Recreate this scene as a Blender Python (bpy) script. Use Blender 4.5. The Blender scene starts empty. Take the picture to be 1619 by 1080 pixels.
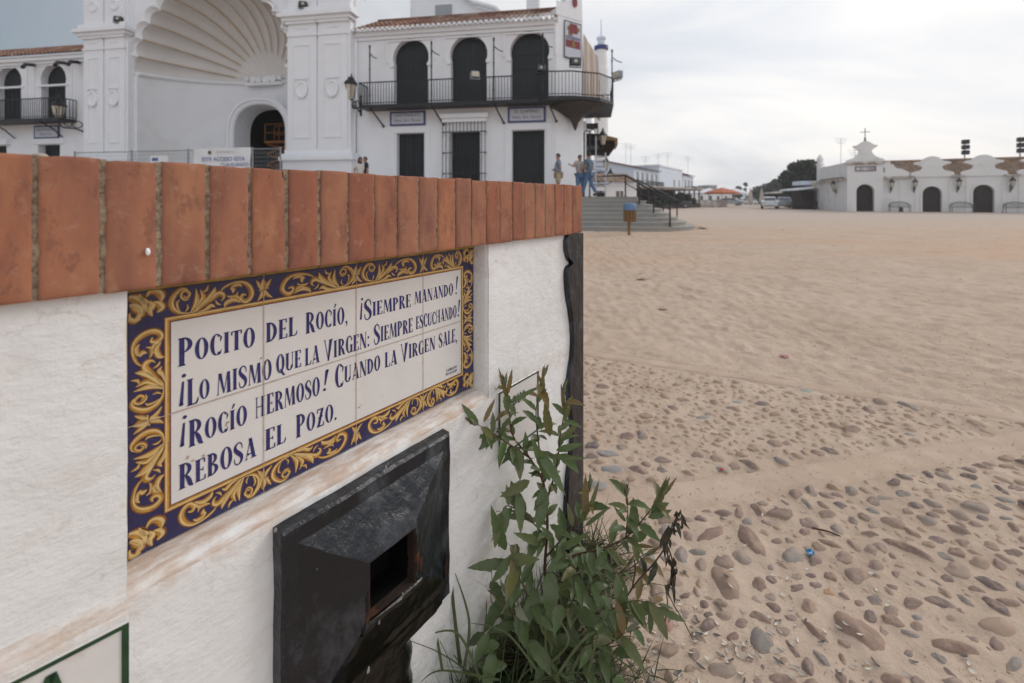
import bpy, math, random
import numpy as np
from math import sin, cos, pi, sqrt, atan2, radians, exp, floor
from mathutils import Vector, Matrix, noise, geometry

scene = bpy.context.scene
COL = scene.collection
rng = random.Random(11)

# ------------------------------------------------------------------ camera
H = 1.08
FPX = 735.0
CX, CY = 810.0, 316.0
cam_d = bpy.data.cameras.new("camera")
cam = bpy.data.objects.new("camera", cam_d)
COL.objects.link(cam)
scene.camera = cam
cam.location = (0, 0, H)
cam.rotation_euler = (radians(90), 0, 0)
cam_d.sensor_width = 36
cam_d.lens = FPX / 1619 * 36
cam_d.shift_y = -(540 - CY) / 1619
cam_d.shift_x = 0.0
cam_d.clip_start = 0.05
cam_d.clip_end = 3000
cam_d.dof.use_dof = True
cam_d.dof.focus_distance = 0.92
cam_d.dof.aperture_fstop = 4.4

# ------------------------------------------------------------------ light
SUN_AZ = radians(62)      # from +Y towards +X
SUN_EL = radians(32)
world = bpy.data.worlds.new("World")
scene.world = world
world.use_nodes = True
sun_d = bpy.data.lights.new("sun", 'SUN')
sun_d.energy = 1.0
sun_d.angle = radians(22)
sun_d.color = (1.0, 0.93, 0.84)
sun = bpy.data.objects.new("sun", sun_d)
COL.objects.link(sun)
sd = Vector((sin(SUN_AZ) * cos(SUN_EL), cos(SUN_AZ) * cos(SUN_EL), sin(SUN_EL)))
sun.rotation_euler = (-sd).to_track_quat('-Z', 'Y').to_euler()
scene.view_settings.view_transform = 'Standard'
scene.view_settings.look = 'None'
scene.view_settings.exposure = 0.48
scene.view_settings.gamma = 1.0


def world_nodes():
    nt = world.node_tree
    nt.nodes.clear()
    N = nt.nodes.new
    L = nt.links.new
    out = N('ShaderNodeOutputWorld')
    bg = N('ShaderNodeBackground')
    L(bg.outputs[0], out.inputs[0])
    bg.inputs[1].default_value = 0.1
    sky = N('ShaderNodeTexSky')
    sky.sky_type = 'NISHITA'
    sky.sun_disc = False
    sky.sun_elevation = SUN_EL
    sky.sun_rotation = SUN_AZ
    sky.air_density = 1.2
    sky.dust_density = 2.0
    tc = N('ShaderNodeTexCoord')
    sep = N('ShaderNodeSeparateXYZ')
    L(tc.outputs['Generated'], sep.inputs[0])

    def math_(op, a, b=None, c=None, clamp=False):
        m = N('ShaderNodeMath')
        m.operation = op
        m.use_clamp = clamp
        for i, q in enumerate((a, b, c)):
            if q is None:
                continue
            if isinstance(q, (int, float)):
                m.inputs[i].default_value = q
            else:
                L(q, m.inputs[i])
        return m.outputs[0]
    zz = math_('MAXIMUM', sep.outputs[2], 0.0)
    den = math_('ADD', zz, 0.24)
    u = math_('DIVIDE', sep.outputs[0], den)
    v = math_('DIVIDE', sep.outputs[1], den)
    comb = N('ShaderNodeCombineXYZ')
    L(u, comb.inputs[0])
    L(v, comb.inputs[1])
    mp = N('ShaderNodeMapping')
    mp.inputs['Rotation'].default_value = (0, 0, radians(-28))
    mp.inputs['Scale'].default_value = (0.55, 1.05, 1)
    L(comb.outputs[0], mp.inputs[0])
    n1 = N('ShaderNodeTexNoise')
    n1.inputs['Scale'].default_value = 1.0
    n1.inputs['Detail'].default_value = 9
    n1.inputs['Roughness'].default_value = 0.56
    n1.inputs['Distortion'].default_value = 0.5
    L(mp.outputs[0], n1.inputs['Vector'])
    n2 = N('ShaderNodeTexNoise')
    n2.inputs['Scale'].default_value = 0.45
    n2.inputs['Detail'].default_value = 3
    L(comb.outputs[0], n2.inputs['Vector'])
    # glow of the veiled sun: brightest to the front right
    gx = math_('MULTIPLY', sep.outputs[0], 0.56)
    gy = math_('MULTIPLY', sep.outputs[1], 0.70)
    gz = math_('MULTIPLY', sep.outputs[2], 0.44)
    d = math_('ADD', math_('ADD', gx, gy), gz)
    glow = math_('POWER', math_('MAXIMUM', d, 0.0), 4.0)
    side = math_('MULTIPLY_ADD', sep.outputs[0], 0.75, 0.62, clamp=True)
    # grey-blue to pale cream cloud radiance
    ramp = N('ShaderNodeValToRGB')
    e = ramp.color_ramp.elements
    e[0].position = 0.34
    e[0].color = (0.70, 0.75, 0.84, 1)
    e[1].position = 0.66
    e[1].color = (1.0, 0.985, 0.965, 1)
    L(n1.outputs[0], ramp.inputs[0])
    base = math_('MULTIPLY_ADD', glow, 3.9, 5.6)
    low = math_('MULTIPLY', math_('SUBTRACT', n2.outputs[0], 0.5), 2.0)
    back = math_('MULTIPLY', math_('MAXIMUM', math_('MULTIPLY', sep.outputs[1], -1.0), 0.0), 3.2)   # unseen sky behind the viewer, brightened to light the walls facing it
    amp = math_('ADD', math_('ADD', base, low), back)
    vm = N('ShaderNodeVectorMath')
    vm.operation = 'SCALE'
    L(ramp.outputs[0], vm.inputs[0])
    L(amp, vm.inputs['Scale'])
    # thin gap of blue at the left, from the Nishita sky
    sk = N('ShaderNodeVectorMath')
    sk.operation = 'SCALE'
    L(sky.outputs[0], sk.inputs[0])
    sk.inputs['Scale'].default_value = 0.55
    gap = math_('MULTIPLY_ADD', sep.outputs[0], 2.0, 1.45, clamp=True)
    gap2 = math_('ADD', gap, math_('MULTIPLY', math_('SUBTRACT', n1.outputs[0], 0.5), 1.0), clamp=True)
    gap3 = math_('MULTIPLY_ADD', gap2, 0.78, 0.22)
    mix = N('ShaderNodeMix')
    mix.data_type = 'RGBA'
    L(gap3, mix.inputs[0])
    L(sk.outputs[0], mix.inputs[6])
    tint = N('ShaderNodeMix')
    tint.data_type = 'RGBA'
    tint.blend_type = 'MULTIPLY'
    L(math_('MULTIPLY', glow, 0.9, clamp=True), tint.inputs[0])
    L(vm.outputs[0], tint.inputs[6])
    tint.inputs[7].default_value = (1.0, 0.955, 0.89, 1)
    L(tint.outputs[2], mix.inputs[7])
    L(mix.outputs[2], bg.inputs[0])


world_nodes()

# ------------------------------------------------------------------ helpers


class Frame:
    """x along a wall, y into it, z up; img() finds where a sight line meets the plane y=v."""

    def __init__(s, ox, oy, a, oz=0.0):
        s.o = (ox, oy)
        s.a = a
        s.oz = oz
        s.u = (cos(a), sin(a))
        s.v = (-sin(a), cos(a))

    def img(s, x, y, v=0.0):
        dx = (x - CX) / FPX
        ox = s.o[0] + s.v[0] * v
        oy = s.o[1] + s.v[1] * v
        t = (dx * oy - ox) / (s.u[0] - dx * s.u[1])
        Y = oy + s.u[1] * t
        return t, H - (y - CY) / FPX * Y

    def world(s, x, y, z=0):
        return (s.o[0] + s.u[0] * x + s.v[0] * y, s.o[1] + s.u[1] * x + s.v[1] * y, s.oz + z)


def ground_at(x, y):
    Y = FPX * H / (y - CY)
    return (x - CX) / FPX * Y, Y


def at(x, y, Y):
    return Vector(((x - CX) / FPX * Y, Y, H - (y - CY) / FPX * Y))


class MB:
    def __init__(s):
        s.v = []
        s.f = []
        s.r = []
        s.m = []

    def add(s, vs, fs, r=0.5, m=0):
        b = len(s.v)
        s.v.extend([tuple(p) for p in vs])
        for q in fs:
            s.f.append(tuple(i + b for i in q))
            s.r.append(r)
            s.m.append(m)
        return b

    def box(s, x0, x1, y0, y1, z0, z1, r=0.5, m=0):
        s.add([(x0, y0, z0), (x1, y0, z0), (x1, y1, z0), (x0, y1, z0), (x0, y0, z1), (x1, y0, z1), (x1, y1, z1), (x0, y1, z1)],
              [(0, 3, 2, 1), (4, 5, 6, 7), (0, 1, 5, 4), (1, 2, 6, 5), (2, 3, 7, 6), (3, 0, 4, 7)], r, m)

    def cbox(s, x0, x1, y0, y1, z0, z1, c=0.01, r=0.5, m=0):
        """box with chamfered edges"""
        vs = []
        idx = {}
        for ax in range(3):
            for i in (0, 1):
                for j in (0, 1):
                    for k in (0, 1):
                        p = [(x0, x1)[i], (y0, y1)[j], (z0, z1)[k]]
                        sg = [(1, -1)[i], (1, -1)[j], (1, -1)[k]]
                        for a in range(3):
                            if a != ax:
                                p[a] += sg[a] * c
                        idx[(ax, i, j, k)] = len(vs)
                        vs.append(tuple(p))
        fs = []
        for ax in range(3):
            for e in (0, 1):
                o = [a for a in range(3) if a != ax]
                loop = []
                for (p, q) in ((0, 0), (1, 0), (1, 1), (0, 1)):
                    t = [0, 0, 0]
                    t[ax] = e
                    t[o[0]] = p
                    t[o[1]] = q
                    loop.append(idx[(ax, *t)])
                if (e == 0) == (ax != 1):
                    loop.reverse()
                fs.append(tuple(loop))
        for ax in range(3):          # edges along ax
            o = [a for a in range(3) if a != ax]
            for p in (0, 1):
                for q in (0, 1):
                    t0 = [0, 0, 0]
                    t0[o[0]] = p
                    t0[o[1]] = q
                    t1 = list(t0)
                    t1[ax] = 1
                    fs.append((idx[(o[0], *t0)], idx[(o[0], *t1)], idx[(o[1], *t1)], idx[(o[1], *t0)]))
        for i in (0, 1):
            for j in (0, 1):
                for k in (0, 1):
                    fs.append((idx[(0, i, j, k)], idx[(1, i, j, k)], idx[(2, i, j, k)]))
        s.add(vs, fs, r, m)

    def prism(s, poly, y0, y1, r=0.5, m=0):
        """poly in (x,z), extruded along y"""
        n = len(poly)
        vs = [(p[0], y0, p[1]) for p in poly] + [(p[0], y1, p[1]) for p in poly]
        fs = [tuple(range(n)), tuple(range(2 * n - 1, n - 1, -1))]
        fs += [(i, (i + 1) % n, (i + 1) % n + n, i + n) for i in range(n)]
        s.add(vs, fs, r, m)

    def slab(s, poly, z0, z1, r=0.5, m=0):
        """poly in (x,y), extruded along z"""
        n = len(poly)
        vs = [(p[0], p[1], z0) for p in poly] + [(p[0], p[1], z1) for p in poly]
        fs = [tuple(range(n - 1, -1, -1)), tuple(range(n, 2 * n))]
        fs += [(i, (i + 1) % n, (i + 1) % n + n, i + n) for i in range(n)]
        s.add(vs, fs, r, m)

    def holed(s, outer, holes, y0, depth, r=0.5, m=0, back=False):
        """wall plate in (x,z) at y=y0 with holes and their reveals"""
        loops = [outer] + holes
        tri = geometry.tessellate_polygon([[Vector((p[0], p[1], 0)) for p in l] for l in loops])
        flat = [p for l in loops for p in l]
        s.add([(p[0], y0, p[1]) for p in flat], [tuple(t) for t in tri], r, m)
        for h in holes:
            n = len(h)
            vs = [(p[0], y0, p[1]) for p in h] + [(p[0], y0 + depth, p[1]) for p in h]
            s.add(vs, [(i, (i + 1) % n, (i + 1) % n + n, i + n) for i in range(n)], r, m)

    def tube(s, pts, rad, n=8, r=0.5, m=0, cap=True):
        pts = [Vector(p) for p in pts]
        if isinstance(rad, (int, float)):
            rad = [rad] * len(pts)
        vs = []
        prev = None
        for i, p in enumerate(pts):
            a = pts[max(i - 1, 0)]
            b = pts[min(i + 1, len(pts) - 1)]
            d = (b - a).normalized()
            if prev is None:
                ref = Vector((0, 0, 1)) if abs(d.z) < 0.9 else Vector((1, 0, 0))
                sx = d.cross(ref).normalized()
            else:
                sx = (prev - d * prev.dot(d)).normalized()
            prev = sx
            sy = d.cross(sx)
            for k in range(n):
                t = 2 * pi * k / n
                vs.append(p + (sx * cos(t) + sy * sin(t)) * rad[i])
        fs = []
        for i in range(len(pts) - 1):
            for k in range(n):
                fs.append((i * n + k, i * n + (k + 1) % n, (i + 1) * n + (k + 1) % n, (i + 1) * n + k))
        if cap:
            fs.append(tuple(range(n - 1, -1, -1)))
            fs.append(tuple((len(pts) - 1) * n + k for k in range(n)))
        s.add(vs, fs, r, m)

    def lathe(s, prof, c=(0, 0, 0), n=16, a0=0.0, a1=2 * pi, r=0.5, m=0, sq=1.0):
        full = abs(a1 - a0 - 2 * pi) < 1e-6
        cols = n if full else n + 1
        vs = []
        for (rr, z) in prof:
            for k in range(cols):
                t = a0 + (a1 - a0) * k / n
                vs.append((c[0] + rr * cos(t), c[1] + rr * sin(t) * sq, c[2] + z))
        fs = []
        for i in range(len(prof) - 1):
            for k in range(n):
                k2 = (k + 1) % cols
                fs.append((i * cols + k, i * cols + k2, (i + 1) * cols + k2, (i + 1) * cols + k))
        if full:
            fs.append(tuple(range(cols - 1, -1, -1)))
            fs.append(tuple((len(prof) - 1) * cols + k for k in range(cols)))
        s.add(vs, fs, r, m)

    def build(s, name, mats, parent=None, smooth=False, weld=False):
        me = bpy.data.meshes.new(name)
        me.from_pydata([tuple(p) for p in s.v], [], s.f)
        if not isinstance(mats, (list, tuple)):
            mats = [mats]
        for q in mats:
            me.materials.append(q)
        at_ = me.attributes.new("rnd", 'FLOAT', 'FACE')
        at_.data.foreach_set('value', s.r)
        me.polygons.foreach_set('material_index', s.m)
        if smooth:
            me.polygons.foreach_set('use_smooth', [True] * len(me.polygons))
        me.validate()
        me.update()
        if smooth == 'auto':
            try:
                me.set_sharp_from_angle(angle=radians(38))
            except Exception:
                pass
        o = bpy.data.objects.new(name, me)
        COL.objects.link(o)
        if parent is not None:
            o.parent = parent
        return o


def tag(o, label=None, cat=None, group=None, kind=None):
    if label:
        o['label'] = label
    if cat:
        o['category'] = cat
    if group:
        o['group'] = group
    if kind:
        o['kind'] = kind
    return o


def empty(name, loc=(0, 0, 0), rz=0.0, label=None, cat=None, group=None):
    o = bpy.data.objects.new(name, None)
    o.empty_display_size = 0.1
    COL.objects.link(o)
    o.location = loc
    o.rotation_euler = (0, 0, rz)
    return tag(o, label, cat, group)


def copy_tree(o, parent=None):
    c = o.copy()
    COL.objects.link(c)
    c.parent = parent
    for ch in list(o.children):
        copy_tree(ch, c)
    return c


def smoothpath(pts, k=6, closed=False):
    P = [tuple(p) for p in pts]
    n = len(P)
    out = []
    dim = len(P[0])
    rngn = range(n if closed else n - 1)
    for i in rngn:
        p0 = P[(i - 1) % n] if (closed or i > 0) else P[0]
        p1 = P[i]
        p2 = P[(i + 1) % n]
        p3 = P[(i + 2) % n] if (closed or i + 2 < n) else P[-1]
        for j in range(k):
            t = j / k
            out.append(tuple(0.5 * (2 * p1[d] + (p2[d] - p0[d]) * t + (2 * p0[d] - 5 * p1[d] + 4 * p2[d] - p3[d]) * t * t
                                    + (3 * p1[d] - p0[d] - 3 * p2[d] + p3[d]) * t ** 3) for d in range(dim)))
    if not closed:
        out.append(P[-1])
    return out


def arch_poly(x0, x1, z0, zs, n=14, horseshoe=0.0):
    """door/arch outline, z0 bottom, zs springing; semicircular top"""
    r = (x1 - x0) / 2
    cx = (x0 + x1) / 2
    pts = [(x0, z0)]
    if horseshoe:
        pts += [(x0, zs - 0.02)]
    rr = r * (1 + horseshoe)
    a = math.acos(min(1, r / rr)) if horseshoe else 0
    for i in range(n + 1):
        t = pi + a - (pi + 2 * a) * i / n
        pts.append((cx + rr * cos(t), zs + rr * sin(a) + rr * sin(t)))
    if horseshoe:
        pts += [(x1, zs - 0.02)]
    pts.append((x1, z0))
    return pts


# ------------------------------------------------------------------ materials
def nodes_of(name):
    m = bpy.data.materials.new(name)
    m.use_nodes = True
    nt = m.node_tree
    return m, nt, nt.nodes['Principled BSDF']


def mat(name, col, rough=0.8, spec=0.3, var=0.12, scale=4.0, bump=0.0, bscale=30.0, rvar=0.0, metal=0.0, col2=None,
        c2scale=3.0, c2lo=0.55, c2hi=0.7, c2mix=1.0, objvar=0.0, detail=5, bdist=0.01, stretch=None, trans=0.0, coat=0.0,
        alpha=None, bdetail=6):
    m, nt, bs = nodes_of(name)
    N = nt.nodes.new
    L = nt.links.new
    tc = N('ShaderNodeTexCoord')
    src = tc.outputs['Object']
    if stretch:
        mp = N('ShaderNodeMapping')
        mp.inputs['Scale'].default_value = stretch
        L(src, mp.inputs[0])
        src = mp.outputs[0]
    n1 = N('ShaderNodeTexNoise')
    n1.inputs['Scale'].default_value = scale
    n1.inputs['Detail'].default_value = detail
    n1.inputs['Roughness'].default_value = 0.62
    L(src, n1.inputs['Vector'])
    mr = N('ShaderNodeMapRange')
    mr.inputs[1].default_value = 0.25
    mr.inputs[2].default_value = 0.75
    mr.inputs[3].default_value = 1 - var
    mr.inputs[4].default_value = 1 + var
    L(n1.outputs[0], mr.inputs[0])
    val = mr.outputs[0]

    def mul(a, b):
        q = N('ShaderNodeMath')
        q.operation = 'MULTIPLY'
        L(a, q.inputs[0])
        L(b, q.inputs[1])
        return q.outputs[0]
    if rvar:
        at_ = N('ShaderNodeAttribute')
        at_.attribute_name = 'rnd'
        r2 = N('ShaderNodeMapRange')
        r2.inputs[3].default_value = 1 - rvar
        r2.inputs[4].default_value = 1 + rvar
        L(at_.outputs['Fac'], r2.inputs[0])
        val = mul(val, r2.outputs[0])
    if objvar:
        oi = N('ShaderNodeObjectInfo')
        r3 = N('ShaderNodeMapRange')
        r3.inputs[3].default_value = 1 - objvar
        r3.inputs[4].default_value = 1 + objvar
        L(oi.outputs['Random'], r3.inputs[0])
        val = mul(val, r3.outputs[0])
    base = None
    if col2 is not None:
        n2 = N('ShaderNodeTexNoise')
        n2.inputs['Scale'].default_value = c2scale
        n2.inputs['Detail'].default_value = 8
        n2.inputs['Roughness'].default_value = 0.65
        L(src, n2.inputs['Vector'])
        m2 = N('ShaderNodeMapRange')
        m2.inputs[1].default_value = c2lo
        m2.inputs[2].default_value = c2hi
        m2.inputs[3].default_value = 0
        m2.inputs[4].default_value = c2mix
        L(n2.outputs[0], m2.inputs[0])
        mx = N('ShaderNodeMix')
        mx.data_type = 'RGBA'
        mx.inputs[6].default_value = (*col, 1)
        mx.inputs[7].default_value = (*col2, 1)
        L(m2.outputs[0], mx.inputs[0])
        base = mx.outputs[2]
    sc = N('ShaderNodeVectorMath')
    sc.operation = 'SCALE'
    if base is None:
        sc.inputs[0].default_value = col
    else:
        L(base, sc.inputs[0])
    L(val, sc.inputs['Scale'])
    L(sc.outputs[0], bs.inputs['Base Color'])
    bs.inputs['Roughness'].default_value = rough
    bs.inputs['Specular IOR Level'].default_value = spec
    bs.inputs['Metallic'].default_value = metal
    if coat:
        bs.inputs['Coat Weight'].default_value = coat
        bs.inputs['Coat Roughness'].default_value = 0.08
    if bump:
        nb = N('ShaderNodeTexNoise')
        nb.inputs['Scale'].default_value = bscale
        nb.inputs['Detail'].default_value = bdetail
        nb.inputs['Roughness'].default_value = 0.6
        L(src, nb.inputs['Vector'])
        bp = N('ShaderNodeBump')
        bp.inputs['Strength'].default_value = bump
        bp.inputs['Distance'].default_value = bdist
        L(nb.outputs[0], bp.inputs['Height'])
        L(bp.outputs[0], bs.inputs['Normal'])
    m['_'] = 1
    return m


M = {}
M['white'] = mat('white_limewash', (0.81, 0.83, 0.87), 0.9, 0.15, 0.04, 0.6, 0.25, 5, col2=(0.70, 0.68, 0.66), c2scale=0.5, c2lo=.5, c2hi=.8, bdist=0.03)
M['white_trim'] = mat('white_trim', (0.82, 0.84, 0.88), 0.85, 0.2, 0.03, 1.5)
M['greydoor'] = mat('dark_green_door', (0.009, 0.014, 0.017), 0.55, 0.4, 0.2, 2.0, 0.1, 12)
M['iron'] = mat('black_iron', (0.02, 0.02, 0.025), 0.5, 0.4, 0.2, 8)
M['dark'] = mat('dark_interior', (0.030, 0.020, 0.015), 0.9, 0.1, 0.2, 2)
M['terracotta'] = mat('terracotta_tiles', (0.20, 0.10, 0.07), 0.85, 0.2, 0.35, 1.6, rvar=0.35, col2=(0.35, 0.28, 0.22), c2scale=1.2, c2lo=.5, c2hi=.7)
M['roof_tan'] = mat('tan_roof_tiles', (0.30, 0.19, 0.12), 0.85, 0.2, 0.3, 1.0, rvar=0.35, col2=(0.22, 0.19, 0.16), c2scale=0.8, c2lo=.5, c2hi=.75)
M['corbel'] = mat('brown_stone', (0.07, 0.06, 0.055), 0.8, 0.2, 0.3, 3)
M['glass'] = mat('lamp_glass', (0.55, 0.50, 0.40), 0.25, 0.5, 0.1, 3)
M['darkglass'] = mat('dark_glass', (0.03, 0.04, 0.05), 0.12, 0.6, 0.2, 1)
M['concrete'] = mat('grey_concrete', (0.34, 0.34, 0.33), 0.9, 0.2, 0.12, 1.5, 0.2, 20, col2=(0.36, 0.33, 0.29), c2scale=0.8, c2lo=.45, c2hi=.7)
M['blue'] = mat('cobalt_blue', (0.03, 0.04, 0.16), 0.3, 0.5, 0.1, 5)
M['palewhite'] = mat('pale_tile', (0.52, 0.54, 0.62), 0.3, 0.5, 0.05, 3)
M['text_dark'] = mat('plaque_ink', (0.06, 0.06, 0.14), 0.4, 0.4, 0.05, 3)
M['banner'] = mat('banner_cloth', (0.75, 0.76, 0.78), 0.7, 0.2, 0.05, 3)
M['bannerblue'] = mat('banner_blue_ink', (0.08, 0.12, 0.35), 0.7, 0.2, 0.05, 3)
M['gold'] = mat('old_gold', (0.22, 0.145, 0.06), 0.6, 0.3, 0.3, 4)
M['orange'] = mat('orange_steel', (0.22, 0.080, 0.015), 0.6, 0.3, 0.2, 4)
M['tan'] = mat('tan_cloth', (0.42, 0.36, 0.32), 0.9, 0.1, 0.12, 2, rvar=0.25)
M['wood'] = mat('brown_wood', (0.22, 0.13, 0.06), 0.8, 0.2, 0.3, 6, stretch=(4, 4, 0.6))
M['bluelid'] = mat('faded_blue_lid', (0.12, 0.22, 0.36), 0.6, 0.3, 0.15, 6)
M['galv'] = mat('galvanised_steel', (0.30, 0.32, 0.34), 0.5, 0.5, 0.1, 6, metal=0.4)
# ================================================================== GROUND
STRIPS = []


def strip_quad(p):
    q = [ground_at(*a) for a in p]
    return q


# flush paving bands, corners: upper-left, upper-right, lower-right, lower-left (as ground points)
S1 = [(0.0, 3.60), (3.0, 2.136), (3.0, 1.99), (0.0, 3.465)]
S2 = [(0.0, 1.645), (3.75, 2.49), (3.75, 2.36), (0.0, 1.475)]


def inquad(x, y, q, pad=0.0):
    c = 1e9
    for i in range(4):
        x0, y0 = q[i]
        x1, y1 = q[(i + 1) % 4]
        l = math.hypot(x1 - x0, y1 - y0)
        d = -((x1 - x0) * (y - y0) - (y1 - y0) * (x - x0)) / l
        c = min(c, d)
    return c + pad     # >0 inside


def nz(x, y, s, o=0.0):
    return noise.noise(Vector((x * s + o, y * s - o, o * 0.7)))


def gh(x, y):
    d = math.hypot(x, y)
    w1 = min(1, max(0, (d - 2.2) / 2.0))
    h = 0.0
    far = exp(-max(0, d - 12) / 40)
    if d < 60:
        # trampled sand with foot dents
        h += (0.004 + 0.013 * w1 * min(1, 14 / max(d, .1))) * nz(x, y * 1.3, 6.0, 3.1)
        a = nz(x, y * 1.25, 6.6, 11.0)
        if a > .12:          # foot dents with raised rims
            h -= w1 * .036 * min(a - .12, .28) * (1 + .5 * nz(x, y, 1.1, 2))
        elif a > .02:
            h += w1 * .010 * (a - .02) * 3
        h += (0.003 + 0.007 * w1) * nz(x, y, 14.0, 7.7)
        h += 0.014 * w1 * nz(x, y, 1.8, 1.2)
        h += 0.02 * far * w1 * nz(x, y, 0.45, 5.0)
    near = d < 4.6
    if near:
        h += 0.0030 * nz(x, y, 34.0, 9.0) + 0.0016 * nz(x, y * .6, 70.0, 4.0)
        k = max(inquad(x, y, S1, 0.0), inquad(x, y, S2, 0.0))
        if k > -0.03:
            t = min(1, (k + 0.03) / 0.05)
            h = h * (1 - 0.8 * t) - 0.007 * t
    return h


def lin(a, b, step):
    n = max(1, int(round((b - a) / step)))
    return [a + (b - a) * i / n for i in range(n)]


def grow(a, b, s0, g):
    out = [a]
    s = s0
    while out[-1] < b:
        out.append(out[-1] + s)
        s *= g
    return out


def build_ground(stones):
    ys = [-400, -100, -30, -10, -3, -1, 0] + lin(0.3, 0.85, 0.05) + lin(0.85, 3.0, 0.0115) + grow(3.0, 30, 0.0125, 1.0135) + [34, 40, 50, 65, 90, 130, 200, 350, 700, 1500]
    xs = [-1500, -500, -150, -50, -20, -8, -3, -1, -0.4] + lin(-0.2, 2.6, 0.0125) + grow(2.6, 26, 0.014, 1.020) + [34, 50, 80, 140, 300, 700, 1500]
    nx, ny = len(xs), len(ys)
    vs = [(x, y, gh(x, y)) for y in ys for x in xs]
    fs = [(j * nx + i, j * nx + i + 1, (j + 1) * nx + i + 1, (j + 1) * nx + i) for j in range(ny - 1) for i in range(nx - 1)]
    # sand banked up against each stone
    XS, YS = np.array(xs), np.array(ys)
    Z = np.array([v[2] for v in vs]).reshape(ny, nx)
    add = np.zeros_like(Z)
    for (sx, sy, L_, W_, ang, hg) in stones:
        R2 = L_ * 1.1
        i0, i1 = np.searchsorted(XS, sx - R2), np.searchsorted(XS, sx + R2)
        j0, j1 = np.searchsorted(YS, sy - R2), np.searchsorted(YS, sy + R2)
        if i1 <= i0 or j1 <= j0:
            continue
        gx, gy = np.meshgrid(XS[i0:i1] - sx, YS[j0:j1] - sy)
        a = (gx * cos(ang) + gy * sin(ang)) / (L_ / 2)
        b = (-gx * sin(ang) + gy * cos(ang)) / (W_ / 2)
        d = np.sqrt(a * a + b * b)
        # longer drift on one side
        dr = 1.9 + .5 * (gx * .8 - gy * .6) / (L_ / 2 + 1e-6)
        k = np.clip((np.maximum(dr, 1.3) - d) / (np.maximum(dr, 1.3) - .8), 0, 1)
        add[j0:j1, i0:i1] = np.maximum(add[j0:j1, i0:i1], hg * .24 * k * k * (3 - 2 * k))
    Z = (Z + add).ravel()
    vs = [(v[0], v[1], z) for v, z in zip(vs, Z)]
    me = bpy.data.meshes.new('ground')
    me.from_pydata(vs, [], fs)
    me.polygons.foreach_set('use_smooth', [True] * len(fs))
    me.materials.append(M['sand'])
    o = bpy.data.objects.new('ground', me)
    COL.objects.link(o)
    tag(o, kind='structure')
    return o


def sand_material():
    m, nt, bs = nodes_of('sand')
    N = nt.nodes.new
    L = nt.links.new
    tc = N('ShaderNodeTexCoord')
    P = tc.outputs['Object']

    def nt_(scale, detail=6, rough=.6, sx=None):
        n = N('ShaderNodeTexNoise')
        n.inputs['Scale'].default_value = scale
        n.inputs['Detail'].default_value = detail
        n.inputs['Roughness'].default_value = rough
        if sx:
            mp = N('ShaderNodeMapping')
            mp.inputs['Scale'].default_value = sx
            L(P, mp.inputs[0])
            L(mp.outputs[0], n.inputs['Vector'])
        else:
            L(P, n.inputs['Vector'])
        return n.outputs[0]

    def mr(a, lo, hi, o0, o1):
        q = N('ShaderNodeMapRange')
        for i, z in zip((1, 2, 3, 4), (lo, hi, o0, o1)):
            q.inputs[i].default_value = z
        L(a, q.inputs[0])
        return q.outputs[0]

    def mix(f, a, b):
        q = N('ShaderNodeMix')
        q.data_type = 'RGBA'
        if isinstance(f, float):
            q.inputs[0].default_value = f
        else:
            L(f, q.inputs[0])
        for i, z in ((6, a), (7, b)):
            if isinstance(z, tuple):
                q.inputs[i].default_value = (*z, 1)
            else:
                L(z, q.inputs[i])
        return q.outputs[2]

    def mul(a, b):
        q = N('ShaderNodeMath')
        q.operation = 'MULTIPLY'
        L(a, q.inputs[0])
        if isinstance(b, float):
            q.inputs[1].default_value = b
        else:
            L(b, q.inputs[1])
        return q.outputs[0]
    c = mix(mr(nt_(0.9, 5), .3, .7, 0, 1), (0.48, 0.37, 0.285), (0.57, 0.45, 0.36))
    # pink grit patches near, orange patch at mid distance, grey dusty roadway beyond
    c = mix(mr(nt_(7, 6), .45, .75, 0, .6), c, (0.36, 0.265, 0.205))
    c = mix(mr(nt_(2.2, 5, .7), .5, .7, 0, .5), c, (0.56, 0.45, 0.36))
    sep = N('ShaderNodeSeparateXYZ')
    L(P, sep.inputs[0])
    y = sep.outputs[1]
    band = mul(mr(y, 6.5, 9.5, 0, 1), mr(y, 13, 18, 1, 0))
    nn = nt_(0.22, 4, .55, (0.6, 1.6, 1))
    c = mix(mul(mul(band, mr(nn, .42, .62, 0, 1)), 0.32), c, (0.60, 0.33, 0.18))
    c = mix(mul(mr(y, 17, 26, 0, 1), mr(nt_(0.08, 3, .5, (0.4, 2.0, 1)), .3, .55, 0.3, 1.0)), c, (0.49, 0.41, 0.36))
    # specks
    sp = nt_(260, 2)
    c = mix(mr(sp, .62, .72, 0, .55), c, (0.20, 0.14, 0.10))
    sp2 = nt_(190, 2)
    c = mix(mr(sp2, .66, .74, 0, .6), c, (0.66, 0.56, 0.46))
    L(c, bs.inputs['Base Color'])
    bs.inputs['Roughness'].default_value = 0.95
    bs.inputs['Specular IOR Level'].default_value = 0.12
    h1 = N('ShaderNodeBump')
    h1.inputs['Distance'].default_value = 0.004
    h1.inputs['Strength'].default_value = 0.7
    L(nt_(60, 8, .7), h1.inputs['Height'])
    h2 = N('ShaderNodeBump')
    h2.inputs['Distance'].default_value = 0.03
    h2.inputs['Strength'].default_value = 0.6
    L(nt_(9, 5, .55, (1, 1.4, 1)), h2.inputs['Height'])
    L(h1.outputs[0], h2.inputs['Normal'])
    L(h2.outputs[0], bs.inputs['Normal'])
    return m


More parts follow.
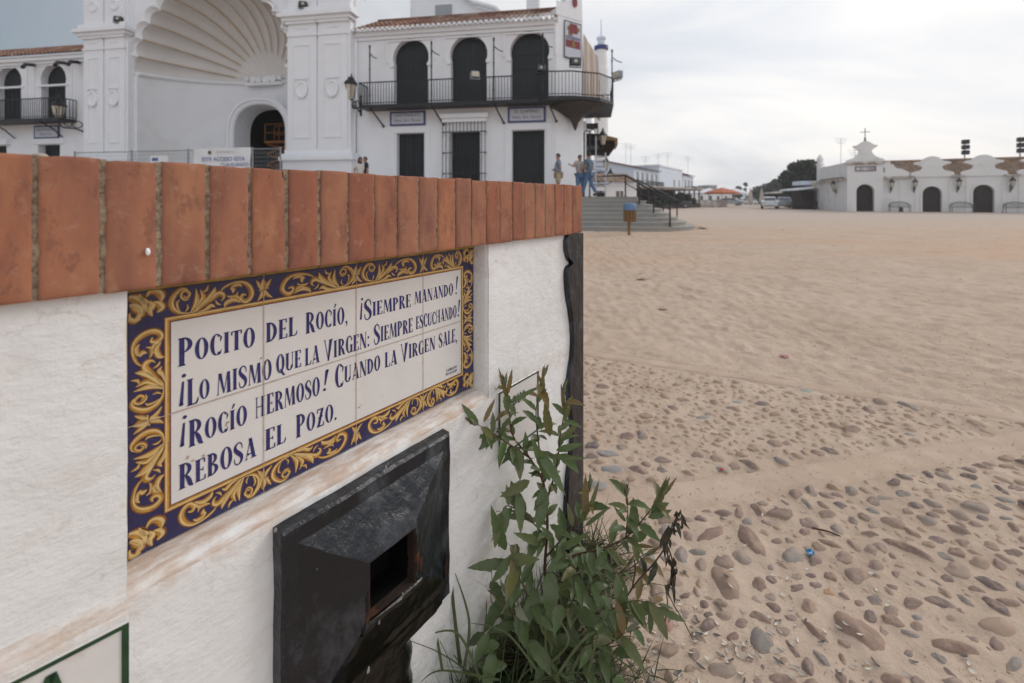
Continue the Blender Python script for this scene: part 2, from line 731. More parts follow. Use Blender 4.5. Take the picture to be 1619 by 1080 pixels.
M['sand'] = sand_material()
M['band'] = mat('sandy_paving_band', (0.54, 0.42, 0.335), 0.95, 0.12, 0.12, 3, 0.5, 60, col2=(0.48, 0.365, 0.28), c2scale=5, c2lo=.42, c2hi=.55, bdist=0.003)


def paving(name, q, z):
    """thin sheet with a wobbly edge, following a quad"""
    mb = MB()
    nL, nW = 150, 6
    vs = []
    for i in range(nL + 1):
        t = i / nL
        a = (q[0][0] + (q[1][0] - q[0][0]) * t, q[0][1] + (q[1][1] - q[0][1]) * t)
        b = (q[3][0] + (q[2][0] - q[3][0]) * t, q[3][1] + (q[2][1] - q[3][1]) * t)
        for j in range(nW + 1):
            w = j / nW
            x = a[0] + (b[0] - a[0]) * w
            y = a[1] + (b[1] - a[1]) * w
            if j in (0, nW):
                y += 0.012 * nz(x, y, 9, 2.0) + 0.006 * nz(x, y, 40, 4)
            zz = z + 0.0022 * nz(x, y, 5, 1) + 0.001 * nz(x, y, 30, 1)
            if j in (0, nW):
                zz -= 0.012
            vs.append((x, y, zz))
    fs = [(i * (nW + 1) + j, i * (nW + 1) + j + 1, (i + 1) * (nW + 1) + j + 1, (i + 1) * (nW + 1) + j) for i in range(nL) for j in range(nW)]
    mb.add(vs, fs)
    o = mb.build(name, M['band'], smooth=True)
    tag(o, kind='structure')


paving('paving_band', S1, 0.003)
paving('paving_band', S2, 0.004)

# ------------------------------------------------------------------ cobblestones
M['stone'] = None


def stone_material():
    m, nt, bs = nodes_of('cobble_stone')
    N = nt.nodes.new
    L = nt.links.new
    tc = N('ShaderNodeTexCoord')
    oi = N('ShaderNodeObjectInfo')
    at_ = N('ShaderNodeAttribute')
    at_.attribute_name = 'rnd'
    ad = N('ShaderNodeMath')
    ad.operation = 'ADD'
    L(oi.outputs['Random'], ad.inputs[0])
    L(at_.outputs['Fac'], ad.inputs[1])
    fr = N('ShaderNodeMath')
    fr.operation = 'FRACT'
    L(ad.outputs[0], fr.inputs[0])
    ramp = N('ShaderNodeValToRGB')
    e = ramp.color_ramp.elements
    cols = [(0.0, (0.25, 0.18, 0.15)), (.2, (0.31, 0.23, 0.19)), (.4, (0.18, 0.14, 0.135)), (.55, (0.35, 0.26, 0.21)), (.7, (0.26, 0.235, 0.215)), (.85, (0.27, 0.19, 0.16)), (1.0, (0.37, 0.275, 0.21))]
    e[0].position, e[0].color = cols[0][0], (*cols[0][1], 1)
    e[1].position, e[1].color = cols[-1][0], (*cols[-1][1], 1)
    for p, c in cols[1:-1]:
        q = e.new(p)
        q.color = (*c, 1)
    L(fr.outputs[0], ramp.inputs[0])
    oc = N('ShaderNodeMix')          # object colour tints the hand-placed ones
    oc.data_type = 'RGBA'
    L(oi.outputs['Alpha'], oc.inputs[0])
    L(ramp.outputs[0], oc.inputs[6])
    L(oi.outputs['Color'], oc.inputs[7])
    geo = N('ShaderNodeNewGeometry')
    n = N('ShaderNodeTexNoise')
    n.inputs['Scale'].default_value = 38
    n.inputs['Detail'].default_value = 9
    n.inputs['Roughness'].default_value = .7
    L(geo.outputs['Position'], n.inputs['Vector'])
    mr = N('ShaderNodeMapRange')
    mr.inputs[1].default_value = .48
    mr.inputs[2].default_value = .68
    mr.inputs[4].default_value = .72
    L(n.outputs[0], mr.inputs[0])
    tg = N('ShaderNodeSeparateXYZ')
    L(tc.outputs['Object'], tg.inputs[0])
    rim = N('ShaderNodeMath')         # more sand low on the stone, ragged
    rim.operation = 'MULTIPLY_ADD'
    rim.inputs[1].default_value = .9
    L(n.outputs[0], rim.inputs[0])
    L(tg.outputs[2], rim.inputs[2])
    rr_ = N('ShaderNodeMapRange')
    rr_.inputs[1].default_value = .74
    rr_.inputs[2].default_value = .98
    rr_.inputs[3].default_value = .85
    rr_.inputs[4].default_value = 0
    L(rim.outputs[0], rr_.inputs[0])
    mxx = N('ShaderNodeMath')
    mxx.operation = 'MAXIMUM'
    L(mr.outputs[0], mxx.inputs[0])
    L(rr_.outputs[0], mxx.inputs[1])
    mx = N('ShaderNodeMix')           # sand dust clinging in patches
    mx.data_type = 'RGBA'
    L(mxx.outputs[0], mx.inputs[0])
    L(oc.outputs[2], mx.inputs[6])
    mx.inputs[7].default_value = (0.45, 0.325, 0.235, 1)
    L(mx.outputs[2], bs.inputs['Base Color'])
    bs.inputs['Roughness'].default_value = .8
    bs.inputs['Specular IOR Level'].default_value = .25
    nb = N('ShaderNodeTexNoise')
    nb.inputs['Scale'].default_value = 120
    nb.inputs['Detail'].default_value = 5
    L(geo.outputs['Position'], nb.inputs['Vector'])
    bp = N('ShaderNodeBump')
    bp.inputs['Strength'].default_value = .5
    bp.inputs['Distance'].default_value = .002
    L(nb.outputs[0], bp.inputs['Height'])
    L(bp.outputs[0], bs.inputs['Normal'])
    return m


M['stone'] = stone_material()


def stone_mesh(seed, nu=18, nv=8):
    r = random.Random(seed)
    off = r.uniform(0, 50)
    vs = []
    fs = []
    ex = r.uniform(0.72, 0.95)
    for j in range(nv + 1):
        ph = -0.35 + (pi / 2 + 0.35) * j / nv
        for i in range(nu):
            th = 2 * pi * i / nu
            x, y, z = cos(th) * cos(ph), sin(th) * cos(ph), sin(ph)
            # squarish super-ellipse plus noise
            k = (abs(x) ** (2 / ex) + abs(y) ** (2 / ex)) ** (-ex / 2) if j < nv else 1
            f = 1 + 0.30 * noise.noise(Vector((x * 1.3 + off, y * 1.3, z))) + 0.12 * noise.noise(Vector((x * 3 + off, y * 3, z * 3)))
            c = cos(ph)
            kk = (k * c) if c > 1e-3 else 1
            vs.append((x * f * (0.5 + 0.5 * min(kk, 1.15)), y * f * (0.5 + 0.5 * min(kk, 1.15)), min(z, .86 + .14 * z) * f))
    for j in range(nv):
        for i in range(nu):
            fs.append((j * nu + i, j * nu + (i + 1) % nu, (j + 1) * nu + (i + 1) % nu, (j + 1) * nu + i))
    fs.append(tuple(nv * nu + i for i in range(nu)))
    return vs, fs


stone_data = [stone_mesh(s) for s in range(9)]
stone_meshes = []
for vs, fs in stone_data:
    me = bpy.data.meshes.new('cobblestone')
    me.from_pydata(vs, [], fs)
    me.polygons.foreach_set('use_smooth', [True] * len(fs))
    me.materials.append(M['stone'])
    stone_meshes.append(me)

# notable stones in the photograph: long axis ends (x1,y1,x2,y2), width, colour, label (ground points through at())
PINK = (0.30, 0.19, 0.155)
BLUE = (0.17, 0.18, 0.185)
BROWN = (0.22, 0.145, 0.12)
PLUM = (0.145, 0.10, 0.105)
TAN = (0.33, 0.235, 0.18)


def zc(x, y):
    return 1000 + x * .3823, 680 + y * .3823


notable = [
    (255, 455, 380, 410, 60, BROWN, "rounded reddish brown cobble at right of the withered weed, below the paving band"),
    (420, 385, 545, 520, 75, BROWN, "long grey brown cobble with a pale vein just below the wide paving band"),
    (480, 310, 560, 360, 45, BROWN, "dull brown cobble touching the sand edge of the wide paving band"),
    (225, 500, 318, 508, 34, (0.16, 0.18, 0.18), "narrow greenish grey cobble beside the withered weed"),
    (605, 490, 705, 545, 80, (0.24, 0.24, 0.23), "flat pale grey cobble directly beside the blue sweet wrapper"),
    (330, 575, 455, 715, 100, (0.27, 0.19, 0.15), "large sandy brown cobble shaped like a teardrop, above the group of husks"),
    (488, 615, 558, 660, 55, BROWN, "brown cobble with a curved sandy ring on top"),
    (625, 665, 722, 645, 42, PLUM, "two-toned purple brown cobble with a pale stripe"),
    (548, 715, 622, 750, 42, PLUM, "smooth dark plum cobble with a husk at its right"),
    (465, 800, 580, 925, 105, (0.155, 0.165, 0.17), "biggest slate blue cobble, oval, half sunk in sand"),
    (620, 860, 700, 940, 44, PLUM, "dark purple oblong cobble right of the big slate blue one"),
    (735, 900, 832, 1000, 40, (0.19, 0.19, 0.19), "slim grey pointed cobble running down to the right"),
    (850, 905, 892, 1000, 36, BROWN, "slim brown pointed cobble next to the slim grey one"),
    (385, 865, 443, 850, 50, (0.17, 0.10, 0.10), "small round maroon cobble with a white husk below it"),
    (190, 685, 243, 685, 32, (0.15, 0.10, 0.09), "small dark brown pebble above the two maroon pebbles"),
    (272, 705, 322, 735, 38, (0.15, 0.10, 0.095), "egg shaped dark maroon pebble near the drooping stem"),
    (80, 905, 215, 905, 75, (0.26, 0.19, 0.15), "broad angular brown cobble beside the seedling with a white husk"),
    (100, 770, 175, 830, 70, (0.40, 0.22, 0.17), "salmon pink cobble behind the plant leaves"),
    (690, 700, 770, 760, 60, TAN, "pale sandy stone almost buried, under the purple two-toned one"),
    (780, 650, 840, 680, 40, (0.48, 0.29, 0.17), "small apricot coloured stone almost buried in sand"),
    (820, 765, 1040, 910, 95, (0.27, 0.18, 0.145), "long flat brown slab of stone partly covered with sand, near the bottom"),
    (690, 780, 815, 880, 40, BROWN, "narrow brown cobble slanting down, left of the long flat slab"),
    (1010, 765, 1120, 815, 48, (0.26, 0.18, 0.145), "mid brown cobble above right of the long flat slab"),
    (1175, 685, 1335, 735, 44, (0.135, 0.11, 0.115), "dark purple grey elongated cobble with a smooth back"),
    (1215, 865, 1460, 925, 70, (0.20, 0.125, 0.105), "long dark brown cobble near the lower right corner, widening to the right"),
    (1255, 600, 1332, 620, 44, (0.14, 0.10, 0.10), "dark brown cobble above the long purple grey one"),
    (1105, 925, 1160, 930, 55, (0.14, 0.12, 0.12), "small dark round cobble left of the cluster of dry husks"),
    (1015, 1020, 1130, 1046, 60, BROWN, "brown cobble cut by the bottom edge of the picture"),
    (1420, 790, 1600, 830, 90, (0.40, 0.29, 0.22), "broad pale pinkish cobble almost buried at right"),
    (1540, 950, 1619, 985, 70, (0.22, 0.23, 0.23), "bluish grey cobble at the right edge near the bottom"),
    (1145, 760, 1205, 785, 30, (0.23, 0.26, 0.27), "small blue grey pebble above the long dark brown cobble"),
    (1030, 450, 1260, 545, 34, (0.19, 0.125, 0.11), "very long narrow brown stone slanting across the sand"),
    (1290, 395, 1410, 440, 30, (0.19, 0.14, 0.125), "long slim brown grey stone below the wide paving band at right"),
    (1190, 465, 1260, 485, 30, TAN, "flat tan cobble left of the brown pointed pair"),
    (1295, 490, 1380, 520, 38, (0.24, 0.165, 0.135), "brown cobble with a pale left half"),
    (1010, 370, 1130, 400, 45, (0.27, 0.19, 0.155), "broad flat brown cobble below the paving band, mid right"),
    (990, 280, 1090, 282, 28, (0.24, 0.24, 0.22), "flat grey green stone lying along the wide paving band"),
    (865, 240, 940, 268, 40, (0.22, 0.21, 0.195), "oval grey stone sunk in the near edge of the wide paving band"),
    (690, 280, 755, 335, 28, (0.25, 0.235, 0.21), "slim grey stone below the wide paving band pointing down right"),
    (1385, 225, 1445, 240, 28, (0.20, 0.21, 0.21), "small slate grey stone at the near edge of the paving band, far right"),
    (680, 420, 738, 425, 42, (0.22, 0.13, 0.12), "round reddish pebble beside a twig"),
    (760, 455, 870, 490, 22, (0.20, 0.13, 0.115), "thin red brown stone below the twig"),
    (95, 410, 175, 425, 55, (0.22, 0.23, 0.235), "blue grey cobble seen between the leaves at upper right of the plant"),
    (20, 540, 105, 560, 85, (0.20, 0.205, 0.21), "large blue grey cobble behind the plant stem"),
    (245, 360, 320, 378, 34, (0.155, 0.11, 0.11), "dark plum oval cobble close to the withered top of the weed"),
    (330, 340, 420, 350, 30, (0.17, 0.13, 0.12), "flat dark cobble lying against the wide paving band"),
    (200, 980, 270, 990, 50, (0.24, 0.18, 0.15), "brown cobble with husks around it at the foot of the plant"),
    (300, 985, 460, 985, 70, (0.27, 0.22, 0.19), "low pale grey brown cobble at the bottom edge beside scattered husks"),
    (555, 1010, 690, 1046, 55, (0.21, 0.14, 0.125), "flat brown stone at the bottom edge, below the slim pointed pair"),
    (1500, 705, 1619, 735, 30, (0.22, 0.15, 0.125), "slender brown stone leaving the picture at right"),
    (710, 600, 770, 612, 26, PLUM, "small plum pebble right of the blue sweet wrapper"),
    (785, 590, 850, 620, 36, BROWN, "short brown cobble with sandy top below the blue sweet wrapper"),
]
placed = []     # (x,y,radius)
cobs = []


def put_stone(x, y, L_, W_, ang, hgt, col, label, group=None, idx=None, sink=0.0):
    cobs.append((x, y, L_, W_, ang, hgt, col, label, group, idx if idx is not None else rng.randrange(9), sink))
    placed.append((x, y, max(W_, L_ * 0.75) / 2))


for (a, b, c, d, w, col, lab) in notable:
    p0 = ground_at(*zc(a, b))
    p1 = ground_at(*zc(c, d))
    mx_, my_ = zc((a + c) / 2, (b + d) / 2)
    l2 = math.hypot(c - a, d - b)
    px, py = -(d - b) / l2, (c - a) / l2
    q0 = ground_at(*zc((a + c) / 2 + px * w / 2, (b + d) / 2 + py * w / 2))
    q1 = ground_at(*zc((a + c) / 2 - px * w / 2, (b + d) / 2 - py * w / 2))
    cx_, cy_ = (p0[0] + p1[0]) / 2, (p0[1] + p1[1]) / 2
    # moments of the two conjugate axes give the true ellipse
    A = np.array([[p1[0] - p0[0], q1[0] - q0[0]], [p1[1] - p0[1], q1[1] - q0[1]]])
    U, S, Vt = np.linalg.svd(A)
    L_, W_ = S[0], S[1]
    ang = atan2(U[1, 0], U[0, 0])
    hg = min(0.026, 0.40 * W_)
    put_stone(cx_ - 0.0 * hg, cy_ - 0.3 * hg, L_ * 1.0, W_ * 0.92, ang, hg, col, lab, sink=hg * rng.uniform(.05, .25))

# stones seen behind the plant and beyond the first band (full-picture coordinates)
for (x, y, w, h, col, lab) in [
    (966, 744, 40, 22, (0.24, 0.27, 0.29), "pale blue grey cobble beyond the black end board, before the paving band"),
    (962, 718, 36, 11, (0.25, 0.29, 0.31), "flat light blue stone beyond the black end board"),
    (938, 722, 22, 14, (0.19, 0.16, 0.15), "dark grey brown stone next to the black end board"),
    (1050, 728, 28, 15, (0.20, 0.155, 0.15), "purple brown stone in the middle of the triangular cobbled patch"),
    (948, 768, 34, 22, (0.29, 0.30, 0.30), "pale grey stone against the far edge of the wide paving band"),
    (1275, 619, 28, 9, (0.27, 0.33, 0.33), "pale turquoise stone close to the narrow far paving band"),
    (1164, 636, 22, 8, (0.26, 0.33, 0.35), "small pale turquoise stone in the triangular cobbled patch"),
    (1112, 660, 26, 8, (0.27, 0.31, 0.32), "light blue grey stone near the middle of the triangular patch"),
    (1440, 688, 18, 9, (0.30, 0.32, 0.31), "small pale stone above the wide paving band at right"),
]:
    X, Y = ground_at(x, y)
    put_stone(X, Y, w / FPX * Y, max(h * Y * Y / (FPX * H) * 0.7, w / FPX * Y * .55), rng.uniform(-.2, .2), 0.012, col, lab)

WFR = Frame(-0.4584, 0.5523, atan2(0.8165, 0.5775))


def wall_side(x, y):
    """signed distance in front of the fountain wall"""
    dx, dy = x - WFR.o[0], y - WFR.o[1]
    return -(dx * WFR.v[0] + dy * WFR.v[1])


def try_random(n, region, smin, smax, pad, seed):
    r = random.Random(seed)
    got = 0
    for _ in range(n * 45):
        if got >= n:
            break
        x = r.uniform(region[0], region[1])
        y = r.uniform(region[2], region[3])
        ok = region[4](x, y)
        if not ok:
            continue
        L_ = r.uniform(smin, smax) * (1 if r.random() < .7 else 1.5)
        W_ = L_ * r.uniform(.45, .95)
        rad = max(W_, L_ * .75) / 2
        if any((x - a) ** 2 + (y - b) ** 2 < (rad + c + pad) ** 2 for a, b, c in placed):
            continue
        put_stone(x, y, L_, W_, r.gauss(0.1, 0.8) if r.random() < .6 else r.uniform(0, pi), L_ * r.uniform(.20, .32), None, None, sink=L_ * r.uniform(.0, .09))
        got += 1


def below2(x, y):
    # nearer than the wide band
    return inquad(x, y, S2, 0.0) < -0.02 and y < 1.475 + 0.236 * x - 0.02 and wall_side(x, y) > 0.10


def between(x, y):
    k1 = 3.465 - 0.491 * x
    k2 = 1.645 + 0.2253 * x
    return k2 + 0.02 < y < k1 - 0.03 and x > 0.12


try_random(330, (0.15, 1.9, 0.95, 1.95, below2), 0.032, 0.072, -0.002, 3)
try_random(420, (1.0, 3.4, 1.2, 2.4, below2), 0.032, 0.080, -0.001, 4)
try_random(900, (0.12, 2.6, 1.7, 3.4, between), 0.022, 0.065, -0.001, 5)
try_random(320, (0.15, 2.6, 0.95, 2.2, below2), 0.014, 0.032, 0.001, 6)
build_ground([(c[0], c[1], c[2], c[3], c[4], c[5]) for c in cobs])
# stones come up out of the sand: larger image size first
def vis(c):
    Xp = c[0] / c[1] * FPX + CX
    inside = 0 < Xp < 1640 and CY + FPX * H / c[1] < 1110
    return (1 if inside else 0.05) * c[2] * c[3] / c[1] ** 3


order = sorted(range(len(cobs)), key=lambda i: (0 if cobs[i][7] else 1, -vis(cobs[i])))
indiv = order[:300]
rest = order[298:]
import re as _re
LM = []          # landmarks: named stones with a short description


def short(lab):
    w = _re.split(r' (at|below|beside|just|touching|with|shaped|above|directly|right|left|next|behind|running|under|almost|near|lying|sunk|pointing|seen|cut|leaving|close|beyond|against|in the|slanting|partly|half)\b', lab)[0].rstrip(',')
    return ' '.join(w.split()[:6])


seen = {}
for i in indiv:
    if cobs[i][7]:
        LM.append((cobs[i][0], cobs[i][1], short(cobs[i][7])))
names = [l[2] for l in LM]
LM = [l for l in LM if names.count(l[2]) == 1]
ORD = ['nearest', 'second', 'third', 'fourth', 'fifth', 'sixth', 'seventh', 'eighth', 'ninth', 'tenth', 'eleventh', 'twelfth', 'thirteenth', 'fourteenth', 'fifteenth']


def relate(items, noun):
    """items: (key,x,y) -> {key: label}; ordinal by distance in each direction from the closest landmark"""
    g = {}
    for key, x, y in items:
        px, py = x / y, 1 / y
        best = min(LM, key=lambda l: (l[0] - x) ** 2 + (l[1] - y) ** 2)
        dx, dy = px - best[0] / best[1], (py - 1 / best[1]) * H
        d = ('right of' if dx > 0 else 'left of') if abs(dx) > abs(dy) else ('in front of' if dy > 0 else 'behind')
        g.setdefault((best[2], d), []).append(((best[0] - x) ** 2 + (best[1] - y) ** 2, key))
    out = {}
    for (nm, d), L_ in g.items():
        for k_, (q, key) in enumerate(sorted(L_)):
            out[key] = '%s %s %s the %s' % (ORD[min(k_, 14)], noun, d, nm)
    return out


rel = relate([(i, cobs[i][0], cobs[i][1]) for i in indiv if not cobs[i][7]], 'dusty cobble')
for i in indiv:
    x, y, L_, W_, ang, hg, col, lab, grp, idx, sink = cobs[i]
    o = bpy.data.objects.new('cobblestone', stone_meshes[idx])
    COL.objects.link(o)
    o.location = (x, y, gh(x, y) - sink - 0.002)
    o.rotation_euler = (rng.uniform(-.08, .08), rng.uniform(-.08, .08), ang)
    o.scale = (L_ / 2, W_ / 2, hg)
    o.color = (*[.70 * c + .30 * g for c, g in zip(col, (.36, .27, .21))], 1.0) if col else (0, 0, 0, 0)
    tag(o, lab or rel[i], 'cobblestone', 'cobblestones set in the sand')
mb = MB()
for i in rest:
    x, y, L_, W_, ang, hg, col, lab, grp, idx, sink = cobs[i]
    vs, fs = stone_data[idx]
    ca, sa = cos(ang), sin(ang)
    z0 = gh(x, y) - sink - 0.002
    mb.add([(x + (a * L_ / 2) * ca - (b * W_ / 2) * sa, y + (a * L_ / 2) * sa + (b * W_ / 2) * ca, z0 + c * hg) for a, b, c in vs], fs, r=rng.random())
if mb.v:
    o = mb.build('cobblestones', M['stone'], smooth=True)
    o.color = (0, 0, 0, 0)
    tag(o, 'smallest dusty pebbles set in the sand between the larger cobbles', 'pebbles', kind='stuff')

# grit: crumbs of stone and dry scraps over the sand
mb = MB()
r = random.Random(21)
for k in range(5200):
    y = 0.98 * (1 + 3.2 * r.random() ** 1.6)
    x = r.uniform(0.08, 1.25) * y
    if wall_side(x, y) < 0.06:
        continue
    s = r.uniform(0.0008, 0.0030) * (0.8 + 0.25 * y)
    z = gh(x, y) + s * .3
    if max(inquad(x, y, S1), inquad(x, y, S2)) > 0:
        z = 0.004 + s * .3
    pts = [(x + s * r.uniform(.6, 1.4) * cos(t), y + s * r.uniform(.6, 1.4) * sin(t), z - s * .4) for t in (0, 2.1, 4.2)] + [(x, y, z + s * .8)]
    mb.add(pts, [(0, 1, 3), (1, 2, 3), (2, 0, 3)], r=r.random())
for k in range(2600):
    y = 3.2 + 15 * r.random() ** 1.7
    x = r.uniform(.1, 1.2) * y
    s = r.uniform(.0016, .0062) * (.6 + .12 * y) * (2.2 if r.random() < .05 else 1)
    z = gh(x, y)
    e = r.uniform(.8, 2.2)
    mb.add([(x + s * e * cos(t) * r.uniform(.6, 1.3), y + s * sin(t) * r.uniform(.6, 1.3), z - s * .3) for t in (0, 1.6, 3.1, 4.7)] + [(x, y, z + s * .5)], [(0, 1, 4), (1, 2, 4), (2, 3, 4), (3, 0, 4)], r=r.random())
o = mb.build('grit', M['stone'])
o.color = (0, 0, 0, 0)
tag(o, 'fine dark grit scattered over the sand', 'grit', kind='stuff')
# ================================================================== FOUNTAIN WALL
fw = empty('fountain_wall', (WFR.o[0], WFR.o[1], 0), WFR.a,
           'low whitewashed fountain wall with a brick-on-edge coping and a blue and gold tiled inscription', 'wall')
VF = -0.0444


def plaster_material():
    m, nt, bs = nodes_of('old_limewash')
    N = nt.nodes.new
    L = nt.links.new
    tc = N('ShaderNodeTexCoord')
    P = tc.outputs['Object']
    sep = N('ShaderNodeSeparateXYZ')
    L(P, sep.inputs[0])

    def noi(scale, detail=6, rough=.6, sx=None):
        n = N('ShaderNodeTexNoise')
        n.inputs['Scale'].default_value = scale
        n.inputs['Detail'].default_value = detail
        n.inputs['Roughness'].default_value = rough
        if sx:
            mp = N('ShaderNodeMapping')
            mp.inputs['Scale'].default_value = sx
            L(P, mp.inputs[0])
            L(mp.outputs[0], n.inputs['Vector'])
        else:
            L(P, n.inputs['Vector'])
        return n.outputs[0]

    def mr(a, lo, hi, o0, o1):
        q = N('ShaderNodeMapRange')
        for i, z in zip((1, 2, 3, 4), (lo, hi, o0, o1)):
            q.inputs[i].default_value = z
        L(a, q.inputs[0])
        return q.outputs[0]

    def mth(op, a, b, c=None):
        q = N('ShaderNodeMath')
        q.operation = op
        for i, z in enumerate((a, b, c)):
            if z is None:
                continue
            if isinstance(z, (int, float)):
                q.inputs[i].default_value = z
            else:
                L(z, q.inputs[i])
        return q.outputs[0]

    def mix(f, a, b):
        q = N('ShaderNodeMix')
        q.data_type = 'RGBA'
        L(f, q.inputs[0])
        for i, z in ((6, a), (7, b)):
            if isinstance(z, tuple):
                q.inputs[i].default_value = (*z, 1)
            else:
                L(z, q.inputs[i])
        return q.outputs[2]
    z = sep.outputs[2]
    c = mix(mr(noi(5, 7), .35, .7, 0, 1), (0.81, 0.815, 0.825), (0.72, 0.715, 0.71))
    # faint tan smears and washed streaks
    c = mix(mr(noi(9, 8, .7, (1, 1, 2.2)), .56, .74, 0, .38), c, (0.52, 0.44, 0.35))
    c = mix(mr(noi(26, 6, .7), .62, .72, 0, .5), c, (0.46, 0.37, 0.29))
    vo = N('ShaderNodeTexVoronoi')
    vo.feature = 'DISTANCE_TO_EDGE'
    vo.inputs['Scale'].default_value = 7
    va = N('ShaderNodeVectorMath')
    sv_ = N('ShaderNodeVectorMath')
    sv_.operation = 'SCALE'
    sv_.inputs['Scale'].default_value = .22
    nn_ = N('ShaderNodeTexNoise')
    nn_.inputs['Scale'].default_value = 9
    nn_.inputs['Detail'].default_value = 6
    L(P, nn_.inputs['Vector'])
    L(nn_.outputs['Color'], sv_.inputs[0])
    L(P, va.inputs[0])
    L(sv_.outputs[0], va.inputs[1])
    L(va.outputs[0], vo.inputs['Vector'])
    crack = mth('MULTIPLY', mr(vo.outputs['Distance'], 0, .010, .28, 0), mr(noi(4, 4), .50, .60, 0, 1))
    c = mix(crack, c, (0.30, 0.25, 0.20))
    # earth worn into the upward facing ledges
    geo = N('ShaderNodeNewGeometry')
    sn = N('ShaderNodeSeparateXYZ')
    L(geo.outputs['True Normal'], sn.inputs[0])
    up = mr(sn.outputs[2], .12, .45, 0, 1)
    lf = mr(noi(38, 7, .65, (.35, 1.6, 1.6)), .40, .60, 0.05, 1)
    lzone = mth('MULTIPLY', up, lf)
    c = mix(mth('MULTIPLY', lzone, .75), c, (0.44, 0.29, 0.20))
    # soft bleed under the ledges
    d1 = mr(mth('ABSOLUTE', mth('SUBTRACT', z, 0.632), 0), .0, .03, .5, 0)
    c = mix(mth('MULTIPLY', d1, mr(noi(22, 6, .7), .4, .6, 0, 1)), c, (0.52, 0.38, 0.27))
    # noise-broken green grey, stronger towards the foot
    c = mix(mth('MULTIPLY', mr(z, .10, .38, .7, 0), mr(noi(12, 6, .7), .35, .6, 0, 1)), c, (0.33, 0.33, 0.27))
    L(c, bs.inputs['Base Color'])
    bs.inputs['Roughness'].default_value = .92
    bs.inputs['Specular IOR Level'].default_value = .15
    b1 = N('ShaderNodeBump')
    b1.inputs['Strength'].default_value = .55
    b1.inputs['Distance'].default_value = .0022
    L(noi(95, 7, .62, (.6, 1, 1.2)), b1.inputs['Height'])
    b2 = N('ShaderNodeBump')
    b2.inputs['Strength'].default_value = .6
    b2.inputs['Distance'].default_value = .009
    L(noi(13, 7, .68, (.8, 1, 1.2)), b2.inputs['Height'])
    L(b1.outputs[0], b2.inputs['Normal'])
    L(b2.outputs[0], bs.inputs['Normal'])
    return m


M['plaster'] = plaster_material()


def wob(p, amp=0.0016):
    q = Vector(p)
    a = noise.noise_vector(q * 9.0) * amp + noise.noise_vector(q * 34.0) * amp * .45
    return (p[0] + a.x, p[1] + a.y * 1.2, p[2] + a.z)


def loft(mb, rows, wobble=True, amp=0.0016):
    n = len(rows[0])
    vs = [wob(p, amp) if wobble else p for r_ in rows for p in r_]
    fs = [(j * n + i, j * n + i + 1, (j + 1) * n + i + 1, (j + 1) * n + i) for j in range(len(rows) - 1) for i in range(n - 1)]
    mb.add(vs, fs)


def dens(pts, step):
    out = []
    for a, b in zip(pts[:-1], pts[1:]):
        l = math.dist(a, b)
        n = max(1, int(l / step))
        for i in range(n):
            t = i / n
            out.append(tuple(a[k] + (b[k] - a[k]) * t for k in range(len(a))))
    out.append(pts[-1])
    return out


S_END = 1.066
mb = MB()
SE = -0.012
# profile (v, z) of the part below and beside the inscription: ledge then face down to the ground
prof_mid = [(0.006, .6525), (-.006, .6500), (-.022, .6475), (-.034, .6445), (-.0415, .6400), (-.0448, .6340), (-.0448, .615), (-.0444, -.06)]
pm = dens(prof_mid, .0075)
ss = [SE - .004 + (.6400 - SE + .004) * i / 86 for i in range(87)]
loft(mb, [[(s_, p[0], p[1] - .004 * s_) for p in pm] for s_ in ss][::-1])
# same profile below the ledge right of the niche
pr = dens([(-.0444, .990), (-.0444, -.06)], .0085)
pmr = dens([(-.0448, .634), (-.0444, -.06)], .0075)
ss2 = [.6400 + (S_END - .6400) * i / 52 for i in range(53)]
loft(mb, [[(s_, p[0], p[1]) for p in pr] for s_ in ss2][::-1])
# right jamb of the niche (rounded), from inside out
jam = dens([(.6365, .006), (.6368, -.012), (.6372, -.028), (.6384, -.0370), (.6412, -.0420), (.6460, -.0444), (.66, -.0446)], .004)
zz = [.632 + (.990 - .632) * i / 46 for i in range(47)]
loft(mb, [[(p[0], p[1], z_) for p in jam] for z_ in zz])
# left block, standing a few millimetres proud, with its own ledge above the painted sign
pl = dens([(-.0480, .990), (-.0480, .6480), (-.0495, .6430), (-.0530, .6350), (-.0555, .6290), (-.0558, .620), (-.0555, -.06)], .0085)
ss3 = [-1.3, -1.0, -.7, -.5, -.4, -.33] + [-.30 + (SE + .30) * i / 36 for i in range(37)]
loft(mb, [[(s_, p[0], p[1] + .10 * min(.2, max(-s_, 0)) * max(0, 1 - abs(p[1] - .635) / .08)) for p in pl] for s_ in ss3][::-1])
# its right-hand edge
loft(mb, [[(SE, p[0] + (.06) * t, p[1]) for t in (0, .2, .5, 1)] for p in pl])
# end and back of the wall
mb.add([(S_END, VF, -.05), (S_END, .30, -.05), (S_END, .30, .985), (S_END, VF, .985)], [(0, 1, 2, 3)])
mb.add([(S_END, .30, -.05), (-1.3, .30, -.05), (-1.3, .30, .985), (S_END, .30, .985)], [(0, 1, 2, 3)])
mb.add([(-1.3, .30, -.05), (-1.3, VF, -.05), (-1.3, VF, .985), (-1.3, .30, .985)], [(0, 1, 2, 3)])
mb.add([(-.02, .007, .64), (.65, .007, .64), (.65, .007, .985), (-.02, .007, .985)], [(0, 1, 2, 3)])
mb.build('wall', M['plaster'], fw, smooth=True)


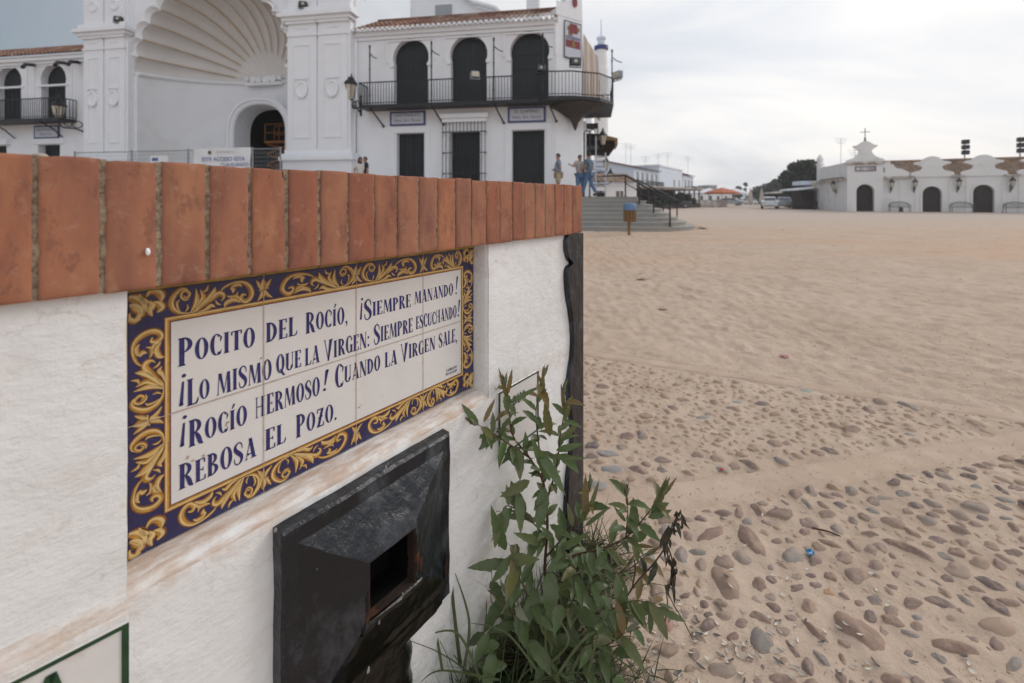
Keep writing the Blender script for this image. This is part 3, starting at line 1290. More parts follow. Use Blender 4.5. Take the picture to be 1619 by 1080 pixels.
# ---- coping of bricks on edge
def brick_material():
    m, nt, bs = nodes_of('clay_brick')
    N = nt.nodes.new
    L = nt.links.new
    tc = N('ShaderNodeTexCoord')
    at_ = N('ShaderNodeAttribute')
    at_.attribute_name = 'rnd'
    ramp = N('ShaderNodeValToRGB')
    e = ramp.color_ramp.elements
    e[0].color = (0.31, 0.118, 0.072, 1)
    e[1].color = (0.39, 0.175, 0.105, 1)
    for p, c in ((.3, (0.34, 0.130, 0.078)), (.55, (0.33, 0.150, 0.098)), (.8, (0.40, 0.160, 0.085))):
        q = e.new(p)
        q.color = (*c, 1)
    L(at_.outputs['Fac'], ramp.inputs[0])
    # offset the texture per brick
    cm = N('ShaderNodeCombineXYZ')
    ml = N('ShaderNodeMath')
    ml.operation = 'MULTIPLY'
    ml.inputs[1].default_value = 37
    L(at_.outputs['Fac'], ml.inputs[0])
    L(ml.outputs[0], cm.inputs[0])
    L(ml.outputs[0], cm.inputs[2])
    va = N('ShaderNodeVectorMath')
    L(tc.outputs['Object'], va.inputs[0])
    L(cm.outputs[0], va.inputs[1])

    def noi(scale, detail, rough, sx):
        mp = N('ShaderNodeMapping')
        mp.inputs['Scale'].default_value = sx
        L(va.outputs[0], mp.inputs[0])
        n = N('ShaderNodeTexNoise')
        n.inputs['Scale'].default_value = scale
        n.inputs['Detail'].default_value = detail
        n.inputs['Roughness'].default_value = rough
        L(mp.outputs[0], n.inputs['Vector'])
        return n.outputs[0]

    def mr(a, lo, hi, o0, o1):
        q = N('ShaderNodeMapRange')
        for i, z in zip((1, 2, 3, 4), (lo, hi, o0, o1)):
            q.inputs[i].default_value = z
        L(a, q.inputs[0])
        return q.outputs[0]

    def mix(f, a, b):
        q = N('ShaderNodeMix')
        q.data_type = 'RGBA'
        L(f, q.inputs[0])
        for i, z in ((6, a), (7, b)):
            if isinstance(z, tuple):
                q.inputs[i].default_value = (*z, 1)
            else:
                L(z, q.inputs[i])
        return q.outputs[2]
    c = ramp.outputs[0]
    c = mix(mr(noi(16, 5, .55, (1.6, 1, .45)), .40, .66, 0, .75), c, (0.20, 0.088, 0.066))
    c = mix(mr(noi(11, 6, .6, (1.3, 1, .6)), .50, .72, 0, .55), c, (0.47, 0.235, 0.125))
    c = mix(mr(noi(60, 6, .7, (1, 1, 1)), .57, .70, 0, .38), c, (0.46, 0.30, 0.22))
    c = mix(mr(noi(300, 2, .5, (1, 1, 1)), .70, .76, 0, .4), c, (0.48, 0.34, 0.25))
    c = mix(mr(noi(45, 6, .75, (1, 1, .5)), .55, .62, 0, .45), c, (0.15, 0.07, 0.055))
    L(c, bs.inputs['Base Color'])
    bs.inputs['Roughness'].default_value = .82
    bs.inputs['Specular IOR Level'].default_value = .22
    b1 = N('ShaderNodeBump')
    b1.inputs['Strength'].default_value = .45
    b1.inputs['Distance'].default_value = .0012
    L(noi(210, 6, .65, (1, 1, 1)), b1.inputs['Height'])
    b2 = N('ShaderNodeBump')
    b2.inputs['Strength'].default_value = .4
    b2.inputs['Distance'].default_value = .004
    L(noi(22, 4, .5, (1.5, 1, .5)), b2.inputs['Height'])
    L(b1.outputs[0], b2.inputs['Normal'])
    L(b2.outputs[0], bs.inputs['Normal'])
    return m


M['brick'] = brick_material()
M['mortar'] = mat('rough_mortar', (0.36, 0.28, 0.20), 0.95, 0.1, 0.35, 160, 1.0, 320, col2=(0.20, 0.15, 0.11), c2scale=90, c2lo=.48, c2hi=.6, bdist=.004)
mb = MB()
PITCH = 0.04985
J0 = -0.0855
r = random.Random(5)
r2 = random.Random(9)
k0 = -24
bricks = []
kk = k0
while True:
    a = J0 + kk * PITCH
    b = a + PITCH
    if a > S_END - .01:
        break
    jw0 = .0027 if a < .25 else .0018
    a_ = a + jw0 + r.uniform(-.0006, .0006)
    b_ = min(b - jw0 + r.uniform(-.0006, .0006), 1.0755)
    if b_ > 1.05:
        b_ = 1.0755
    bricks.append((a_, b_))
    if b_ >= 1.0755:
        break
    kk += 1
for (a_, b_) in bricks:
    rv = r.random()
    y0 = -.060 + r.uniform(-.0012, .0012)
    z0 = .9815 + r.uniform(-.0012, .0012)
    z1 = 1.1245 + r.uniform(-.0014, .0014)
    # face grid with softly worn, chipped edges
    nxs, nzs = 9, 22
    xs_ = [a_, a_ + .0012, a_ + .003] + [a_ + (b_ - a_) * t for t in (.2, .4, .6, .8)] + [b_ - .003, b_ - .0012, b_]
    zs_ = [z0, z0 + .0012, z0 + .003] + [z0 + (z1 - z0) * t / 15 for t in range(1, 15)] + [z1 - .006, z1 - .003, z1 - .0012, z1]
    rows = []
    for z_ in zs_:
        row = []
        for x_ in xs_:
            dx = min(x_ - a_, b_ - x_)
            dz = min(z_ - z0, z1 - z_)
            d = min(dx, dz)
            drop = max(0, .0022 - d) * .7
            ch = noise.noise(Vector((x_ * 55 + rv * 90, z_ * 55, 3)))
            top = z1 - z_
            if d < .0045 and ch > .18:
                drop += (ch - .18) * .010 * (1 - d / .0045) * (1.6 if top < .01 else .7)
            row.append((x_ + .0004 * noise.noise(Vector((x_ * 80, z_ * 60, rv * 9))), y0 + drop + .0007 * noise.noise(Vector((x_ * 18, z_ * 14, rv * 40))),
                        z_ - (drop * .9 if top < .002 else 0)))
        rows.append(row)
    n = len(xs_)
    vs = [p for row in rows for p in row]
    fs = [(j * n + i, j * n + i + 1, (j + 1) * n + i + 1, (j + 1) * n + i) for j in range(len(rows) - 1) for i in range(n - 1)]
    base = mb.add(vs, fs, r=rv)
    top = [base + (len(rows) - 1) * n + i for i in range(n)]
    bot = [base + i for i in range(n)]
    lef = [base + j * n for j in range(len(rows))]
    rig = [base + j * n + n - 1 for j in range(len(rows))]
    # extrude rim back
    for loop, rev in ((top, 0), (bot, 1), (lef, 0), (rig, 1)):
        bb = len(mb.v)
        for i in loop:
            p = mb.v[i]
            mb.v.append((p[0], .31, p[2]))
        for q in range(len(loop) - 1):
            f = (loop[q], loop[q + 1], bb + q + 1, bb + q)
            mb.f.append(f if not rev else f[::-1])
            mb.r.append(rv)
            mb.m.append(0)
# mortar bed and joints
for i in range(len(bricks) - 1):
    a = bricks[i][1] - .001
    b = bricks[i + 1][0] + .001
    nzs = 60
    rows = []
    for j in range(nzs + 1):
        z_ = .9822 + (1.1228 - .9822) * j / nzs
        rows.append([(x_, -.0572 + .0011 * noise.noise(Vector((x_ * 300, z_ * 150, i))), z_) for x_ in (a, (a * 2 + b) / 3, (a + 2 * b) / 3, b)])
    n = 4
    mb.add([p for row in rows for p in row], [(j * n + q, j * n + q + 1, (j + 1) * n + q + 1, (j + 1) * n + q) for j in range(nzs) for q in range(3)], m=1)
mb.box(-1.28, 1.07, -.054, .30, .9835, 1.1215, m=1)
mb.build('brick_coping', [M['brick'], M['mortar']], fw, smooth='auto')
# little pale lump stuck on a brick, and a light pebble on top of the coping
mb = MB()
px, pz = WFR.img(234, 398, -.0605)
vs, fs = stone_data[2]
mb.add([(px + a * .0024, -.0612 - c * .0022, pz + b * .0040) for a, b, c in vs], fs)
tag(mb.build('bird_dropping', M['white_trim'], fw, smooth=True), 'small white blob stuck to the face of the third brick')
mb = MB()
px, pz = WFR.img(66, 241, -.05)
mb.add([(a * .0075, b * .006, c * .0032) for a, b, c in vs], fs)
o = mb.build('pebble', M['tan'], smooth=True)
o.location = WFR.world(px, -.045, 1.1232)
tag(o, 'small flat yellowish pebble lying on top of the brick coping', 'pebble')

# ---- inscription panel
TW = 0.1588
PZ0 = 0.6520
PZ1 = PZ0 + 2 * TW
PS1 = 4 * TW
M['t_white'] = mat('glazed_white', (0.68, 0.66, 0.65), 0.22, 0.5, 0.05, 14, 0.12, 60, col2=(0.50, 0.42, 0.36), c2scale=22, c2lo=.62, c2hi=.78, c2mix=.6, coat=.35, bdist=.001)
M['t_navy'] = mat('glazed_navy', (0.018, 0.018, 0.085), 0.25, 0.5, 0.35, 30, 0.1, 60, coat=.35, bdist=.001)
M['t_gold'] = mat('glazed_ochre', (0.43, 0.22, 0.040), 0.25, 0.5, 0.45, 110, coat=.3)
M['t_brown'] = mat('glazed_sienna', (0.19, 0.068, 0.012), 0.25, 0.5, 0.3, 60, coat=.3)
M['t_light'] = mat('glazed_straw', (0.64, 0.46, 0.20), 0.25, 0.5, 0.15, 70, coat=.3)
M['t_ink'] = mat('glazed_ink_blue', (0.020, 0.020, 0.125), 0.25, 0.5, 0.3, 80, coat=.3)
M['t_purple'] = mat('glazed_maroon_line', (0.10, 0.02, 0.045), 0.3, 0.5, 0.2, 60)
M['grout'] = mat('tile_grout', (0.44, 0.32, 0.25), 0.9, 0.2, 0.3, 120, 0.6, 260, bdist=.001)
M['ochre_edge'] = mat('ochre_edge_mortar', (0.36, 0.26, 0.09), 0.85, 0.2, 0.35, 60, 0.6, 200, bdist=.001)
YT = -.004
panel = MB()
for i in range(4):
    for j in range(2):
        g = .0002
        panel.cbox(i * TW + g, (i + 1) * TW - g, YT, .005, PZ0 + j * TW + g, PZ0 + (j + 1) * TW - g, c=.0007)
pan = panel.build('tile_panel', M['t_navy'], fw)
tag(pan, 'blue and gold glazed tile panel with four lines of hand painted Spanish verse')


def sheet(polys, y, name, m_, parent):
    mb = MB()
    for p in polys:
        mb.add([(a, y, b) for a, b in p], [tuple(range(len(p)))])
    return mb.build(name, m_, parent)


def rect(a, b, c, d):
    return [(a, c), (b, c), (b, d), (a, d)]


BW = .0365


def frame_rects(i0, i1):
    return [rect(i0, PS1 - i0, PZ0 + i0, PZ0 + i1), rect(i0, PS1 - i0, PZ1 - i1, PZ1 - i0), rect(i0, i1, PZ0 + i1, PZ1 - i1), rect(PS1 - i1, PS1 - i0, PZ0 + i1, PZ1 - i1)]


sheet([rect(BW, PS1 - BW, PZ0 + BW, PZ1 - BW)], YT - .00025, 'white_field', M['t_white'], pan)
mb = MB()
for (a, b, mi, y) in ((BW - .0003, BW + .0012, 1, .0005), (BW + .0012, BW + .0034, 2, .0005), (BW + .0034, BW + .0055, 0, .0005), (BW + .0055, BW + .0066, 1, .0005), (BW + .0066, BW + .0074, 3, .0005)):
    for p in frame_rects(a, b):
        mb.add([(q[0], YT - y, q[1]) for q in p], [(0, 1, 2, 3)], m=mi)
mb.build('gold_fillet', [M['t_gold'], M['t_brown'], M['t_light'], M['t_purple']], pan)


# brush strokes ------------------------------------------------------
def stroke(pts, ws, k=6):
    """variable-width ribbon through pts: returns a list of quads (2-D)"""
    P3 = smoothpath([(p[0], p[1], w) for p, w in zip(pts, ws)], k)
    L_, R_ = [], []
    for i, p in enumerate(P3):
        a = P3[max(0, i - 1)]
        b = P3[min(len(P3) - 1, i + 1)]
        dx, dy = b[0] - a[0], b[1] - a[1]
        l = math.hypot(dx, dy) or 1
        w = max(p[2], 0) / 2
        L_.append((p[0] - dy / l * w, p[1] + dx / l * w))
        R_.append((p[0] + dy / l * w, p[1] - dx / l * w))
    return [(L_[i], L_[i + 1], R_[i + 1], R_[i]) for i in range(len(P3) - 1)]


# acanthus motif traced from the first top tile (picture zoomed six times)
MOT = [
    ([(640, 195), (600, 205), (565, 175), (575, 130), (610, 118), (640, 150), (615, 185), (590, 165)], [4, 20, 24, 22, 22, 24, 18, 6], 0),
    ([(640, 130), (605, 98), (550, 105), (495, 165), (470, 235), (490, 300), (545, 338), (620, 345), (690, 325)], [6, 18, 30, 42, 46, 40, 26, 16, 6], 0),
    ([(560, 335), (532, 290), (525, 235), (550, 205)], [4, 16, 20, 3], 1),
    ([(600, 330), (625, 290), (618, 250)], [4, 16, 2], 1),
    ([(1090, 130), (1075, 165), (1020, 180), (985, 170)], [4, 20, 20, 3], 0),
    ([(880, 215), (900, 250), (935, 262)], [4, 18, 3], 1),
    ([(760, 130), (800, 110), (815, 60)], [4, 22, 3], 1),
    ([(650, 338), (690, 270), (712, 205), (700, 95)], [8, 34, 44, 4], 1),
    ([(700, 290), (745, 225), (770, 175), (740, 105)], [8, 34, 40, 4], 0),
    ([(665, 340), (740, 275), (815, 205), (860, 150), (880, 80)], [10, 34, 48, 54, 4], 1),
    ([(690, 335), (770, 265), (850, 200), (910, 150), (950, 160), (955, 195), (930, 225)], [8, 26, 34, 44, 38, 20, 4], 0),
    ([(720, 335), (790, 312), (840, 270), (880, 285)], [10, 34, 34, 3], 1),
    ([(925, 130), (960, 90), (1010, 60), (1080, 38), (1150, 42), (1200, 85), (1220, 150), (1200, 205), (1160, 230), (1125, 205), (1135, 165), (1170, 165)], [6, 16, 20, 22, 28, 36, 38, 34, 34, 30, 24, 8], 0),
    ([(1020, 105), (1050, 75), (1100, 62), (1130, 80)], [6, 26, 26, 4], 1),
    ([(1040, 145), (1050, 110), (1020, 95)], [4, 34, 10], 1),
    ([(965, 290), (985, 245), (1050, 215), (1120, 240)], [4, 36, 34, 6], 1),
    ([(1020, 215), (1045, 185), (1090, 190), (1110, 225)], [6, 24, 30, 6], 0),
    # tulip on the joint
    ([(1305, 115), (1303, 60), (1300, -5)], [26, 52, 4], 0),
    ([(1285, 115), (1265, 60), (1240, 10)], [14, 26, 4], 1),
    ([(1325, 110), (1345, 55), (1372, 0)], [14, 26, 4], 1),
    ([(1265, 128), (1305, 108), (1350, 100)], [10, 12, 10], 1),
    ([(1305, 120), (1305, 165), (1303, 215)], [24, 32, 4], 0),
    ([(1290, 128), (1280, 190), (1250, 240)], [12, 26, 4], 1),
    ([(1320, 122), (1335, 170), (1382, 205)], [12, 26, 4], 1),
]


def trace(x, y):
    return WFR.img(190 + x / 6, 440 + y / 6, YT)


nMOT = []
s_a, s_b = trace(455, 240)[0], trace(1305, 100)[0]
zt = PZ1
for pts, ws, kind in MOT:
    q = []
    for (x, y), w in zip(pts, ws):
        a, b = trace(x, y)
        a2, b2 = trace(x + 6, y)
        q.append(((a - s_a) / (s_b - s_a), (b - (PZ1 - BW)) / BW, w * (a2 - a) / 6))
    nMOT.append((q, kind))
CORN = [([(.02, .86), (.28, .72), (.42, .45), (.40, .20)], [.10, .26, .22, .03], 0), ([(.05, .60), (.20, .52), (.36, .30), (.20, .10)], [.05, .20, .22, .03], 1),
        ([(.30, .92), (.36, .74), (.50, .60), (.62, .62)], [.03, .15, .16, .04], 1),
        ([(.50, .80), (.62, .95), (.80, .92), (.92, .76), (.90, .55)], [.04, .12, .16, .18, .03], 0),
        ([(.56, .64), (.66, .48), (.58, .34), (.66, .12)], [.05, .18, .17, .03], 1), ([(.70, .58), (.84, .50), (.92, .36), (.80, .22)], [.05, .17, .18, .03], 0),
        ([(.06, .34), (.04, .16), (.18, .06), (.36, .10)], [.03, .12, .13, .03], 1)]
deco = [[], [], []]     # outline (brown), body (gold), light


def put_motif(M_, fn, scale=1.0):
    """fn maps (a,b) in metres along/across the border to panel coordinates"""
    for q, kind in M_:
        pts = [fn(p[0], p[1]) for p in q]
        ws = [p[2] * scale for p in q]
        ws = [w * 1.5 for w in ws]
        deco[0] += stroke(pts, [w * 1.12 + .0007 for w in ws])
        deco[1] += stroke(pts, [w * .80 for w in ws])
        n = len(pts)
        off = []
        for i in range(n):
            a = pts[max(0, i - 1)]
            b = pts[min(n - 1, i + 1)]
            dx, dy = b[0] - a[0], b[1] - a[1]
            l = math.hypot(dx, dy) or 1
            off.append((pts[i][0] - dy / l * ws[i] * .16, pts[i][1] + dx / l * ws[i] * .16))
        deco[2] += stroke(off, [w * .36 for w in ws])
        if kind == 1:
            off = [(2 * p[0] - o_[0], 2 * p[1] - o_[1]) for p, o_ in zip(pts, off)]
            deco[2] += stroke(off, [w * .12 for w in ws])


full = nMOT
body = nMOT[:17]
tul = nMOT[17:]
IN = .07
for row in (0, 1):          # top and bottom borders
    for i in range(4):
        a0 = i * TW + (BW * 1.05 if i == 0 else .0075)
        a1 = (i + 1) * TW - (BW * 1.05 if i == 3 else 0)
        flip = (i + row) % 2 == 1

        def fn(a, b, a0=a0, a1=a1, flip=flip, row=row):
            a_ = 1 - a if flip else a
            s_ = a0 + .004 + (a1 - a0 - .008) * a_ * 1.0
            b_ = .03 + .94 * b
            return (s_, PZ1 - BW + BW * b_) if row == 0 else (s_, PZ0 + BW - BW * b_)
        put_motif(body, fn, 0.92)
    for i in (1, 2, 3):
        def ft(a, b, i=i, row=row):
            b_ = .06 + .86 * b
            return (i * TW + (a - 1) * .12, PZ1 - BW + BW * b_) if row == 0 else (i * TW + (a - 1) * .12, PZ0 + BW - BW * b_)
        put_motif(tul, ft, 0.95)
for side in (0, 1):         # left and right borders
    for j in range(2):
        b0 = PZ0 + (BW if j == 0 else TW + .010)
        b1 = PZ0 + (TW - .010 if j == 0 else 2 * TW - BW)

        def fs_(a, b, b0=b0, b1=b1, side=side, j=j):
            b_ = .03 + .94 * b
            zz_ = b0 + .002 + (b1 - b0 - .004) * (a if j else 1 - a)
            return (BW - BW * b_, zz_) if side == 0 else (PS1 - BW + BW * b_, zz_)
        put_motif(body, fs_, 0.92)

    def fm(a, b, side=side):
        b_ = .06 + .86 * b
        zz_ = PZ0 + TW + (a - 1) * .12
        return (BW - BW * b_, zz_) if side == 0 else (PS1 - BW + BW * b_, zz_)
    put_motif(tul, fm, 0.95)
for cx_ in (0, 1):
    for cy_ in (0, 1):
        def fc(a, b, cx_=cx_, cy_=cy_):
            return (a * BW if cx_ == 0 else PS1 - a * BW, PZ0 + b * BW if cy_ == 0 else PZ1 - (1 - b) * BW)
        put_motif([([(p[0], p[1], w * BW) for p, w in zip(pts, ws)], k_) for pts, ws, k_ in CORN], fc)
orn = []
mb = MB()
for li in range(3):
    lo_s, hi_s, lo_z, hi_z = .0006, PS1 - .0006, PZ0 + .0006, PZ1 - .0006
    for q in deco[li]:
        q = [(min(max(p[0], lo_s), hi_s), min(max(p[1], lo_z), hi_z)) for p in q]
        mb.add([(p[0], YT - .0003 - .0002 * li, p[1]) for p in q], [(0, 1, 2, 3)], m=li)
mb.build('scrollwork', [M['t_brown'], M['t_gold'], M['t_light']], pan)

# lettering ---------------------------------------------------------
T = .19      # thick stem


def q4(a, b, c, d):
    return [(a, b, c, d)]


def stem(x, y0=0, y1=1, w=T, lean=0.0, ser=True):
    h = w / 2
    out = q4((x - h, y0), (x + h, y0), (x + h + lean, y1), (x - h + lean, y1))
    if ser:
        out += q4((x - h - .055, y0), (x + h + .055, y0), (x + h + .02, y0 + .045), (x - h - .02, y0 + .045))
        out += q4((x - h - .055 + lean, y1), (x + h + .055 + lean, y1), (x + h + .02 + lean, y1 - .045), (x - h - .02 + lean, y1 - .045))
    return out


def bar(p, q, w0, w1=None):
    w1 = w0 if w1 is None else w1
    return stroke([p, ((p[0] + q[0]) / 2, (p[1] + q[1]) / 2), q], [w0, (w0 + w1) / 2, w1], 2)


def ring(cx, cy, rx, ry, thick, thin, a0=0, a1=360, n=26):
    out = []
    pr_ = None
    for i in range(n + 1):
        t = radians(a0 + (a1 - a0) * i / n)
        ox, oy = cx + rx * cos(t), cy + ry * sin(t)
        ix, iy = cx + (rx - thick) * cos(t), cy + (ry - thin) * sin(t)
        if pr_:
            out.append((pr_[0], (ox, oy), (ix, iy), pr_[1]))
        pr_ = ((ox, oy), (ix, iy))
    return out


def serif_v(x, y, h=.16, w=.035):
    return q4((x - w, y - h / 2), (x + w, y - h / 2 - .03), (x + w, y + h / 2 + .03), (x - w, y + h / 2))


G = {}
G['I'] = (.34, stem(.17))
G['Í'] = (.34, stem(.17) + q4((.13, 1.08), (.20, 1.08), (.34, 1.30), (.22, 1.32)))
G['O'] = (.66, ring(.33, .5, .31, .52, .19, .05))
G['Ó'] = (.66, G['O'][1] + q4((.30, 1.12), (.36, 1.12), (.48, 1.34), (.37, 1.36)))
G['Q'] = (.66, G['O'][1] + stroke([(.30, .22), (.42, .05), (.60, -.16), (.70, -.12)], [.02, .14, .10, .02]))
G['C'] = (.60, ring(.32, .5, .30, .52, .19, .05, 48, 312) + stroke([(.50, .62), (.545, .78), (.51, .90)], [.02, .09, .04]) + stroke([(.40, .00), (.50, .06), (.56, .22)], [.07, .08, .02]))
G['G'] = (.64, ring(.32, .5, .30, .52, .19, .05, 50, 300) + stem(.52, .0, .46, .17) + stroke([(.50, .66), (.545, .80), (.51, .90)], [.02, .09, .04]))
G['D'] = (.66, stem(.15) + ring(.18, .5, .44, .50, .19, .05, -90, 90))
G['P'] = (.58, stem(.15) + ring(.20, .73, .34, .27, .17, .045, -90, 90) + bar((.15, .977), (.24, .977), .045) + bar((.15, .482), (.24, .482), .045))
G['R'] = (.64, G['P'][1] + stroke([(.30, .47), (.42, .28), (.50, .08), (.62, -.01)], [.10, .18, .17, .03]))
G['B'] = (.60, stem(.15) + ring(.20, .75, .30, .25, .16, .045, -90, 90) + ring(.20, .26, .36, .26, .18, .045, -90, 90) + bar((.15, .977), (.24, .977), .045) + bar((.15, .022), (.24, .022), .045))
arms = bar((.2, .975), (.47, .975), .05) + bar((.2, .025), (.50, .025), .05) + serif_v(.46, .89) + serif_v(.49, .12)
G['E'] = (.54, stem(.15) + arms + bar((.2, .5), (.40, .5), .045) + serif_v(.39, .5, .13, .025))
G['É'] = G['E']
G['L'] = (.52, stem(.15) + bar((.2, .025), (.48, .03), .05) + stroke([(.40, .04), (.48, .10), (.52, .26)], [.02, .08, .02]))
G['T'] = (.58, stem(.29, ser=True) + bar((.03, .97), (.55, .97), .055) + serif_v(.045, .89, .15) + serif_v(.535, .89, .15))
G['N'] = (.70, bar((.12, .0), (.12, 1), .045) + bar((.60, .0), (.60, 1.02), .045) + q4((.03, 1), (.25, 1), (.64, -.02), (.50, -.02)) + bar((.04, .012), (.21, .012), .03) + bar((.52, .99), (.68, .99), .03))
G['M'] = (.86, bar((.09, 0), (.15, 1), .045) + q4((.10, 1), (.29, 1), (.46, .12), (.40, .0)) + bar((.43, .03), (.64, 1), .045) + q4((.62, 0), (.82, 0), (.78, 1), (.61, 1))
          + bar((.01, .012), (.17, .012), .03) + bar((.56, .012), (.88, .012), .035))
G['A'] = (.66, bar((.10, 0), (.34, 1), .045) + q4((.24, 1.02), (.42, 1.02), (.64, 0), (.44, 0)) + bar((.17, .26), (.48, .24), .045) + bar((.02, .012), (.20, .012), .03) + bar((.36, .012), (.70, .012), .035)
          + ring(.24, .24, .05, .06, .04, .04))
G['V'] = (.64, q4((.38, 1), (.60, 1), (.36, -.02), (.26, -.02)) + bar((.06, 1.03), (.31, .0), .045) + bar((.0, 1.0), (.14, 1.0), .03) + bar((.34, .99), (.66, .99), .03))
G['U'] = (.66, stem(.15, .25, 1, T, 0, False) + bar((.54, .25), (.54, 1), .05) + ring(.32, .27, .265, .29, .16, .06, 180, 360) + bar((.02, .985), (.30, .985), .035) + bar((.46, .985), (.64, .985), .035))
G['S'] = (.54, stroke([(.47, .74), (.42, .93), (.26, 1.01), (.10, .87), (.12, .68), (.28, .51), (.43, .33), (.42, .11), (.25, -.01), (.10, .06), (.05, .27)], [.03, .06, .06, .13, .19, .21, .19, .13, .06, .06, .03])
          + serif_v(.47, .78, .14, .02) + serif_v(.05, .22, .14, .02))
G['H'] = (.72, bar((.10, 0), (.10, 1), .06) + stem(.52) + bar((.10, .52), (.5, .52), .045) + bar((.02, .012), (.2, .012), .035) + bar((.02, .988), (.2, .988), .035))
G['Z'] = (.60, bar((.08, .965), (.54, .965), .07) + bar((.06, .035), (.56, .035), .07) + q4((.36, .97), (.55, .97), (.26, .03), (.07, .03)) + bar((.16, .50), (.48, .56), .07) + serif_v(.09, .87, .16) + serif_v(.54, .13, .16))
G['!'] = (.30, q4((.10, .32), (.16, .32), (.32, 1.22), (.15, 1.20)) + ring(.24, 1.18, .085, .07, .085, .07) + ring(.11, .06, .075, .085, .075, .085))
G['¡'] = (.30, q4((.06, -.30), (.20, -.30), (.24, .74), (.16, .74)) + ring(.13, -.29, .085, .07, .085, .07) + ring(.23, 1.0, .08, .085, .08, .085))
G[','] = (.24, ring(.11, .05, .075, .075, .075, .075) + stroke([(.15, .06), (.16, -.08), (.06, -.20)], [.08, .07, .01]))
G['.'] = (.22, ring(.11, .05, .075, .08, .075, .08))
G[':'] = (.24, ring(.12, .10, .075, .085, .075, .085) + ring(.12, .60, .075, .085, .075, .085))

letters = []


def put_word(txt, s0, s1, z0, h, cap=1.0):
    """small capitals fitted between s0 and s1; first letter scaled by cap"""
    gap = .045
    tot = 0
    first = True
    sc_ = []
    for ch in txt:
        k_ = cap if (first and ch not in '¡!') else 1.0
        if ch not in '¡!':
            first = False
        sc_.append(k_)
        tot += G[ch][0] * k_ ** .8 + gap
    f = (s1 - s0) / (tot - gap)
    x = s0
    rr_ = random.Random(hash(len(txt)) + int(s0 * 1e4))
    for ch, k_ in zip(txt, sc_):
        w, polys = G[ch]
        fx = f * k_ ** .8
        jz = rr_.uniform(-.0005, .0005)
        jh = rr_.uniform(.97, 1.03)
        dz = 0
        if k_ > 1:
            dz = -(k_ - 1) * h * .35
        for p in polys:
            letters.append([(x + a * fx, z0 + dz + jz + b * h * k_ * jh) for a, b in p])
        x += w * fx + gap * f


for w in [('POCITO', .051, .147, .8700, .0280, 1.25), ('DEL', .162, .210, .8700, .0290, 1.0), ('ROCÍO,', .224, .301, .8705, .0280, 1.22), ('¡', .324, .332, .879, .0260, 1), ('SIEMPRE', .334, .444, .8705, .0250, 1.36),
          ('MANANDO', .453, .566, .8735, .0250, 1), ('!', .572, .581, .8735, .030, 1),
          ('¡', .051, .060, .826, .0280, 1), ('LO', .061, .088, .8165, .0250, 1.4), ('MISMO', .096, .171, .8155, .0290, 1), ('QUE', .177, .217, .8200, .0270, 1), ('LA', .223, .248, .8180, .0280, 1),
          ('VIRGEN:', .256, .346, .8175, .0280, 1.22), ('SIEMPRE', .355, .449, .8205, .0270, 1.3), ('ESCUCHANDO', .457, .577, .8225, .0260, 1), ('!', .579, .588, .8235, .029, 1),
          ('¡', .052, .061, .774, .0265, 1), ('ROCÍO', .063, .136, .7620, .0270, 1.26), ('HERMOSO', .147, .249, .7645, .0290, 1), ('!', .253, .264, .7680, .0275, 1), ('CUANDO', .276, .370, .7690, .0270, 1.42),
          ('LA', .380, .409, .7690, .0275, 1), ('VIRGEN', .418, .511, .7700, .0270, 1.3), ('SALE,', .521, .579, .7695, .0285, 1.0),
          ('REBOSA', .052, .148, .7105, .0290, 1.12), ('EL', .161, .192, .7125, .0290, 1.05), ('POZO.', .208, .280, .7130, .0290, 1.2)]:
    put_word(*w)
for (t_, a, b, z_) in (('I.SERRANO', .544, .577, .7115), ('BENACAZÓN', .543, .578, .7035)):
    put_word(t_, a, b, z_, .0052)
mb = MB()
for p in letters:
    mb.add([(a, YT - .0007, b) for a, b in p], [tuple(range(len(p)))])
mb.build('lettering', M['t_ink'], pan)
# grout joints, thin and a bit ragged, a few chips
mb = MB()
for i in (1, 2, 3):
    rows = []
    for j in range(80):
        z_ = PZ0 + 2 * TW * j / 79
        w = .00055 + .0004 * abs(noise.noise(Vector((z_ * 90, i, 0))))
        rows.append([(i * TW - w, YT - .0011, z_), (i * TW + w, YT - .0011, z_)])
    loft(mb, rows, False)
rows = []
for j in range(200):
    s_ = PS1 * j / 199
    w = .0005 + .0004 * abs(noise.noise(Vector((s_ * 90, 7, 0))))
    rows.append([(s_, YT - .0012, PZ0 + TW + w), (s_, YT - .0012, PZ0 + TW - w)])
loft(mb, rows, False)
r = random.Random(4)
for (cx_, cz_, w) in ((.0, 0, 0),):
    pass
for (px, py, w) in ((568, 644, .0022), (571, 640, .0012), (360, 668, .0026), (358, 672, .002), (413, 566, .0022), (297, 723, .0024), (305, 728, .0026), (322, 720, .0024), (541, 679, .0008), (424, 561, .0008), (646, 430, .001)):
    a, b = WFR.img(px, py, YT)
    pts = [(a + w * cos(t) * r.uniform(.5, 1.1), YT - .0010, b + w * .9 * sin(t) * r.uniform(.5, 1.1)) for t in np.linspace(0, 2 * pi, 9)[:-1]]
    mb.add(pts, [tuple(range(8))])
mb.build('grout', M['grout'], pan)
mb = MB()
mb.box(-.003, PS1 + .001, YT - .0016, .0, PZ1 + .0002, .9835)
mb.box(-.0032, -.0004, YT - .002, .0, PZ0 - .003, PZ1)
mb.build('ochre_edge', M['ochre_edge'], fw)


# ---- painted signs on either side (green border, green letters)
M['green'] = mat('green_sign_paint', (0.022, 0.060, 0.028), 0.55, 0.3, 0.3, 40)


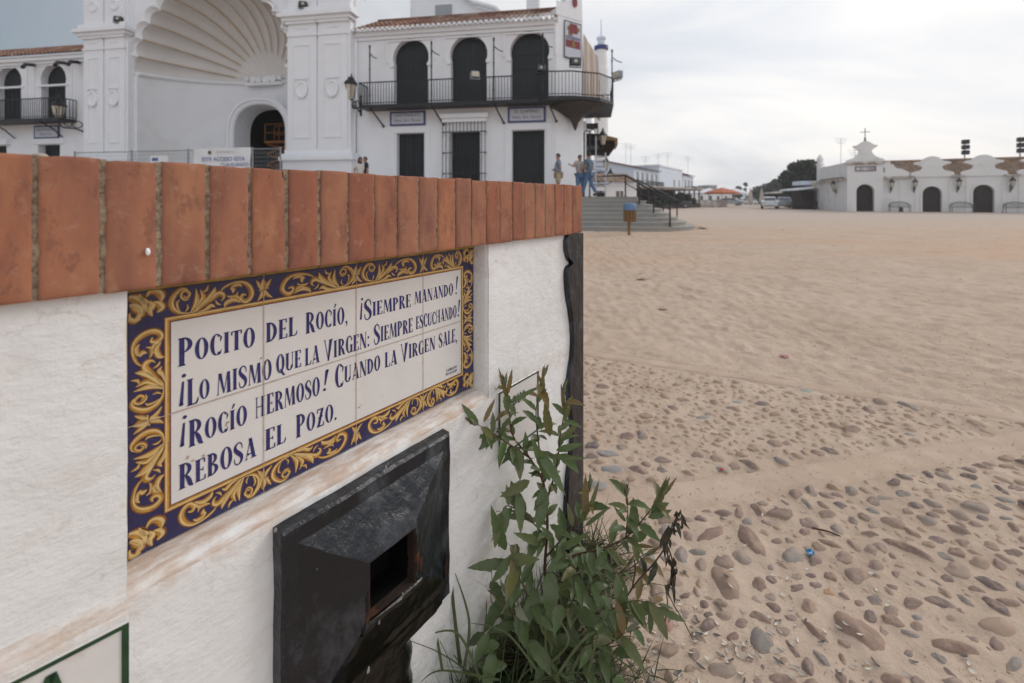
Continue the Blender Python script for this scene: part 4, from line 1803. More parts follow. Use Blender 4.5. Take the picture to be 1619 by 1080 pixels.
def sign(name, s0, s1, z0, z1, y, label, texts, tilt=0.0):
    mb = MB()
    mb.cbox(s0, s1, y, y + .02, z0, z1, c=.001)
    mb.v = [(a, b, c - tilt * (a - s1)) for a, b, c in mb.v]
    t_ = mb.build(name, M['t_white'], fw)
    tag(t_, label)
    mb = MB()
    b = .0062
    for k_, (a, c, d, e) in enumerate(((s0, s1, z1 - b * .62, z1), (s0, s1, z0, z0 + b * .62), (s0, s0 + b, z0 + b * .62, z1 - b * .62), (s1 - b, s1, z0 + b * .62, z1 - b * .62))):
        mb.box(a, c, y - .0012, y, d, e)
    for (x0, z_, h, wd, txt) in texts:
        x = x0
        for ch in txt:
            for q in SANS[ch][1]:
                mb.add([(x + a * wd, y - .0014, z_ + b_ * h) for a, b_ in q], [tuple(range(len(q)))])
            x += (SANS[ch][0] + .16) * wd
    mb.v = [(a, b, c - tilt * (a - s1)) for a, b, c in mb.v]
    mb.build('green_lettering', M['green'], t_)
    return t_


SANS = {
    'A': (.70, [((.0, 0), (.20, 0), (.44, 1), (.26, 1)), ((.50, 0), (.70, 0), (.44, 1), (.30, 1)), ((.15, .20), (.55, .20), (.50, .36), (.2, .36))]),
    'G': (.70, ring(.35, .5, .35, .5, .18, .16, 40, 330, 14) + [((.38, .38), (.70, .38), (.70, .52), (.38, .52)), ((.52, .12), (.70, .12), (.70, .5), (.52, .5))]),
    'U': (.66, [((.0, .3), (.18, .3), (.18, 1), (.0, 1)), ((.48, .3), (.66, .3), (.66, 1), (.48, 1))] + ring(.33, .32, .33, .32, .18, .16, 180, 360, 12)),
}
sign('painted_sign', .672, .846, .48, .634, VF - .0035, 'green bordered plate reading AGUA, half hidden behind the sapling', [(.706, .583, .024, .024, 'AGUA')])
sign('painted_sign', -.24, -.0135, .44, .6190, -.0585, 'green bordered white plate at the lower left corner, only its last letter A in view', [(-.205, .563, .045, .045, 'AGUA')], .10)

# ---- black water-outlet box
M['blackpaint'] = mat('weathered_black_paint', (0.005, 0.0075, 0.013), 0.27, 0.5, 0.35, 7, 0.9, 34, col2=(0.085, 0.094, 0.110), c2scale=17, c2lo=.50, c2hi=.80, c2mix=.9, bdist=.006, stretch=(1, 1, .7))
M['blackwet'] = mat('wet_black_stain', (0.004, 0.0035, 0.003), 0.2, 0.5, 0.4, 12, 0.9, 30, col2=(0.016, 0.009, 0.006), c2scale=14, c2lo=.55, c2hi=.75, bdist=.006)
M['rust'] = mat('rusty_edge', (0.022, 0.013, 0.010), 0.8, 0.2, 0.5, 40, 0.8, 90, col2=(0.12, 0.040, 0.016), c2scale=26, c2lo=.52, c2hi=.68, bdist=.002)
M['hole'] = mat('hole_shade', (0.004, 0.004, 0.004), 0.7, 0.1, 0.2, 12)  # near-black colour stands in for the shade of a deeper opening
BS0, BS1, BZ0, BZ1 = .1530, .4900, .3080, .6180
OS0, OS1, OZ0, OZ1 = .2700, .3580, .4340, .5220
outlet = MB()


def ringq(r0, r1, wobble=True, step=.009, r=.5, m=0):
    """surface between two rectangles given as (s0,s1,z0,z1,v)"""
    def rc(q):
        s0, s1, z0, z1, v = q
        return [(s0, v, z0), (s1, v, z0), (s1, v, z1), (s0, v, z1)]
    A, B = rc(r0), rc(r1)
    for i in range(4):
        a0, a1 = Vector(A[i]), Vector(A[(i + 1) % 4])
        b0, b1 = Vector(B[i]), Vector(B[(i + 1) % 4])
        n = max(2, int((a1 - a0).length / step))
        k = max(1, int((b0 - a0).length / step))
        rows = []
        for j in range(k + 1):
            t = j / k
            p, q = a0.lerp(b0, t), a1.lerp(b1, t)
            rows.append([tuple(p.lerp(q, u_ / n)) for u_ in range(n + 1)])
        vs = [wob(pp, .0030) for row in rows for pp in row]
        w_ = n + 1
        outlet.add(vs, [(jj * w_ + ii, jj * w_ + ii + 1, (jj + 1) * w_ + ii + 1, (jj + 1) * w_ + ii) for jj in range(k) for ii in range(n)], r, m)


O0 = (BS0 - .001, BS1 + .001, BZ0, BZ1 + .006, -.040)
O1 = (BS0, BS1, BZ0, BZ1 + .004, -.0635)
O2 = (BS0 + .003, BS1 - .003, BZ0 + .003, BZ1 - .001, -.0672)
O3 = (BS0 + .022, BS1 - .022, BZ0 + .020, BZ1 - .022, -.0680)
O4 = (OS0 - .016, OS1 + .012, OZ0 - .012, OZ1 + .014, -.1010)
O5 = (OS0 - .004, OS1 + .003, OZ0 - .003, OZ1 + .004, -.1060)
O6 = (OS0, OS1, OZ0, OZ1, -.1030)
for a, b in zip((O0, O1, O2, O3, O4), (O1, O2, O3, O4, O5)):
    ringq(a, b)
ob = outlet.build('outlet_box', M['blackpaint'], fw, smooth='auto')
tag(ob, 'black painted square spout surround, bevelled outwards, with a dark square opening')
outlet = MB()
ringq(O5, O6)
ringq(O6, (OS0 + .003, OS1 - .003, OZ0 + .004, OZ1 - .003, -.092))
ringq((OS0 + .003, OS1 - .003, OZ0 + .004, OZ1 - .003, -.092), (OS0 + .006, OS1 - .006, OZ0 + .006, OZ1 - .006, -.0475), m=1)
outlet.add([(OS0, -.0478, OZ0), (OS1, -.0478, OZ0), (OS1, -.0478, OZ1), (OS0, -.0478, OZ1)], [(0, 1, 2, 3)], m=1)
outlet.build('opening', [M['rust'], M['hole']], ob)
# wet lip under the opening, then the stained pier down to the ground
mb = MB()


def facet_v(z_):
    """front of the box below the opening"""
    if z_ > OZ0 - .012:
        return -.1045
    if z_ > BZ0 + .020:
        t = (OZ0 - .012 - z_) / (OZ0 - .012 - BZ0 - .020)
        return -.1010 + .033 * t
    return -.068


rows = []
for i in range(44):
    z_ = OZ0 + .012 - (OZ0 + .012 - BZ0 + .004) * i / 43
    t = i / 43
    sL = OS0 - .004 - .075 * t - .014 * noise.noise(Vector((z_ * 40, 1, 1)))
    sR = OS1 + .004 + (.105 * min(1, t * 1.5)) + .010 * noise.noise(Vector((z_ * 40, 5, 1)))
    if z_ > OZ0 - .001:
        sL, sR = OS0 - .006, OS0 - .001
    row = []
    for j in range(40):
        u_ = j / 39
        s_ = sL + (sR - sL) * u_
        e_ = min(u_, 1 - u_) * 12
        crust = .0035 * min(1, e_) + .004 * max(0, noise.noise(Vector((s_ * 45, z_ * 45, 2)))) * min(1, e_)
        if abs(z_ - (BZ0 + .040)) < .012 and u_ > .45:
            crust += .007 * (1 - abs(z_ - (BZ0 + .040)) / .012)
        if OZ0 - .014 < z_ < OZ0 - .001:
            crust += .003
        row.append((s_, facet_v(z_) + .0015 - crust, z_))
    rows.append(row)
rows = rows[2:]
loft(mb, rows[::-1], True, .0015)
# drips and crust below
for (a, b, zt_, zb_, v0, v1) in ((BS0 + .02, .402, .322, -.04, -.070, -.080),):
    rows = []
    for i in range(30):
        t = i / 29
        z_ = zt_ + (zb_ - zt_) * t
        row = []
        for j in range(26):
            u_ = j / 25
            ed = .018 * noise.noise(Vector((z_ * 22, 5 * a, 3)))
            s_ = a + ed + (b - a - ed * .3) * u_
            rr_ = (1 - (2 * u_ - 1) ** 6)
            v_ = -.050 + (v0 + (v1 - v0) * t + .050) * rr_ + .004 * noise.noise(Vector((s_ * 25, z_ * 25, 1)))
            row.append((s_, v_, z_))
        rows.append(row)
    loft(mb, rows[::-1], True, .002)
tag(mb.build('wet_stain', M['blackwet'], ob, smooth=True), 'wet black crusted drip channel running down from the opening to the ground')
# rust coming through right of the opening
mb = MB()
r = random.Random(12)
for (s_, z_, w, h_) in ((OS1 + .010, .470, .008, .030), (OS1 + .022, .452, .007, .018), (OS1 + .006, .505, .004, .012), (BS1 - .016, .372, .006, .028), (OS0 - .006, .455, .004, .03)):
    # height of the bevelled facet at this spot
    pts = []
    for k in range(14):
        t = 2 * pi * k / 14
        a, b = s_ + w * cos(t) * r.uniform(.5, 1.1), z_ + h_ * sin(t) * r.uniform(.6, 1.1)
        q = (a - (OS1 + .012)) / (BS1 - .022 - OS1 - .012)
        v_ = -.1010 + .033 * max(0, min(1, q)) if a > OS1 + .012 else -.1035
        if a < OS0:
            v_ = -.1035
        pts.append((a, v_ - .0022, b))
    c_ = (s_, sum(p[1] for p in pts) / 14 - .0015, z_)
    mb.add(pts + [c_], [(i, (i + 1) % 14, 14) for i in range(14)])
mb.build('rust_patch', M['rust'], ob)
mb = MB()
r = random.Random(3)
for (px, py, w) in ((611, 738, .004), (608, 744, .003), (614, 733, .002), (583, 1060, .005), (600, 985, .003), (637, 938, .0022), (436, 838, .0035), (502, 900, .0012), (583, 776, .001)):
    a, b = WFR.img(px, py, -.069)
    rr_ = .069 if py < 860 else (.112 if py < 1000 else .085)
    a, b = WFR.img(px, py, -rr_ - .001)
    pts = [(a + w * cos(t) * r.uniform(.3, .7), -rr_ - .0012, b + w * 1.3 * sin(t) * r.uniform(.5, 1.1)) for t in np.linspace(0, 2 * pi, 9)[:-1]]
    mb.add(pts, [tuple(range(8))])
tag(mb.build('paint_chip', M['galv'], ob), 'pale flecks where the black paint has chipped off')

# ---- black scroll-profiled end board
ctr = [(333, 205), (327, 225), (328, 255), (334, 278), (342, 288), (343, 294), (332, 303), (328, 330), (333, 390), (341, 440), (346, 500), (345, 560), (338, 610), (334, 650), (335, 700), (345, 780), (340, 860), (332, 920), (328, 1000), (325, 1050)]
poly = []
for zx, zy in smoothpath(ctr, 4):
    a, b = WFR.img(720 + zx / 1.862, 260 + zy / 1.862, -.055)
    poly.append((a, b))
poly[0] = (poly[0][0], .9805)
last = poly[-1]
poly.append((last[0] - .002, -.03))
SR = 1.0835
mb = MB()
P2 = poly
n = len(P2)
fr_ = [(p[0], -.055, p[1]) for p in P2]
fr2 = [(p[0] + .0035, -.0590, p[1]) for p in P2]
rt = [(SR, -.0590, p[1]) for p in P2]
bk = [(p[0], -.040, p[1]) for p in P2]
mb.add(bk + fr_ + fr2 + rt, [(j * n + i, j * n + i + 1, (j + 1) * n + i + 1, (j + 1) * n + i) for j in range(3) for i in range(n - 1)])
mb.box(S_END + .0005, SR, -.0588, .29, -.03, .9795)
mb.build('end_board', M['blackpaint'], fw, smooth='auto')
tag(fw.children[-1], 'black painted board with a scrolled inner edge closing the far end of the wall')
# ================================================================== PLANTS, HUSKS, LITTER


def leaf_material(name, top, tip, under):
    m, nt, bs = nodes_of(name)
    N = nt.nodes.new
    L = nt.links.new
    at_ = N('ShaderNodeAttribute')
    at_.attribute_name = 'rnd'
    ramp = N('ShaderNodeValToRGB')
    e = ramp.color_ramp.elements
    e[0].color = (*top, 1)
    e[0].position = 0.0
    e[1].color = (*tip, 1)
    e[1].position = 1.0
    for p, c in ((.35, tuple(a * 1.35 for a in top)), (.62, tuple(a * .5 + b * .5 for a, b in zip(top, tip)))):
        q = e.new(p)
        q.color = (*c, 1)
    L(at_.outputs['Fac'], ramp.inputs[0])
    geo = N('ShaderNodeNewGeometry')
    n = N('ShaderNodeTexNoise')
    n.inputs['Scale'].default_value = 60
    n.inputs['Detail'].default_value = 5
    L(geo.outputs['Position'], n.inputs['Vector'])
    mr = N('ShaderNodeMapRange')
    mr.inputs[1].default_value = .4
    mr.inputs[2].default_value = .72
    mr.inputs[4].default_value = .5
    L(n.outputs[0], mr.inputs[0])
    du = N('ShaderNodeMix')
    du.data_type = 'RGBA'
    L(mr.outputs[0], du.inputs[0])
    L(ramp.outputs[0], du.inputs[6])
    du.inputs[7].default_value = (0.17, 0.165, 0.12, 1)
    mx = N('ShaderNodeMix')
    mx.data_type = 'RGBA'
    L(geo.outputs['Backfacing'], mx.inputs[0])
    L(du.outputs[2], mx.inputs[6])
    mx.inputs[7].default_value = (*under, 1)
    L(mx.outputs[2], bs.inputs['Base Color'])
    bs.inputs['Roughness'].default_value = .38
    bs.inputs['Specular IOR Level'].default_value = .35
    tr = N('ShaderNodeBsdfTranslucent')
    L(mx.outputs[2], tr.inputs[0])
    ms = N('ShaderNodeMixShader')
    ms.inputs[0].default_value = .22
    out = nt.nodes['Material Output']
    L(bs.outputs[0], ms.inputs[1])
    L(tr.outputs[0], ms.inputs[2])
    L(ms.outputs[0], out.inputs[0])
    return m


M['leaf'] = leaf_material('dusty_leaf', (0.076, 0.118, 0.040), (0.215, 0.130, 0.040), (0.200, 0.220, 0.150))
M['stem'] = mat('reddish_stem', (0.085, 0.045, 0.030), 0.7, 0.3, 0.3, 30)
M['grass'] = leaf_material('grass_blade', (0.052, 0.080, 0.028), (0.17, 0.15, 0.075), (0.05, 0.075, 0.03))
M['withered'] = leaf_material('withered_leaf', (0.022, 0.030, 0.020), (0.050, 0.034, 0.022), (0.035, 0.04, 0.03))


def leaf(mb, base, d, up, L_, W_, bend=.3, fold=.35, r=.3, twist=0.0, n=9):
    """lanceolate leaf: serrated slightly, folded along the midrib, bending towards -up"""
    d = Vector(d).normalized()
    up = Vector(up)
    side = d.cross(up)
    if side.length < 1e-3:
        side = d.cross(Vector((1, 0.1, 0)))
    side.normalize()
    nrm = side.cross(d).normalized()
    vs = []
    p = Vector(base)
    dd = d.copy()
    nn = nrm.copy()
    step = L_ / n
    q = Matrix.Rotation(-bend / n, 3, side)
    for i in range(n + 1):
        t = i / n
        w = W_ / 2 * (sin(pi * min(1, t * 1.02) ** .78) ** .85 if 0 < t < 1 else 0.0)
        if i == 0:
            w = W_ * .03
        ww = w * (1 + .07 * (-1) ** i)
        tw = Matrix.Rotation(twist * t, 3, dd)
        sd = tw @ side
        nd = tw @ nn
        vs += [p - sd * ww * cos(fold) + nd * ww * sin(fold), tuple(p), p + sd * ww * cos(fold) + nd * ww * sin(fold)]
        dd = q @ dd
        nn = q @ nn
        p = p + dd * step
    fs = []
    for i in range(n):
        a = i * 3
        fs += [(a, a + 1, a + 4, a + 3), (a + 1, a + 2, a + 5, a + 4)]
    mb.add(vs, fs, r=r)


sap_root = Vector((0.065, 1.075, 0.0))
sap = empty('sapling', sap_root, 0, 'leafy wild sapling with reddish stems growing at the foot of the fountain wall', 'plant')
loc = lambda p: Vector(p) - sap_root
stem_mb = MB()
fol = MB()
r = random.Random(17)
# stems traced in the picture, each point with its own depth
stems = [
    # main shoot up towards the sign, ending in the top tuft
    [(872, 1060, 1.06), (868, 980, 1.06), (862, 900, 1.06), (866, 830, 1.065), (860, 765, 1.07), (835, 720, 1.08), (812, 690, 1.085), (805, 650, 1.08), (800, 612, 1.075)],
    [(835, 722, 1.08), (805, 702, 1.04), (775, 682, 1.01), (757, 672, 0.99)],
    [(860, 768, 1.07), (852, 700, 1.09), (848, 650, 1.085), (858, 600, 1.08)],
    [(862, 800, 1.07), (880, 740, 1.08), (886, 690, 1.07), (893, 650, 1.06), (893, 625, 1.06)],
    # long shoot reaching right
    [(866, 905, 1.06), (905, 880, 1.03), (950, 868, 1.01), (990, 850, 1.0), (1022, 815, 1.0), (1045, 785, 1.0)],
    [(990, 850, 1.0), (993, 810, 1.0), (992, 785, 1.0)],
    [(864, 880, 1.06), (900, 840, 1.06), (925, 810, 1.07), (932, 775, 1.08)],
    [(868, 985, 1.05), (920, 975, 1.0), (965, 965, .98), (1000, 950, .97), (1040, 955, .96)],
    [(866, 940, 1.06), (900, 905, 1.08), (940, 905, 1.09), (985, 905, 1.08), (1020, 880, 1.07)],
    [(866, 850, 1.07), (830, 815, 1.05), (800, 800, 1.03), (790, 830, 1.02)],
    [(866, 1010, 1.04), (845, 960, 1.0), (822, 915, .98), (815, 880, .98)],
    [(867, 1000, 1.04), (900, 960, 1.02), (915, 920, 1.02), (905, 890, 1.02)],
    [(872, 1050, 1.05), (840, 1010, .99), (812, 975, .97), (800, 940, .97)],
    [(872, 1050, 1.05), (920, 1030, .98), (960, 1020, .95), (990, 1000, .94)],
]
up = Vector((0, 0, 1))
for si, st in enumerate(stems):
    pts = smoothpath([loc(at(*p)) for p in st], 5)
    n = len(pts)
    r0 = (.0045, .0022, .0024, .0026, .0030, .0016, .0022, .0022, .0022, .0018, .0018, .0018, .002, .002)[si]
    stem_mb.tube(pts, [max(.0007, r0 * (1 - .75 * i / n)) for i in range(n)], 7)
    total = sum((Vector(pts[i + 1]) - Vector(pts[i])).length for i in range(n - 1))
    # alternate leaves
    acc = 0
    gap = .0072
    side_sign = 1
    for i in range(1, n - 1):
        acc += (Vector(pts[i]) - Vector(pts[i - 1])).length
        frac = i / n
        if si == 0 and frac < .32:
            continue
        if acc > gap:
            acc = 0
            d = (Vector(pts[i + 1]) - Vector(pts[i - 1])).normalized()
            ax = d
            lat = d.cross(Vector((0, -1, .2))).normalized()
            phi = side_sign * (pi / 2) + r.gauss(0, .8)
            side_sign *= -1
            out = (Matrix.Rotation(phi, 3, ax) @ Vector((0, -1, .15)))
            out = (out + lat * .6 * side_sign)
            out = (out - d * out.dot(d)).normalized()
            dirn = (out * r.uniform(.7, 1.1) + d * r.uniform(.25, .7) + up * r.uniform(-.35, .2)).normalized()
            L_ = r.uniform(.044, .076) * (1 - .22 * frac)
            if si in (9, 10, 11, 12, 13, 7, 8):
                L_ *= 1.12
            rv = r.uniform(0, .5) if frac < .75 else r.uniform(.35, .9)
            leaf(fol, pts[i], dirn, up + out * .2 + Vector((0, -.3, 0)), L_, L_ * r.uniform(.28, .38), bend=r.uniform(.2, 1.2), fold=r.uniform(.15, .6), r=rv, twist=r.uniform(-.5, .5))
    # tuft of young reddish leaves
    d = (Vector(pts[-1]) - Vector(pts[-3])).normalized()
    for k in range(5 if si < 7 else 3):
        a = 2 * pi * k / 5 + r.random()
        o_ = Matrix.Rotation(a, 3, d) @ d.cross(Vector((0, 1, 0.1))).normalized()
        L_ = r.uniform(.026, .045)
        leaf(fol, pts[-1], d + o_ * r.uniform(.25, .6), o_ * -1, L_, L_ * .27, bend=-r.uniform(.0, .5), fold=.5, r=r.uniform(.62, 1.0))
# individual leaves that stand out in the photograph: base and tip, width, tone
key = [
    ((757, 672, .985), (731, 642, .975), .017, .35), ((765, 668, .99), (784, 632, 1.0), .012, .9), ((806, 640, 1.075), (788, 588, 1.06), .012, .75), ((802, 625, 1.075), (812, 587, 1.07), .013, .95),
    ((858, 632, 1.07), (861, 588, 1.06), .013, .7), ((864, 625, 1.07), (849, 590, 1.065), .010, .8), ((870, 690, 1.06), (862, 640, 1.04), .024, .55), ((893, 655, 1.06), (889, 612, 1.05), .012, .65),
    ((893, 665, 1.06), (903, 640, 1.05), .012, .5), ((800, 640, 1.07), (858, 613, 1.05), .012, .25), ((790, 690, 1.05), (733, 722, .99), .024, .1), ((800, 695, 1.04), (737, 695, 1.0), .012, .3),
    ((805, 705, 1.05), (820, 745, 1.0), .028, .15), ((850, 712, 1.06), (893, 778, .98), .028, .2), ((866, 720, 1.06), (926, 733, 1.02), .014, .2), ((880, 712, 1.06), (920, 708, 1.03), .018, .3),
    ((893, 690, 1.06), (915, 672, 1.05), .016, .5), ((838, 760, 1.06), (796, 790, 1.02), .026, .5), ((862, 770, 1.05), (853, 840, 1.0), .034, .08), ((820, 775, 1.06), (826, 842, 1.0), .026, .4),
    ((800, 870, 1.0), (775, 810, .98), .030, .3), ((800, 885, .98), (850, 890, .95), .026, .45), ((806, 880, .98), (782, 925, .95), .024, .1), ((805, 888, .99), (742, 905, .97), .026, .05),
    ((925, 822, 1.05), (928, 758, 1.04), .020, .75), ((930, 812, 1.05), (950, 765, 1.05), .012, .5), ((925, 832, 1.04), (966, 806, 1.02), .012, .25), ((1002, 838, 1.0), (1004, 793, .99), .027, .1),
    ((1030, 812, 1.0), (1062, 765, .99), .022, .45), ((1040, 790, 1.0), (1075, 760, .99), .014, .7), ((1025, 818, 1.0), (1063, 812, .98), .017, .3), ((1030, 805, 1.0), (1058, 800, .98), .020, .35),
    ((990, 825, 1.0), (971, 803, 1.0), .010, .4), ((992, 800, 1.0), (991, 782, 1.0), .008, .95), ((1000, 852, 1.0), (1026, 846, .98), .024, .25), ((1005, 862, 1.0), (1035, 868, .98), .009, .7),
    ((900, 880, 1.03), (870, 905, .98), .034, .05), ((905, 905, 1.02), (920, 950, .98), .028, .05), ((930, 872, 1.02), (968, 905, .98), .024, .1), ((960, 872, 1.01), (935, 905, .98), .022, .2),
    ((1030, 952, .97), (1002, 980, .95), .028, .25), ((1038, 960, .97), (1085, 990, .95), .018, .4), ((1028, 965, .97), (1030, 1004, .95), .016, .1), ((980, 975, .98), (992, 930, .97), .024, .1),
    ((870, 900, 1.0), (872, 985, .95), .040, .05), ((850, 930, 1.0), (825, 1005, .95), .034, .08), ((905, 960, 1.0), (960, 1000, .94), .032, .02), ((820, 960, .98), (832, 1030, .94), .036, .1),
    ((802, 1052, .93), (752, 1058, .91), .026, .15), ((880, 860, 1.05), (905, 925, 1.0), .026, .15), ((935, 925, 1.0), (975, 1010, .94), .024, .1), ((870, 760, 1.05), (842, 700, 1.03), .026, .35),
    ((870, 830, 1.05), (905, 855, 1.0), .018, .3), ((860, 860, 1.04), (815, 850, 1.0), .022, .4), ((895, 850, 1.05), (882, 890, 1.0), .022, .2), ((880, 870, 1.04), (935, 850, 1.0), .020, .3),
]
for b, t, w, rv in key:
    B_, T_ = loc(at(*b)), loc(at(*t))
    d = T_ - B_
    w *= .88
    leaf(fol, B_, d + up * .1 * d.length, Vector((r.uniform(-.3, .5), -1, r.uniform(.2, .9))), d.length * 1.05, w, bend=r.uniform(.1, .5), fold=r.uniform(.2, .5), r=rv, twist=r.uniform(-.3, .3), n=12)
# lower filler leaves in the shade
for k in range(48):
    x = r.uniform(745, 1000)
    y = r.uniform(905, 1075)
    if x > 900 and y < 930:
        continue
    p = loc(at(x, y, r.uniform(.93, 1.08)))
    d = Vector((r.uniform(-1, 1), r.uniform(-1, .3), r.uniform(-.5, .6)))
    L_ = r.uniform(.045, .075)
    leaf(fol, p, d, Vector((0, -.4, 1)), L_, L_ * .38, bend=r.uniform(.2, 1.2), fold=.3, r=r.uniform(0, .4))
    stem_mb.tube([p, (p + Vector((.0, .02, -.05)) * r.uniform(.5, 1.5)), loc((sap_root.x + r.uniform(-.04, .04), sap_root.y, .02))], [.0008, .001, .0014], 5)
stem_mb.build('stem', M['stem'], sap, smooth=True)
fol.build('foliage', M['leaf'], sap, smooth=True)

# withered weed hanging at the right
ww = empty('withered_weed', (0.33, 1.02, 0), 0, 'blackened withered weed drooping over the cobbles at the right of the sapling', 'plant')
wl = lambda p: Vector(p) - Vector((0.33, 1.02, 0))
ws, wf = MB(), MB()
wst = [[(960, 1000, .98), (1000, 930, .985), (1035, 890, .985), (1055, 860, .985), (1066, 830, .985), (1072, 812, .985)], [(1055, 862, .985), (1062, 880, .98), (1066, 905, .975), (1060, 925, .975)],
       [(1000, 930, .985), (1005, 900, .98), (1003, 885, .98)]]
for st in wst:
    pts = smoothpath([wl(at(*p)) for p in st], 5)
    ws.tube(pts, .0016, 6)
for k in range(46):
    st = r.choice(wst[:2] + [wst[0]])
    i = r.randrange(1 if st is not wst[0] else 3, len(st))
    x, y, z = st[i]
    b = wl(at(x + r.uniform(-7, 7), y + r.uniform(-8, 10), z + r.uniform(-.015, .015)))
    L_ = r.uniform(.012, .034)
    leaf(wf, b, Vector((r.uniform(-.5, .5), r.uniform(-.5, .3), -1)), Vector((r.uniform(-1, 1), -1, 0)), L_, L_ * .34, bend=r.uniform(-1, 1.5), fold=.8, r=r.random(), twist=r.uniform(-2, 2))
for b, t, w in [((1038, 885, .98), (1026, 930, .97), .016), ((1062, 890, .98), (1068, 940, .97), .014), ((1063, 915, .98), (1070, 960, .97), .008),
                ((1058, 830, .98), (1045, 870, .975), .018), ((1020, 905, .98), (1012, 880, .975), .018)]:
    B_, T_ = wl(at(*b)), wl(at(*t))
    leaf(wf, B_, T_ - B_, Vector((.3, -1, .2)), (T_ - B_).length, w, bend=.2, fold=.6, r=r.random(), twist=.8)
ws.build('stem', M['stem'], ww, smooth=True)
wf.build('foliage', M['withered'], ww, smooth=True)

# single stalks with a drooping tip
fs_ = empty('grass_stalk', (0.34, 1.0, 0), 0, 'single green stalk leaning right with its tip resting on a white husk', 'plant')
mb = MB()
o0 = Vector((0.34, 1.0, 0))
mb.tube([Vector(p) - o0 for p in smoothpath([at(1052, 925, .965), at(1065, 955, .97), at(1080, 980, .985), at(1097, 1012, 1.04)], 4)], .0013, 6)
mb.tube([Vector(p) - o0 for p in smoothpath([at(1048, 1000, .97), at(1056, 960, .965), at(1052, 925, .965)], 4)], .0014, 6)
mb.build('stalk', M['grass'], fs_, smooth=True)

# grass at the foot of the wall (uncountable)
gr = MB()
r = random.Random(29)


def blade(x, y, z, d, L_, w, droop, rv):
    d = Vector(d).normalized()
    side = d.cross(Vector((r.uniform(-1, 1), r.uniform(-1, 1), .2))).normalized()
    p = Vector((x, y, z))
    vs = []
    n = 7
    for i in range(n + 1):
        t = i / n
        ww_ = w * (1 - t ** 1.6) * .5 + .0002
        vs += [p - side * ww_, p + side * ww_]
        d = (d + Vector((0, 0, -1)) * droop / n * (0.4 + 1.6 * t)).normalized()
        p = p + d * L_ / n
    gr.add(vs, [(2 * i, 2 * i + 1, 2 * i + 3, 2 * i + 2) for i in range(n)], r=rv)


for k in range(2300):
    s_ = r.uniform(.30, 1.0) if r.random() < .85 else r.uniform(1.0, 1.14)
    o_ = -.044 - abs(r.gauss(0, .07)) - .006
    if s_ < .50:
        o_ -= .03
    X, Y, _ = WFR.world(s_, o_)
    if Y < .70:
        continue
    L_ = r.uniform(.06, .24) * (1.0 if s_ < .85 else .7)
    if r.random() < .05:
        L_ *= 1.8
    a = r.uniform(0, 2 * pi)
    blade(X, Y, gh(X, Y) - .002, (.55 * cos(a) + .18, .55 * sin(a) - .1, r.uniform(.5, 1.4)), L_, r.uniform(.0018, .0045), r.uniform(.2, 2.2), r.choice((r.uniform(0, .45), r.uniform(0, .3), r.uniform(.6, 1))))
# low tufts spreading right under the sapling
for k in range(1000):
    X = r.gauss(.16, .07)
    Y = r.gauss(1.02, .05)
    if wall_side(X, Y) < .05 or X > .33:
        continue
    a = r.uniform(0, 2 * pi)
    blade(X, Y, gh(X, Y) - .002, (cos(a), sin(a), r.uniform(.2, 1.2)), r.uniform(.03, .12), r.uniform(.0015, .0035), r.uniform(.3, 2), r.choice((r.uniform(0, .4), r.uniform(0, .4), r.uniform(.6, 1))))
# long seed stalks against the white wall
for pts in ([(742, 1030, 1.02), (745, 930, 1.03), (752, 830, 1.05), (764, 745, 1.06)], [(735, 1040, 1.0), (748, 930, 1.03), (770, 820, 1.06), (800, 810, 1.08)], [(722, 1040, .98), (735, 940, 1.0), (752, 850, 1.03), (757, 800, 1.04)],
            [(700, 1040, .95), (712, 960, .97), (730, 905, .98), (712, 850, .97)], [(760, 1030, 1.02), (770, 960, 1.04), (762, 900, 1.05), (756, 880, 1.05)]):
    P_ = smoothpath([at(*p) for p in pts], 6)
    gr.tube(P_, [max(.0005, .0013 * (1 - .7 * i / len(P_))) for i in range(len(P_))], 5, r=r.uniform(.2, .6))
for b, m_, t, w in [((728, 1050, .93), (716, 940, .95), (714, 850, .97), .007), ((735, 1055, .92), (742, 980, .94), (718, 900, .96), .006), ((700, 1060, .90), (690, 1000, .92), (686, 975, .93), .005),
                    ((760, 1075, .9), (722, 1000, .92), (660, 1010, .9), .005), ((850, 1060, .92), (800, 1000, .93), (745, 985, .93), .004), ((880, 1070, .9), (940, 1000, .92), (1010, 1040, .92), .006),
                    ((870, 1050, .92), (900, 1010, .92), (865, 955, .93), .005), ((900, 1075, .9), (866, 1040, .91), (864, 960, .92), .006), ((930, 1070, .91), (960, 970, .92), (1010, 985, .92), .005),
                    ((905, 1060, .92), (940, 1020, .92), (1020, 1075, .91), .006), ((790, 1075, .9), (700, 1060, .88), (665, 1079, .86), .004)]:
    P_ = [Vector(p) for p in smoothpath([at(*b), at(*m_), at(*t)], 7)]
    sd_ = Vector((.5, -.6, .5)).normalized()
    vs = []
    for i, p in enumerate(P_):
        t_ = i / (len(P_) - 1)
        ww_ = w * .5 * (1 - t_ ** 2) + .0003
        tan = (P_[min(i + 1, len(P_) - 1)] - P_[max(0, i - 1)]).normalized()
        s2 = tan.cross(Vector((.2, -1, .2))).normalized()
        vs += [p - s2 * ww_, p + s2 * ww_]
    gr.add(vs, [(2 * i, 2 * i + 1, 2 * i + 3, 2 * i + 2) for i in range(len(P_) - 1)], r=r.uniform(.05, .45))
g = gr.build('grass', M['grass'], smooth=True)
tag(g, 'long dark green grass crowding the foot of the fountain wall', 'grass', kind='stuff')

